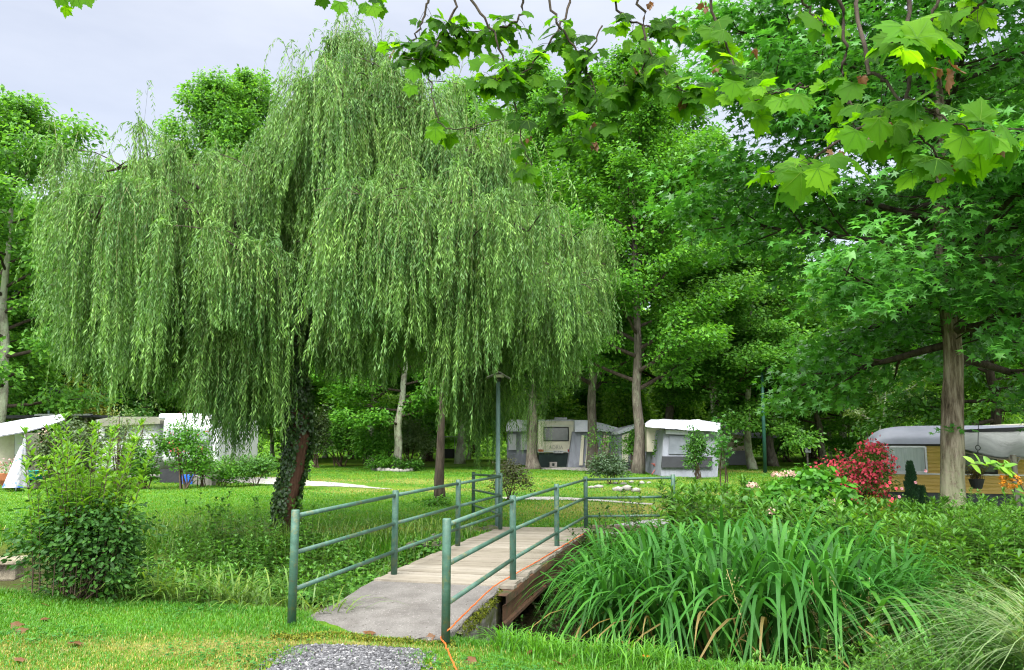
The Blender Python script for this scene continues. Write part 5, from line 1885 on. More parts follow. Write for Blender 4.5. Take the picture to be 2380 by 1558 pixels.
part('shell', mat('blue_plastic', (.02, .12, .55), scale=5, rough=.4), bc, crate)
cb_ = GH(470, 1128)
cbl = thing('planter_trough', 'grey concrete planter trough beside the blue crate', 'planter', cb_)
part('trough', mat('trough_concrete', (.20, .19, .17), (.11, .105, .095), scale=7, rough=.95, bump=.5), cbl, lambda mb: [box(mb, tuple(cb_ + [dx_, dy_, .17]), (sx_, sy_, .36), bev=.012) for dx_, dy_, sx_, sy_ in ((-.38, 0, .08, .4), (.38, 0, .08, .4), (0, -.16, .68, .08), (0, .16, .68, .08))] + [box(mb, tuple(cb_ + [0, 0, .22]), (.68, .24, .06))])
st_ = P(26, 1300, 10.6)
sl_ = thing('stone_slab', 'flat mossy stone slab on the bank at the left edge', 'slab', st_)


def slab(mb):
    box(mb, tuple(st_ + [-.05, 0, -.02]), (.42, .4, .07), bev=.02, rz=.3)
    box(mb, tuple(st_ + [-.08, .05, -.16]), (.34, .32, .22), bev=.03, rz=.2)


part('slab', mat('slab_stone', (.30, .26, .19), (.13, .11, .08), scale=6, rough=.95, bump=.6, extra=[((.10, .14, .03), 4, .55, .7)]), sl_, slab)

# ------------------------------------------------------------------ plants
def dirs(rng, n, zmin=-.3):
    v = nrm(rng.normal(0, 1, (n * 6 + 30, 3)))
    return v[v[:, 2] > zmin][:n]


m_stem = mat('green_stem', (.085, .13, .03), (.05, .08, .02), scale=10, rough=.6)
m_twig = mat('brown_twig', (.10, .07, .045), (.05, .035, .025), scale=10, rough=.9)


def shrub(name, label, cat, base, w, d, h, ncl, per, T, size, lm, seed, group=None, rc=.3, lift=.12, lobes=7, up=.7, stems=9, droop=.2, flowers=None, build=True):
    """bushy plant: stems from the ground, sprays of leaves over an uneven, lobed outline"""
    rng = np.random.default_rng(seed)
    base = np.asarray(base, float)
    lc = np.column_stack([rng.normal(0, .30, lobes) * w, rng.normal(0, .30, lobes) * d, h * rng.uniform(lift + .25, .78, lobes)])
    lr = rng.uniform(.28, .46, lobes)
    cl, ow = [], []
    for i in range(ncl):
        k = rng.integers(lobes)
        v = dirs(rng, 1, -.55)[0]
        r = lr[k] * rng.uniform(.55, 1.05)
        c = lc[k] + v * r * np.array([w, d, h * .9])
        c[2] = np.clip(c[2], h * lift * .5, h * 1.03)
        cl.append(c)
        ow.append(v)
    cl, ow = np.array(cl), np.array(ow)
    lo, hi = cl.min(0), cl.max(0)
    sc_ = np.array([w, d]) / np.maximum(hi[:2] - lo[:2], .01)
    cl[:, :2] = (cl[:, :2] - (lo[:2] + hi[:2]) / 2) * sc_ * .92
    t_ = thing(name, label, cat, base, group)
    wood = MB()
    for i in range(stems):
        c = cl[rng.integers(ncl)]
        s0 = np.array([rng.normal(0, .07) * w, rng.normal(0, .07) * d, -.06])
        tube(wood, spline([s0, s0 + (c - s0) * .5 + rng.normal(0, .05, 3), c], 6), np.linspace(.022, .006, 6) * max(.6, h * .6), 5, cap=False)
    wood.build('stem', m_twig, t_)
    mb = MB()
    foliage(mb, seed + 1, cl, ow, np.ones(ncl), per=per, rc=rc, flat=.75, T=T, size=size, up=up, out_=.6, rnd=.5, droop=droop)
    mb.build('foliage', lm, t_)
    if flowers:
        fm, nf, fs, zr, spread = flowers
        sel = np.where((ow[:, 1] < .35) & (cl[:, 2] > h * zr[0]) & (cl[:, 2] < h * zr[1]))[0]
        fl = MB()
        pick = rng.choice(sel, size=min(nf, len(sel)), replace=False)
        for i in pick:
            n_ = int(rng.integers(10, 18) * spread)
            p_ = cl[i] + ow[i] * rc * .8 + rng.normal(0, rc * .42, (n_, 3))
            leaves(fl, OVW, p_, rng.normal(0, 1, (n_, 3)), nrm(ow[i] + rng.normal(0, .6, (n_, 3)) + [0, -.3, .3]), rng.uniform(fs * .7, fs * 1.2, n_))
        fl.build('blossom', fm, t_)
    return t_


def herb(mb, rng, base, h, lean_az, lean, llen, spacing=.045, T=OVN, m_leaf=0, m_st=1, f0=.08, up=.25, tipn=5, wr=1.0, opp=True, stem_r=.005, taper=.55):
    """an upright leafy stem"""
    k = 7
    t = np.linspace(0, 1, k)
    hd = np.array([math.cos(lean_az), math.sin(lean_az), 0])
    pts = base + hd * (lean * h * t ** 1.6)[:, None] + np.array([0, 0, 1.0]) * (h * t)[:, None]
    tube(mb, pts, np.linspace(stem_r, stem_r * .45, k), 4, m_st, cap=False)
    nn = max(4, int(h * (1 - f0) / spacing))
    f = f0 + (1 - f0) * (np.arange(nn) + .5) / nn
    if opp:
        f = np.repeat(f, 2)
        az = np.repeat(np.arange(nn) * 1.57 + rng.uniform(0, 6), 2) + np.tile([0, PI], nn)
    else:
        az = np.arange(nn) * 2.4 + rng.uniform(0, 6)
    n = len(f)
    az = az + rng.normal(0, .25, n)
    pos = np.stack([np.interp(f, t, pts[:, i]) for i in range(3)], 1)
    el = up + rng.normal(0, .22, n) + .55 * f ** 3
    d = np.stack([np.cos(az) * np.cos(el), np.sin(az) * np.cos(el), np.sin(el)], 1)
    nv = np.stack([-np.cos(az) * np.sin(el), -np.sin(az) * np.sin(el), np.cos(el)], 1) + rng.normal(0, .2, (n, 3))
    sz = llen * (1 - taper * np.abs(f - .45) ** 1.3 * 1.6) * rng.uniform(.75, 1.15, n)
    leaves(mb, T, pos, d, nv, np.maximum(sz, llen * .25), m_leaf)
    if tipn:
        a = rng.uniform(0, 2 * PI, tipn)
        e = rng.uniform(.7, 1.25, tipn)
        d = np.stack([np.cos(a) * np.cos(e), np.sin(a) * np.cos(e), np.sin(e)], 1)
        nv = np.stack([-np.cos(a) * np.sin(e), -np.sin(a) * np.sin(e), np.cos(e)], 1)
        leaves(mb, T, np.repeat(pts[-1:], tipn, 0), d, nv, llen * rng.uniform(.45, .7, tipn), m_leaf)


L_herb = leaf_mat('herb_leaves', (.075, .205, .030), var=.35, k=.38, yellow=.12)
L_herbl = leaf_mat('young_leaves', (.13, .30, .03), var=.28, k=.42, yellow=.2)
L_shrub = leaf_mat('shrub_leaves', (.034, .108, .020), var=.45, k=.3, yellow=.12, spec=.2, rough=.5)
L_iris = leaf_mat('iris_blades', (.040, .160, .024), tr=(1.3, 1.4, .6), var=.45, k=.34, yellow=.14, spec=.2, rough=.45)
L_dryblade = leaf_mat('withered_blades', (.22, .17, .06), var=.3, k=.3, yellow=.1)
L_grass = leaf_mat('grass_blades', (.072, .232, .018), var=.3, k=.4, yellow=.18, cscale=1.2)
L_sedge = leaf_mat('sedge_blades', (.105, .205, .040), var=.4, k=.35, yellow=.3)
L_cress = leaf_mat('cress_leaves', (.075, .22, .035), var=.3, k=.3, yellow=.1)
L_hyd = leaf_mat('hydrangea_leaves', (.060, .215, .022), var=.3, k=.32, yellow=.15, rough=.42)
L_grey = leaf_mat('olive_leaves', (.062, .105, .042), var=.4, k=.25, yellow=.15)
L_conif = leaf_mat('conifer_sprays', (.034, .095, .045), var=.35, k=.12, yellow=.0)
L_pale = leaf_mat('pale_blades', (.20, .28, .14), var=.3, k=.35, yellow=.1)
M_pinkred = leaf_mat('crimson_petals', (.82, .095, .165), tr=(1.1, 1.2, 1.1), var=.3, k=.35, yellow=0)
M_pink = leaf_mat('pink_petals', (.56, .26, .33), tr=(1.2, 1.3, 1.2), var=.3, k=.3, yellow=0)
M_blush = leaf_mat('blush_petals', (.58, .40, .34), tr=(1.1, 1, 1), var=.2, k=.3, yellow=0)
M_orange = leaf_mat('orange_petals', (.62, .24, .015), tr=(1.2, 1.1, 1), var=.25, k=.3, yellow=0)
M_yellow = leaf_mat('yellow_petals', (.60, .42, .02), tr=(1.2, 1.1, 1), var=.2, k=.3, yellow=0)


def gp(u, v, Y_):
    x = (u - 1190) / F * Y_
    return on(x, Y_)


# near left shrub with long leafy shoots
rng = np.random.default_rng(61)
b_ = GH(168, 1405)
b_ = on(b_[0] - .12, b_[1] + .3)
sh = shrub('leafy_shrub', 'dark green shrub with tall bright shoots standing on the near bank', 'shrub', b_, 1.5, 1.1, 1.05, 300, 26, OV, (.042, .07), L_shrub, 62, rc=.19, lobes=8, up=.6, stems=14)
mb = MB()
for i in range(62):
    a = rng.uniform(0, 2 * PI)
    r = rng.uniform(0, .5)
    h = rng.uniform(1.0, 1.72) * (1.05 - .25 * r)
    herb(mb, rng, np.array([math.cos(a) * r, math.sin(a) * r * .7, .12]), h, a + rng.normal(0, .5), rng.uniform(.02, .30), rng.uniform(.11, .155), spacing=.055, f0=.38, up=.5, tipn=7, stem_r=.006, taper=.4)
mb.build('shoot', [L_herbl, m_twig], sh)

# herbs, nettles and strap grass on the near bank and in the stream bed left of the bridge
mb = MB()
mbg = MB()
for i in range(1100):
    x = rng.uniform(-5.4, -1.7)
    y = lipL(x) + rng.uniform(-.05, 4.6)
    if x > -3.0 and y < lipL(x) + 2.9 and rng.random() < .93:
        continue
    if y > lipF(x) - .3 and rng.random() < .5:
        continue
    h = rng.uniform(.3, .75) * (1.2 if y > lipL(x) + 1.5 else .75)
    if x > -2.2:
        h *= .6
    herb(mb, rng, on(x, y, -.03), h, rng.uniform(0, 6.28), rng.uniform(0, .35), rng.uniform(.075, .135), spacing=.055, T=OV if rng.random() < .6 else OVN, f0=.1, up=.15, stem_r=.004)
o = mb.build('bank_herbs', [L_herb, m_stem])
tag(o, 'nettles and tall herbs crowding the stream left of the bridge', 'herbs', kind='stuff')
n = 2300
cx_ = rng.uniform(-4.9, -1.55, n)
cy_ = lipL(cx_) + .1 + np.abs(rng.normal(0, .55, n))
ok = (rng.random(n) < np.where(cx_ > -2.6, .38, 1.0))
cx_, cy_ = cx_[ok], cy_[ok]
n = len(cx_)
blades(mbg, rng, np.stack([cx_, cy_, hz(cx_, cy_) - .03], 1), rng.uniform(0, 6.28, n), rng.uniform(.25, .68, n), rng.uniform(.010, .022, n), rng.uniform(.2, 1.3, n), 6)
n = 2600
cx_ = rng.uniform(-6.5, -.6, n)
cy_ = lipF(cx_) - rng.uniform(-.6, 1.3, n)
blades(mbg, rng, np.stack([cx_, cy_, hz(cx_, cy_) - .03], 1), rng.uniform(0, 6.28, n), rng.uniform(.2, .5, n), rng.uniform(.008, .016, n), rng.uniform(.2, 1.0, n), 5)
o = mbg.build('sedge', [L_sedge])
tag(o, 'arching sedge and coarse grass along both edges of the stream', 'sedge', kind='stuff')
# watercress
n = 15000
x = rng.uniform(-4.6, .0, n)
y = lipF(x) - rng.uniform(.2, 3.1, n) * np.where(x > -3.6, 1, .7)
edge = 10.75 + .16 * np.sin(x * 3) + .08 * np.sin(x * 7.3)
ok = y > edge
x, y = x[ok], y[ok]
z = np.maximum(WATER_Z, hz(x, y)) + rng.uniform(.02, .20, len(x)) * (.6 + .4 * np.sin(x * 4 + y * 3))
mb = MB()
leaves(mb, OVW, np.stack([x, y, z], 1), rng.normal(0, 1, (len(x), 3)) * [1, 1, .3], rng.normal(0, .4, (len(x), 3)) + [0, -.2, 1], rng.uniform(.05, .10, len(x)))
o = mb.build('watercress', [L_cress])
tag(o, 'carpet of watercress floating on the stream beside the bridge', 'watercress', kind='stuff')

# iris clumps in the stream right of the bridge
iris = [(1.05, 8.6, .85), (1.55, 8.2, 1.0), (2.1, 8.0, 1.15), (2.65, 7.9, 1.2), (3.15, 7.9, 1.1), (1.6, 9.1, 1.05), (2.3, 9.0, 1.2), (3.0, 8.8, 1.15), (3.6, 8.3, .95), (3.7, 9.2, 1.0), (1.0, 9.5, .8), (2.7, 9.9, 1.1), (1.9, 10.0, 1.05), (3.4, 10.0, 1.0), (4.2, 8.8, .95), (1.3, 10.4, .9), (4.1, 9.7, .95), (2.3, 10.7, .95)]
first = None
for i, (x, y, s_) in enumerate(iris):
    base = np.array([x, y, max(WATER_Z - .05, float(hz(x, y)) - .02)])
    if i in (0, 1, 2):
        n = 125
        a = rng.uniform(0, 2 * PI, n)
        r = np.abs(rng.normal(0, .17, n))
        mbi = MB()
        ln = rng.uniform(.2, 1.05, n) ** 1.0
        blades(mbi, rng, np.stack([np.cos(a) * r, np.sin(a) * r, np.zeros(n)], 1), a + rng.normal(0, .6, n), rng.uniform(.9, 1.5, n), rng.uniform(.028, .050, n), ln, 11, 0, rng.uniform(1.4, 3.2, n))
        nb2 = 12
        blades(mbi, rng, np.stack([np.cos(a[:nb2]) * .15, np.sin(a[:nb2]) * .15, np.zeros(nb2)], 1), a[:nb2] + .8, rng.uniform(.5, 1.0, nb2), rng.uniform(.02, .035, nb2), rng.uniform(.8, 1.7, nb2), 8, 1, 1.5)
        o = mbi.build('iris_clump', [L_iris, L_dryblade])
        if i == 0:
            protos = []
        protos.append(o)
    else:
        o = protos[i % 3].copy()
        COL.objects.link(o)
    o.location = tuple(base)
    o.rotation_euler = (0, 0, rng.uniform(0, 6.28))
    o.scale = (s_, s_, s_ * 1.12)
    tag(o, 'clump of long arching strap leaves growing in the stream right of the bridge', 'iris', 'iris clumps filling the stream bed')

# dark brambles between bridge and iris, and low herbs along the bank foot
mb = MB()
for i in range(330):
    x = rng.uniform(.05, 1.6)
    y = rng.uniform(8.6, 12.9)
    if x < .05 + (y - 8.5) * .27:
        x += (y - 8.5) * .27
    h = rng.uniform(.35, .75) + max(0, (y - 10) * .06)
    herb(mb, rng, on(x, y, -.05), h, rng.uniform(0, 6.28), rng.uniform(.1, .7), rng.uniform(.06, .10), spacing=.05, T=OV, f0=.05, up=.1, stem_r=.004)
o = mb.build('bramble', [L_shrub, m_twig])
tag(o, 'dark bramble and bindweed climbing the bank beside the bridge', 'bramble', kind='stuff')
# big leafy herbs in front of the sweet gum and round the hydrangea
mb = MB()
for i in range(820):
    x = rng.uniform(1.9, 8.6)
    y = rng.uniform(9.9 - 1.6 * sst(3.9, 5.2, x), 13.6)
    if (x - 4.15) ** 2 / 1.2 + (y - 11.9) ** 2 / .6 < 1 and rng.random() < .9:
        continue
    if x < 2.6 and y > 12.0:
        continue
    h = rng.uniform(.62, .95) * (1 - .32 * sst(4.2, 5.6, x))
    herb(mb, rng, on(x, y, -.03), h, rng.uniform(0, 6.28), rng.uniform(.02, .25), rng.uniform(.17, .25), spacing=.062, T=OVN, f0=.12, up=.25, tipn=6, stem_r=.006)
o = mb.build('willowherb', [L_herb, m_stem])
tag(o, 'thicket of willowherb with lance shaped leaves in front of the sweet gum trunk', 'willowherb', kind='stuff')
# near bank, bottom right: dense herbs
mb = MB()
for i in range(1900):
    x = rng.uniform(1.9, 6.8)
    y = lipL(x) + rng.uniform(-.15, 2.4 + max(0, x - 3.4) * 1.6) + (.25 if x < 2.4 else 0)
    if x < 2.75 and y < 7.4 and y > 6.1 and rng.random() < .9:
        continue
    if x < 2.2 and y < 6.0:
        continue
    h = rng.uniform(.32, .58) * (1.2 if x > 3 else .8) * (1.35 if y > 7.5 else 1)
    herb(mb, rng, on(x, y, -.03), h, rng.uniform(0, 6.28), rng.uniform(.05, .5), rng.uniform(.065, .11), spacing=.032, T=OVN, f0=.1, up=.3, tipn=6, stem_r=.003)
o = mb.build('stitchwort', [L_herb, m_stem])
tag(o, 'soft mass of narrow leaved herbs on the near bank at the right', 'herbs', kind='stuff')

# hydrangea
hb = gp(1845, 1200, 12.0)
hy = shrub('hydrangea', 'broad hydrangea with large fresh green leaves and a few pale blooms', 'hydrangea', hb, 1.65, 1.3, 1.2, 200, 17, OVW, (.09, .145), L_hyd, 71, rc=.2, lobes=8, up=.8)
mb = MB()
for u, v, mm in ((1750, 1130, 0), (1805, 1105, 0), (1836, 1103, 0), (1940, 1168, 0), (1795, 1190, 0)):
    c_ = P(u, v, 11.35) - hb
    n_ = 46
    dd = dirs(rng, n_, -.4)
    leaves(mb, OVW, c_ + dd * [.075, .075, .045], rng.normal(0, 1, (n_, 3)), dd, .04, mm)
mb.build('blossom', [M_blush, M_pink], hy)

shrub('rhododendron', 'round bush covered in crimson blossom beside the yellow caravan', 'flowering bush', gp(1968, 1170, 16.0), 1.2, .9, 1.62, 160, 26, OV, (.05, .08), L_herb, 73, rc=.18, lobes=9, flowers=(M_pinkred, 84, .065, (.25, .95), 1.5))
shrub('rose_bush', 'pale airy rose shoots rising behind the crimson bush', 'shrub', gp(1990, 1100, 17.6), 1.5, .8, 1.75, 70, 22, OV, (.05, .08), L_herb, 74, rc=.22, lobes=8)
shrub('evergreen_bush', 'dense dark green bush left of the crimson blossom', 'shrub', gp(1870, 1110, 20.5), .85, .8, .85, 80, 30, OV, (.05, .08), L_shrub, 75, rc=.16)
yl = shrub('golden_shrub', 'small shrub with yellow green leaves in front of the crimson bush', 'shrub', gp(2036, 1180, 14.0), .55, .5, .62, 60, 22, OV, (.035, .06), L_yellow, 76, rc=.11)
# dwarf conifer
cb_ = gp(2106, 1150, 15.6)
cf = thing('dwarf_conifer', 'slim dark green dwarf conifer with two points in front of the curtained window', 'conifer', cb_)
wood, mb = MB(), MB()
for (ox, hh, ww) in ((-.03, 1.28, .17), (.17, .80, .13), (-.12, .55, .10)):
    tube(wood, [[ox * .4, 0, -.05], [ox, 0, hh * .9]], [.03, .008], 6)
    n_ = int(2600 * hh)
    f_ = rng.random(n_) ** .8
    a_ = rng.uniform(0, 2 * PI, n_)
    r_ = ww * (1 - f_) ** .75 * (.75 + .25 * np.sin(a_ * 3 + f_ * 20)) * rng.uniform(.5, 1.1, n_) + .012
    p_ = np.stack([ox + np.cos(a_) * r_, np.sin(a_) * r_, .22 + f_ * (hh - .22)], 1)
    leaves(mb, RHN, p_, np.stack([np.cos(a_) * .8, np.sin(a_) * .8, 1 + 0 * a_], 1), np.stack([np.cos(a_), np.sin(a_), .3 + 0 * a_], 1) + rng.normal(0, .5, (n_, 3)), rng.uniform(.045, .09, n_))
wood.build('trunk', m_twig, cf)
mb.build('foliage', L_conif, cf)
# dahlias
db = gp(2105, 1180, 13.6)
dh = thing('dahlia_bed', 'sparse dahlias with small red and pink flowers before the conifer', 'flowers', db)
mb, fl = MB(), MB()
for i in range(26):
    x_, y_ = rng.normal(0, .24), rng.normal(0, .12)
    h = rng.uniform(.35, .72)
    herb(mb, rng, np.array([x_, y_, 0]), h, rng.uniform(0, 6.28), rng.uniform(0, .3), .07, spacing=.07, T=OV, f0=.1, stem_r=.004)
for u, v, mm in ((2068, 1122, 0), (2083, 1136, 0), (2096, 1136, 1), (2070, 1166, 0), (2074, 1160, 0), (2128, 1122, 1), (2062, 1130, 0), (2090, 1155, 1), (2151, 1095, 1)):
    c_ = P(u, v, 13.35) - db
    n_ = 22
    a_ = np.arange(n_) * 2.4
    dd = np.stack([np.cos(a_), np.sin(a_) * .4 - .35, np.sin(a_) * .9], 1)
    leaves(fl, OVW, np.repeat(c_[None], n_, 0), dd, np.repeat([[0, -1, .3]], n_, 0) + rng.normal(0, .4, (n_, 3)), .029, mm)
mb.build('foliage', [L_herb, m_stem], dh)
fl.build('blossom', [M_pinkred, M_pink], dh)

# hanging basket
kb = P(2271, 1136, 14.9)
ks_ = thing('hanging_basket', 'dark hanging pot with a straggly dry plant under the grey awning', 'hanging basket', kb)
part('pot', m_black, ks_, lambda mb: tube(mb, [kb, kb + [0, 0, .13], kb + [0, 0, .175], kb + [0, 0, .18]], [.085, .125, .135, .12], 18))
part('wire', m_black, ks_, lambda mb: [tube(mb, [kb + [.12 * math.cos(a_), .12 * math.sin(a_), .17], P(2273, 1046, 14.9)], .004, 4) for a_ in (0, 2.1, 4.2)])
mb = MB()
for i in range(46):
    herb(mb, rng, np.array([rng.normal(0, .05), rng.normal(0, .05), .15]), rng.uniform(.12, .34), rng.uniform(0, 6.28), rng.uniform(.2, 1.6), .06, spacing=.04, T=OV, f0=.2, stem_r=.003)
mb.build('foliage', [leaf_mat('dry_leaves', (.17, .15, .05), var=.4, k=.3, yellow=.4), m_twig], ks_)

# right edge: leaning shoots with orange flowers, big leaved shoots, pale grass
ob = gp(2420, 1300, 7.6)
os_ = thing('flowering_climber', 'leafy stem with orange flower heads arching in from the right edge', 'flowering plant', ob)
mb, fl = MB(), MB()
stem_pts = [P(2440, 1290, 7.6) - ob, P(2400, 1180, 7.6) - ob, P(2360, 1110, 7.6) - ob, P(2325, 1085, 7.6) - ob, P(2255, 1078, 7.55) - ob]
sp_ = spline(stem_pts, 26)
tube(mb, sp_, np.linspace(.008, .003, 26), 5, 1)
n_ = 24
ii = rng.integers(8, 26, n_)
leaves(mb, OV, sp_[ii], rng.normal(0, 1, (n_, 3)) * [1, .5, .6] + [-.4, 0, .1], rng.normal(0, .4, (n_, 3)) + [0, -.4, .8], rng.uniform(.09, .16, n_))
for u, v in ((2335, 1118), (2345, 1130), (2352, 1115), (2362, 1108), (2340, 1108), (2358, 1130), (2370, 1120), (2330, 1125), (2328, 1110)):
    c_ = P(u, v, 7.6) - ob
    dd = dirs(rng, 26, -.9)
    leaves(fl, OVW, c_ + dd * .018, rng.normal(0, 1, (26, 3)), dd, .022)
mb.build('foliage', [L_herbl, m_twig], os_)
fl.build('blossom', M_orange, os_)
mb = MB()
sb_ = gp(2340, 1330, 7.9)
bs = thing('broad_leaved_plant', 'cluster of upright shoots with large pointed leaves by the right awning post', 'plant', sb_)
for i in range(34):
    herb(mb, rng, np.array([rng.normal(0, .38), rng.normal(0, .3), 0]), rng.uniform(.55, .98), rng.uniform(0, 6.28), rng.uniform(.05, .45), rng.uniform(.14, .22), spacing=.075, T=OVN, f0=.25, up=.2, stem_r=.006)
mb.build('foliage', [L_herb, m_stem], bs)
pgb = gp(2455, 1480, 4.9)
pgs = thing('ornamental_grass', 'pale arching ornamental grass leaning in at the right edge', 'ornamental grass', pgb)
n = 420
a_ = rng.uniform(0, 6.28, n)
mb = MB()
blades(mb, rng, np.stack([np.cos(a_) * .12, np.sin(a_) * .12, 0 * a_ - .05], 1), a_, rng.uniform(.75, 1.2, n), rng.uniform(.005, .009, n), rng.uniform(.5, 1.4, n), 9, 0, 1.35)
mb.build('foliage', L_pale, pgs)
# seed heads standing above the iris
mb = MB()
sh_ = thing('seed_grass', 'tall grass stalks with pale feathery seed heads above the iris', 'grass stalks', on(2.9, 7.7))
for i in range(22):
    x_, y_ = rng.normal(0, .35), rng.normal(0, .2)
    tip = np.array([x_ + rng.normal(0, .22), y_ + rng.normal(0, .15), rng.uniform(.75, 1.28)])
    p_ = spline([[x_, y_, -.4], [x_, y_, .3], tip], 10)
    tube(mb, p_, .0025, 3, 0)
    n_ = 40
    f_ = rng.uniform(.72, 1, n_)
    q_ = np.stack([np.interp(f_, np.linspace(0, 1, 10), p_[:, k_]) for k_ in range(3)], 1) + rng.normal(0, .018, (n_, 3))
    leaves(mb, RH, q_, rng.normal(0, .5, (n_, 3)) + [0, 0, 1], rng.normal(0, 1, (n_, 3)), .022)
mb.build('stalk', leaf_mat('straw', (.30, .30, .13), var=.3, k=.3, yellow=.2), sh_)

# shrubs round the tents and pitches
shrub('evergreen_bush', 'grey green evergreen bush in the lawn left of the straight grey trunk', 'shrub', gp(1412, 1140, 27.5), 1.35, 1.1, 1.05, 130, 30, OV, (.06, .095), leaf_mat('dusky_leaves', (.048, .095, .045), var=.35, k=.25, yellow=.05), 81, rc=.2, lobes=9)
shrub('trellis_climber', 'arching climber in front of the striped awning', 'climber', gp(1400, 1095, 36), 1.5, .5, 2.2, 50, 12, OV, (.08, .12), L_mid, 82, rc=.24, stems=14)
shrub('trellis_climber', 'light green climber growing beside the porch tent entrance', 'climber', gp(1468, 1095, 37), .7, .5, 2.1, 50, 24, OV, (.09, .14), L_bright, 83, rc=.2)
shrub('slender_bush', 'narrow bright bush between the porch tent and the tall grey tent', 'shrub', gp(1540, 1095, 34.5), .62, .5, 2.1, 60, 26, OV, (.08, .12), L_mid, 84, rc=.2)
shrub('columnar_bush', 'dark vase shaped bush directly in front of the tall grey tent', 'shrub', gp(1617, 1114, 31), .95, .7, 1.95, 100, 30, OV, (.07, .11), L_deep, 85, rc=.2, lobes=9)
shrub('sapling', 'thin young sapling standing alone in the lawn right of the grey tent', 'sapling', gp(1672, 1180, 19.5), .42, .4, 2.2, 26, 12, STAR, (.09, .14), L_gum, 86, rc=.16, lobes=6, stems=3)
shrub('barberry', 'dark reddish bush beside the far end of the railing', 'shrub', gp(1186, 1165, 20.5), .98, .9, 1.1, 90, 28, OV, (.045, .07), leaf_mat('barberry_leaves', (.075, .085, .035), var=.4, k=.25, yellow=0), 87, rc=.17)
shrub('lilac', 'silvery green round bush behind the lichen covered trunk', 'shrub', gp(955, 1045, 46), 2.9, 2, 2.5, 110, 28, RH, (.14, .22), L_silver, 88, rc=.42)
shrub('laurel', 'dark green rounded bush left of the lichen covered trunk', 'shrub', gp(872, 1070, 44), 2.5, 1.8, 2.2, 110, 28, OV, (.13, .2), L_mid, 89, rc=.38)
shrub('hazel', 'bright upright bush between the dark conifer like bush and the rounded one', 'shrub', gp(795, 1070, 46), 2.4, 1.6, 3.2, 110, 26, RH, (.14, .2), L_bright, 90, rc=.36)
shrub('tamarisk', 'tall dusky green bush right behind the willow trunk', 'shrub', gp(738, 1072, 43), 1.8, 1.5, 3.3, 110, 28, RH, (.12, .18), L_grey, 91, rc=.34)
shrub('fern', 'ferny plants at the foot of the lichen trunk', 'fern', gp(895, 1085, 40.4), 1.5, .7, .8, 50, 22, OVN, (.14, .24), L_mid, 92, rc=.2)
shrub('peony', 'leafy plants on the right of the stone ring', 'plant', gp(958, 1085, 40.5), 1.0, .6, .6, 40, 22, OV, (.1, .16), L_deep, 93, rc=.18)
shrub('hosta', 'low tuft of leaves at the foot of the slender dark trunk', 'plant', GH(1004, 1178), .75, .4, .26, 44, 14, OVN, (.07, .12), L_mid, 94, rc=.1)
shrub('viburnum', 'big grey green bush hiding the white canopy and the pale caravan', 'shrub', gp(168, 1140, 24.5), 2.5, 1.5, 2.2, 220, 28, OV, (.08, .13), L_grey, 95, rc=.28, lobes=10, flowers=(M_blush, 12, .06, (.3, .9), 1))
shrub('tamarisk', 'airy feathery shrub in front of the pale grey caravan', 'shrub', gp(298, 1140, 25), 1.9, .9, 2.7, 100, 15, RHN, (.08, .14), L_silver, 96, rc=.34, stems=16)
shrub('rose_bush', 'dark rose bush between the airy shrub and the blue crate', 'shrub', gp(352, 1140, 25), 1.35, .9, 1.7, 120, 28, OV, (.07, .11), L_deep, 97, rc=.24)
shrub('rose_bush', 'fresh green rose bush with small red flowers in front of the white caravan', 'shrub', gp(440, 1128, 25.2), 1.6, .9, 2.15, 150, 26, OV, (.07, .11), L_mid, 98, rc=.24, flowers=(M_pinkred, 10, .05, (.4, 1), .6))
shrub('deutzia', 'airy grey green bush in front of the rounded corner of the white caravan', 'shrub', gp(482, 1122, 26), .95, .8, 1.5, 80, 16, OV, (.06, .10), L_silver, 198, rc=.24)
shrub('box_bush', 'low rounded bush at the willow side of the white caravan', 'shrub', gp(525, 1118, 27), 1.3, 1.0, .95, 80, 26, OV, (.07, .11), L_mid, 99, rc=.22)
shrub('box_bush', 'low dark bush left of the willow trunk', 'shrub', gp(602, 1118, 27.5), 1.5, 1.0, 1.0, 90, 26, OV, (.07, .11), L_deep, 100, rc=.22)
shrub('privet', 'bright sprig of bush directly right of the willow trunk', 'shrub', gp(708, 1095, 26.5), .55, .5, 1.05, 40, 26, OV, (.07, .10), L_bright, 110, rc=.16)
shrub('golden_elder', 'yellowish bush rising above the roofs of the left caravans', 'shrub', gp(228, 990, 36), 2.9, 2, 4.3, 120, 24, RH, (.12, .18), leaf_mat('golden_leaves', (.19, .24, .035), var=.3, k=.4), 111, rc=.42)
shrub('hazel', 'light green bush in the far lawn right of the green mast', 'shrub', gp(1828, 1050, 55), 3.2, 2.4, 2.7, 130, 26, RH, (.16, .24), L_herb, 112, rc=.5)
shrub('laurel', 'dark bush in front of the playground tower', 'shrub', gp(1958, 1050, 52), 3.0, 2, 1.7, 110, 26, OV, (.14, .2), L_mid, 113, rc=.42)
shrub('laurel', 'dusky bush behind the canvas of the beige tent', 'shrub', gp(1600, 1040, 68), 5.5, 3, 3.6, 150, 26, OV, (.2, .3), L_mid, 114, rc=.7)
shrub('hazel', 'bushy growth behind the cream caravan roof', 'shrub', gp(1370, 1040, 66), 5.0, 3, 3.4, 150, 26, OV, (.2, .3), L_deep, 115, rc=.7)
hzb = None
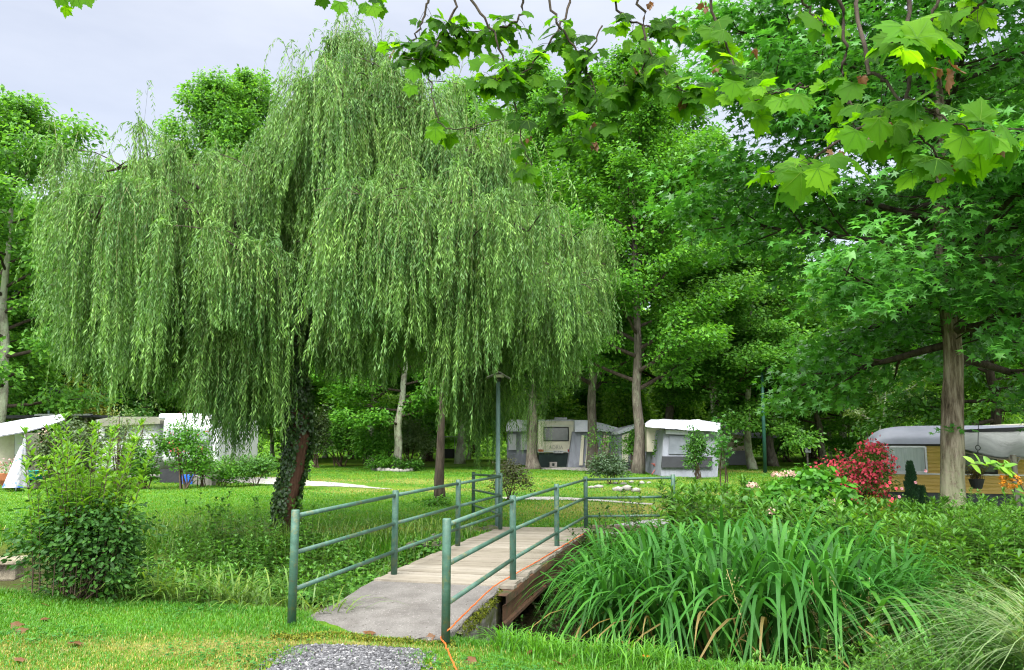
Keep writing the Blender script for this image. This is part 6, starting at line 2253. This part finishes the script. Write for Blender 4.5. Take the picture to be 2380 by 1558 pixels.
for i_, (u_, Y_, w_) in enumerate([(1215, 57, 'behind the white tent'), (1300, 53, 'behind the roof of the cream caravan'), (1385, 56, 'behind the striped awning'), (1470, 52, 'behind the porch tent'), (1560, 55, 'behind the tall grey tent'), (1650, 57, 'between the tall grey tent and the forked tree'), (1725, 58, 'behind the beige tent'), (1790, 60, 'right of the green mast'), (1880, 62, 'behind the supply box'), (1000, 58, 'behind the slender dark trunk'), (905, 56, 'behind the lichen trunk'), (820, 60, 'behind the bright upright bush'), (2120, 46, 'behind the rounded caravan roof'), (2290, 40, 'behind the weathered awning')]):
    lb_ = 'tall fresh green bush ' + w_
    if hzb is None:
        hzb = shrub('tall_bush', lb_, 'shrub', on((u_ - 1190) / F * Y_, Y_), 4.6, 3.0, 5.6, 230, 34, RH, (.17, .27), L_fresh, 171, 'tall bushes behind the pitches', rc=.55, lobes=11, lift=.02)
    else:
        dup(hzb, on((u_ - 1190) / F * Y_, Y_), i_ * 2.3, (1, 1, .82 + .09 * (i_ % 5)), lb_, 'tall bushes behind the pitches')
bt_ = grow(121, H=4.6, r0=.10, cb=.42, R=1.9, nl=12, el=(.3, 1.1), bend=.1, lean=(.5, 0), wob=.1, sec=.8)
mb = crown_of(bt_, 4, per=34, rc=.42, T=RHN, size=(.12, .18))
make_tree('small_tree', 'small pale barked tree with airy light leaves behind the yellow caravan', 'tree', gp(2040, 1060, 34), bt_[0], mb, m_bark_pale, L_silver)
# pink flowers in the planter bowl
mb = MB()
n_ = 160
p_ = tb_ + np.column_stack([rng.normal(0, .22, n_), rng.normal(0, .2, n_), rng.uniform(.48, .85, n_)])
leaves(mb, OVW, p_ - np.array(bw.location), rng.normal(0, 1, (n_, 3)), rng.normal(0, .5, (n_, 3)) + [0, -.3, 1], .07, 0)
leaves(mb, OVW, p_[:50] + [0, -.05, .1] - np.array(bw.location), rng.normal(0, 1, (50, 3)), rng.normal(0, .5, (50, 3)) + [0, -.5, 1], .07, 1)
mb.build('foliage', [L_herb, M_pink], bw)

# ------------------------------------------------------------------ turf
def rampmask(x, y):
    """True where the concrete ramp or the boards lie"""
    poly = np.vstack([top[:, :2], ])
    inside = np.zeros(len(x), bool)
    j = len(poly) - 1
    for i in range(len(poly)):
        xi, yi, xj, yj = poly[i, 0], poly[i, 1], poly[j, 0], poly[j, 1]
        c_ = ((yi > y) != (yj > y)) & (x < (xj - xi) * (y - yi) / (yj - yi + 1e-12) + xi)
        inside ^= c_
        j = i
    return inside


rng = np.random.default_rng(300)
n = 330000
y = 3.9 + rng.random(n) ** 1.15 * 5.2
x = rng.uniform(-1, 1, n) * y * .70
dl = y - lipL(x)
ok = (dl < .75) & ~rampmask(x, y)
gc = -1.2 + 0 * y
gh = np.interp(y, [4.15, 5.5, 6.2, 6.34, 6.42], [.52, .50, .50, .42, 0])
wob_ = .10 * np.sin(y * 9) + .07 * np.sin(y * 23 + 1) + rng.normal(0, .05, n)
ok &= ~((np.abs(x - gc) < gh + wob_) & (rng.random(n) < .985))
dr = dryness(x, y)
ok &= rng.random(n) > .45 * dr
x, y, dl, dr = x[ok], y[ok], dl[ok], dr[ok]
n = len(x)
tall = np.clip((dl + .45) / .9, 0, 1)
pat = .5 + .5 * np.sin(x * 2.1 + 1.7 * np.sin(y * 1.3)) * np.sin(y * 2.7 + .6)
h = (.030 + .028 * rng.random(n)) * (.75 + .5 * pat) + tall ** 2 * rng.uniform(.02, .20, n)
h *= 1 - .35 * dr
mb = MB()
isd = rng.random(n) < .55 * dr + .03
base_ = np.stack([x, y, hz(x, y) - .004], 1)
az = rng.uniform(0, 6.28, n)
ww = rng.uniform(.0035, .0062, n)
le = rng.uniform(.15, .95, n)
for m_, sel in ((0, ~isd), (1, isd)):
    blades(mb, rng, base_[sel], az[sel], h[sel], ww[sel], le[sel], 2, m_)
L_dry = leaf_mat('dry_grass', (.27, .25, .07), var=.35, k=.35, yellow=.3)
o = mb.build('grass', [L_grass, L_dry])
tag(o, 'short bright grass of the near bank with worn yellow patches', 'grass', kind='stuff')
# far lawn
n = 300000
y = 12.5 + rng.random(n) ** 1.7 * 34
x = rng.uniform(-1, 1, n) * y * .70
dF = y - lipF(x)
ok = (dF > -.5)
dr = dryness(x, y)
ok &= rng.random(n) > .5 * dr


def near_track(x, y, pts, w):
    c_ = spline(pts, 40)
    d_ = np.full(len(x), 9e9)
    for q_ in c_:
        d_ = np.minimum(d_, (x - q_[0]) ** 2 + (y - q_[1]) ** 2)
    return np.sqrt(d_) < w


for pts_, w_ in (([(-17, 33.5), (-11, 31.2), (-7.6, 29.2), (-4.2, 26.6)], 1.15), ([(1.4, 13.75), (2.1, 14.6), (3.1, 15.6)], .55), ([(.2, 42.0), (2.6, 41.8), (5.6, 40), (7.6, 36.5)], 1.4), ([(-.6, 22.2), (.6, 21.3), (2.2, 20.8), (3.6, 20.2)], .32)):
    ok &= ~(near_track(x, y, pts_, w_) & (rng.random(n) < .93))
x, y, dF, dr = x[ok], y[ok], dF[ok], dr[ok]
n = len(x)
edge_ = np.clip(1 - (dF + .3) / 1.3, 0, 1)
h = .035 + .03 * rng.random(n) + edge_ ** 2 * rng.uniform(.05, .22, n)
isd = rng.random(n) < .5 * dr + .008
base_ = np.stack([x, y, hz(x, y) - .004], 1)
az = rng.uniform(0, 6.28, n)
ww = .005 + .0005 * y
le = rng.uniform(.2, 1.0, n)
mb = MB()
for m_, sel in ((0, ~isd), (1, isd)):
    blades(mb, rng, base_[sel], az[sel], h[sel], ww[sel], le[sel], 2, m_)
o = mb.build('grass', [L_grass, L_dry])
tag(o, 'mown lawn of the campsite beyond the stream', 'grass', kind='stuff')
# coarse tufts along the near lip, mostly at the right of the ramp
n = 5200
x = np.concatenate([rng.uniform(-.15, 2.7, 3800), rng.uniform(-4.9, -1.9, 1400)])
y = lipL(x) + rng.normal(.12, .22, n)
ok = ~rampmask(x, y) & ~((x < .5) & (y > 6.75 + (x + .5) * .9))
x, y = x[ok], y[ok]
n = len(x)
mb = MB()
blades(mb, rng, np.stack([x, y, hz(x, y) - .02], 1), rng.uniform(0, 6.28, n), rng.uniform(.10, .30, n) * np.where(x > 1.2, .55, 1.0), rng.uniform(.006, .012, n), rng.uniform(.25, 1.2, n), 5)
o = mb.build('tall_grass', [L_grass])
tag(o, 'longer uncut grass hanging over the lip of the near bank', 'grass', kind='stuff')

n = 9000
y = rng.uniform(4.3, 8.0, n)
x = rng.uniform(-1, 1, n) * y * .70
cl_ = np.sin(x * 3.1 + 2 * np.sin(y * 2.3)) + np.sin(y * 4.7 + x * 1.1) + rng.normal(0, .45, n)
ok = (cl_ > .75) & (y < lipL(x) + .2) & ~rampmask(x, y) & ~((np.abs(x + 1.2) < .6) & (y < 6.45))
x, y = x[ok], y[ok]
mb = MB()
for k_ in range(3):
    a_ = rng.uniform(0, 6.28, len(x))
    leaves(mb, OVW, np.stack([x, y, hz(x, y) + rng.uniform(.02, .05, len(x))], 1), np.stack([np.cos(a_ + k_ * 2.1), np.sin(a_ + k_ * 2.1), .15 + 0 * a_], 1), np.stack([rng.normal(0, .2, len(x)), rng.normal(0, .2, len(x)), 1 + 0 * a_], 1), rng.uniform(.016, .034, len(x)))
o = mb.build('clover', [leaf_mat('clover_leaves', (.050, .185, .030), var=.35, k=.35, yellow=.1)])
tag(o, 'patches of clover and weeds in the near lawn', 'clover', kind='stuff')

# fallen leaves on the near grass
for i, (u, v) in enumerate([(20, 1463), (92, 1447), (104, 1412), (170, 1507), (362, 1404), (866, 1476), (1110, 1542), (1330, 1532), (1290, 1548), (1180, 1480), (1010, 1497), (30, 1478), (55, 1540), (1440, 1530), (1235, 1528)]):
    b_ = GH(u, v) + [0, 0, .035]
    mb = MB()
    leaves(mb, PLANE, np.zeros((1, 3)), rng.normal(0, 1, (1, 3)) * [1, 1, .12], np.array([[rng.normal(0, .35), rng.normal(0, .35), 1]]), rng.uniform(.07, .12))
    o = mb.build('fallen_leaf', L_dead, None, (0, 0, 0))
    o.location = tuple(b_)
    tag(o, 'withered brown leaf lying on the near grass', 'leaf', 'fallen leaves on the near grass')
ofb = GH(1502, 1553) + [0, 0, .02]
of = thing('orange_flower', 'single orange flower in the grass at the bottom edge', 'flower', ofb)
mb = MB()
a_ = np.arange(14) * 2.4
leaves(mb, OVW, np.zeros((14, 3)) + [0, 0, .06], np.stack([np.cos(a_), np.sin(a_), .35 + 0 * a_], 1), np.stack([-np.cos(a_) * .3, -np.sin(a_) * .3, 1 + 0 * a_], 1), .035)
mb.build('petals', M_orange, of)
mb = MB()
tube(mb, [[0, 0, -.03], [0, 0, .06]], .003, 4)
mb.build('stem', m_stem, of)

# ------------------------------------------------------------------ plane tree overhead
rng = np.random.default_rng(909)
plb = np.array([8.2, -1.2, 0.0])
pl = thing('plane_tree', 'plane tree whose leafy twigs with big lobed leaves hang into the top of the view', 'tree', plb)
wood = MB()
trunk_p = spline([plb + [0, 0, -.2], plb + [0, 0, 2.5], plb + [-.3, .3, 5.0], plb + [-.4, .6, 8.5]], 20)
tube(wood, trunk_p, np.linspace(.42, .2, 20), 14, lump=.03, rng=rng)
limbs_pl = [
    ([plb + [-.2, .2, 4.2], (6.2, 1.2, 5.2), (4.2, 3.0, 5.4), (2.6, 4.3, 5.3), (1.0, 5.2, 5.5), (-.6, 5.6, 5.6), (-2.4, 5.4, 5.5), (-3.9, 5.2, 5.3)], .11),
    ([plb + [-.2, .2, 3.6], (6.4, 1.4, 4.5), (4.6, 2.6, 4.4), (3.0, 3.3, 4.25), (1.9, 3.6, 4.2)], .07),
]
for c_, r_ in limbs_pl:
    tube(wood, spline(c_, 30), np.linspace(r_, .02, 30), 8)
# twigs: (points as u, v, depth), leaf count, leaf length, spread, share in shade
twigs = [
    # hanging over the middle
    ([(1330, -90, 5.2), (1322, 10, 5.2), (1265, 115, 5.1), (1190, 185, 5.0), (1120, 175, 5.0)], 34, .150),
    ([(1060, -90, 5.3), (1055, 15, 5.2), (1030, 80, 5.2), (1000, 125, 5.1), (948, 140, 5.1)], 30, .150),
    ([(1095, -80, 5.0), (1095, 0, 5.0), (1150, 85, 5.0), (1185, 190, 5.0), (1212, 320, 5.0), (1236, 385, 5.0)], 20, .135),
    ([(1200, -80, 5.1), (1215, 20, 5.1), (1180, 60, 5.1), (1100, 75, 5.2), (1010, 60, 5.2)], 36, .145),
    ([(1260, -80, 5.0), (1290, 40, 5.0), (1340, 120, 5.0), (1380, 200, 5.0), (1400, 300, 5.0)], 34, .155),
    ([(1480, -80, 4.9), (1495, 50, 4.9), (1500, 150, 4.9), (1480, 190, 4.9), (1420, 220, 4.9)], 36, .155),
    ([(1500, 90, 4.9), (1540, 160, 4.8), (1590, 215, 4.8), (1640, 230, 4.8)], 22, .165),
    ([(1400, 60, 5.0), (1350, 160, 5.0), (1310, 230, 5.0), (1330, 330, 5.0)], 24, .15),
    ([(1640, -80, 4.5), (1660, 30, 4.5), (1690, 110, 4.4), (1720, 180, 4.3), (1790, 210, 4.2)], 30, .165),
    ([(1000, -60, 5.2), (985, 40, 5.2), (960, 95, 5.2), (925, 110, 5.2)], 14, .15),
    ([(1420, -60, 5.1), (1450, 40, 5.1), (1530, 60, 5.0), (1570, 40, 5.0)], 20, .15),
    ([(1000, 130, 5.1), (1005, 230, 5.1), (1040, 300, 5.1), (1160, 280, 5.0)], 4, .16),
    # the near right
    ([(2108, -60, 3.5), (2105, 110, 3.4), (2107, 225, 3.3), (2015, 290, 3.3), (1915, 350, 3.3), (1855, 395, 3.3), (1790, 400, 3.3)], 30, .165),
    ([(2107, 225, 3.3), (2190, 275, 3.2), (2290, 305, 3.1), (2420, 300, 3.0)], 22, .165),
    ([(1990, -60, 3.6), (2015, 145, 3.4), (2070, 200, 3.3), (2155, 340, 3.2), (2195, 385, 3.2)], 18, .15),
    ([(1960, -60, 3.9), (1965, 100, 3.9), (1960, 180, 3.9), (1980, 260, 3.8), (1985, 300, 3.7)], 12, .15),
    ([(2200, -80, 3.2), (2170, 20, 3.2), (2130, 90, 3.2), (2070, 100, 3.2)], 14, .19),
    ([(1860, -80, 4.0), (1880, 20, 4.0), (1920, 60, 3.9)], 10, .16),
    ([(1880, 200, 3.8), (1830, 205, 3.9), (1770, 230, 4.0), (1700, 215, 4.1)], 14, .16),
    ([(2300, -60, 3.2), (2280, 10, 3.2), (2230, 40, 3.2)], 8, .16),
    # left corner
    ([(150, -120, 5.0), (155, -40, 5.0), (160, 0, 5.0)], 4, .15),
    ([(800, -120, 5.4), (795, -40, 5.4), (790, -5, 5.4)], 4, .13),
    ([(880, -120, 5.4), (875, -40, 5.4), (868, 5, 5.4)], 5, .14),
]
fol, dead = MB(), []
for ti_, (pp_, nl_, sz_) in enumerate(twigs):
    pts_ = np.array([P(*q_) for q_ in pp_])
    # start from the nearest limb overhead so that nothing hangs in the air
    best = None
    if pp_[0][1] < 0:
        for c_, r_ in limbs_pl:
            cc = spline(c_, 30)
            d_ = np.linalg.norm(cc - pts_[0], axis=1)
            if best is None or d_.min() < best[0]:
                best = (d_.min(), cc[d_.argmin()])
        s_ = spline(np.vstack([[best[1]], pts_]), 34)
        rad_ = np.linspace(.013, .0028, 34)
    else:
        s_ = spline(pts_, 26)
        rad_ = np.linspace(.006, .0025, 26)
    s_[1:-1] += rng.normal(0, .008, (len(s_) - 2, 3))
    tube(wood, s_, rad_, 6, cap=False)
    vis = s_[int(len(s_) * (.42 if pp_[0][1] < 0 else .12)):]
    for k_ in range(int(nl_ * (1.7 if pp_[0][2] > 4.6 else 1.25))):
        f_ = rng.random() ** .8
        node = sample(vis, f_)
        side = np.array([rng.normal(0, 1), rng.normal(0, .8), rng.normal(-.15, .55)])
        pet = nrm(side) * rng.uniform(.03, .11)
        p_ = node + pet
        if rng.random() < .7:
            tube(wood, [node, node + pet * .6 + [0, 0, .008], p_], .0016, 3, cap=False)
        sz = sz_ * rng.uniform(.55, 1.15)
        d_ = nrm(pet) * .8 + np.array([rng.normal(0, .35), rng.normal(0, .3), -rng.uniform(.35, 1.0)])
        n_ = np.array([rng.normal(0, .45), -abs(rng.normal(.35, .45)), rng.uniform(.35, 1.0)])
        cu_ = rng.uniform(.2, 2.4)
        sz *= .84
        leaves(fol, PLANE, p_[None], d_[None], n_[None], sz, 2 if rng.random() < (.7 if pp_[0][2] < 4.3 else .15) else 0, curl=cu_)  # near twigs mostly take the lit copy, the others the dark one
        leaves(fol, PVEIN, p_[None], d_[None], n_[None], sz, 1, curl=cu_)
    if nl_ > 8:
        # fruit balls and a few withered leaves
        q_ = sample(vis, rng.uniform(.3, .9)) + [0, 0, -.06]
        stones(wood, rng, [q_], [.011], 1.0, jit=.02)
# single big leaves the eye picks out
for u, v, Y_, sz, d_, n_ in [
    (1862, 418, 3.1, .21, (.02, .1, -1), (.0, -.8, .5)), (1905, 405, 3.05, .17, (.3, 0, -1), (-.2, -.8, .5)), (1830, 395, 3.2, .15, (-.7, 0, -.6), (.1, -.6, .8)),
    (2045, 290, 3.1, .20, (.15, 0, -1), (.1, -.85, .4)), (2090, 300, 3.15, .18, (.6, 0, -.8), (-.2, -.8, .5)), (1985, 315, 3.1, .17, (-.5, 0, -.9), (.2, -.8, .5)),
    (2140, 75, 2.9, .22, (.5, 0, .8), (0, -.9, .3)), (2090, 60, 2.95, .22, (-.8, 0, .15), (.1, -.8, .6)), (2110, 115, 2.9, .20, (.8, .1, -.3), (.1, -.3, .9)),
    (2280, 265, 2.9, .18, (.2, 0, .9), (0, -.9, .4)), (2300, 320, 2.9, .18, (.3, 0, -1), (.1, -.8, .5)), (2235, 330, 3.0, .17, (-.3, 0, -1), (0, -.8, .5)), (2340, 300, 2.8, .2, (.8, 0, -.6), (.1, -.7, .7)),
    (2150, 375, 3.1, .15, (-.2, 0, -1), (0, -.9, .4)), (1705, 200, 4.0, .18, (-.2, 0, -1), (.1, -.8, .5)), (1750, 215, 4.0, .19, (.2, 0, -1), (-.1, -.8, .5)),
    (1012, 305, 5.0, .19, (.1, 0, -1), (.1, -.7, .6)), (1150, 258, 5.0, .15, (-.3, 0, -1), (.3, -.8, .4)), (1236, 395, 5.0, .14, (.6, 0, -.8), (.1, -.9, .3)), (1228, 408, 5.0, .14, (-.6, 0, -.8), (.1, -.9, .3)), (960, 170, 5.0, .15, (.1, 0, -1), (.2, -.9, .3)),
    (955, 205, 5.0, .14, (-.2, 0, -1), (.2, -.9, .3)), (790, 12, 5.0, .16, (-.1, 0, -1), (.2, -.9, .3)), (868, 20, 5.0, .16, (.3, 0, -1), (-.2, -.9, .3)), (140, -8, 4.8, .16, (-.4, 0, -1), (.2, -.9, .3)), (180, -5, 4.8, .17, (.3, 0, -1), (-.2, -.9, .3)),
]:
    p_ = P(u, v, Y_)
    d_ = nrm(np.array(d_, float))
    sz *= .72
    cu_ = rng.uniform(.3, 2.0)
    for T_, m_ in ((PLANE, 2), (PVEIN, 1)):
        leaves(fol, T_, (p_ - d_ * sz * .35)[None], d_[None], np.array([n_], float), sz, m_, curl=cu_)
wood.build('branch', m_bark_dark, pl, plb)
fol.build('foliage', [L_plane, leaf_mat('leaf_veins', (.075, .19, .02), k=.5, var=.1, spec=.1), L_plane_lit], pl, plb)
for u, v, Y_, sz in [(2205, 158, 3.0, .10), (2172, 160, 3.0, .06), (2052, 288, 3.2, .085), (2040, 300, 3.2, .06), (2195, 375, 3.15, .06), (2185, 392, 3.15, .06), (2315, 330, 3.0, .06), (1757, 115, 4.2, .08), (1660, 152, 4.4, .06), (1480, 160, 4.8, .075), (1588, 232, 4.8, .085), (1345, 180, 5, .06), (1384, 338, 5, .06), (1230, 320, 5, .05), (1640, 10, 4.6, .07), (1935, 350, 3.3, .06), (1998, 180, 3.5, .06), (1375, 290, 5.0, .06), (1508, 14, 4.9, .07)]:
    mb = MB()
    c_ = P(u, v, Y_)
    for _ in range(3):
        leaves(mb, PLANE, (c_ + rng.normal(0, .012, 3))[None], (rng.normal(0, .5, (1, 3)) + [0, 0, -1]), rng.normal(0, 1, (1, 3)) + [0, -.5, 0], sz * rng.uniform(.7, 1.1), 0, wscale=.6)
    mb.build('withered_leaf', L_dead, pl, plb)
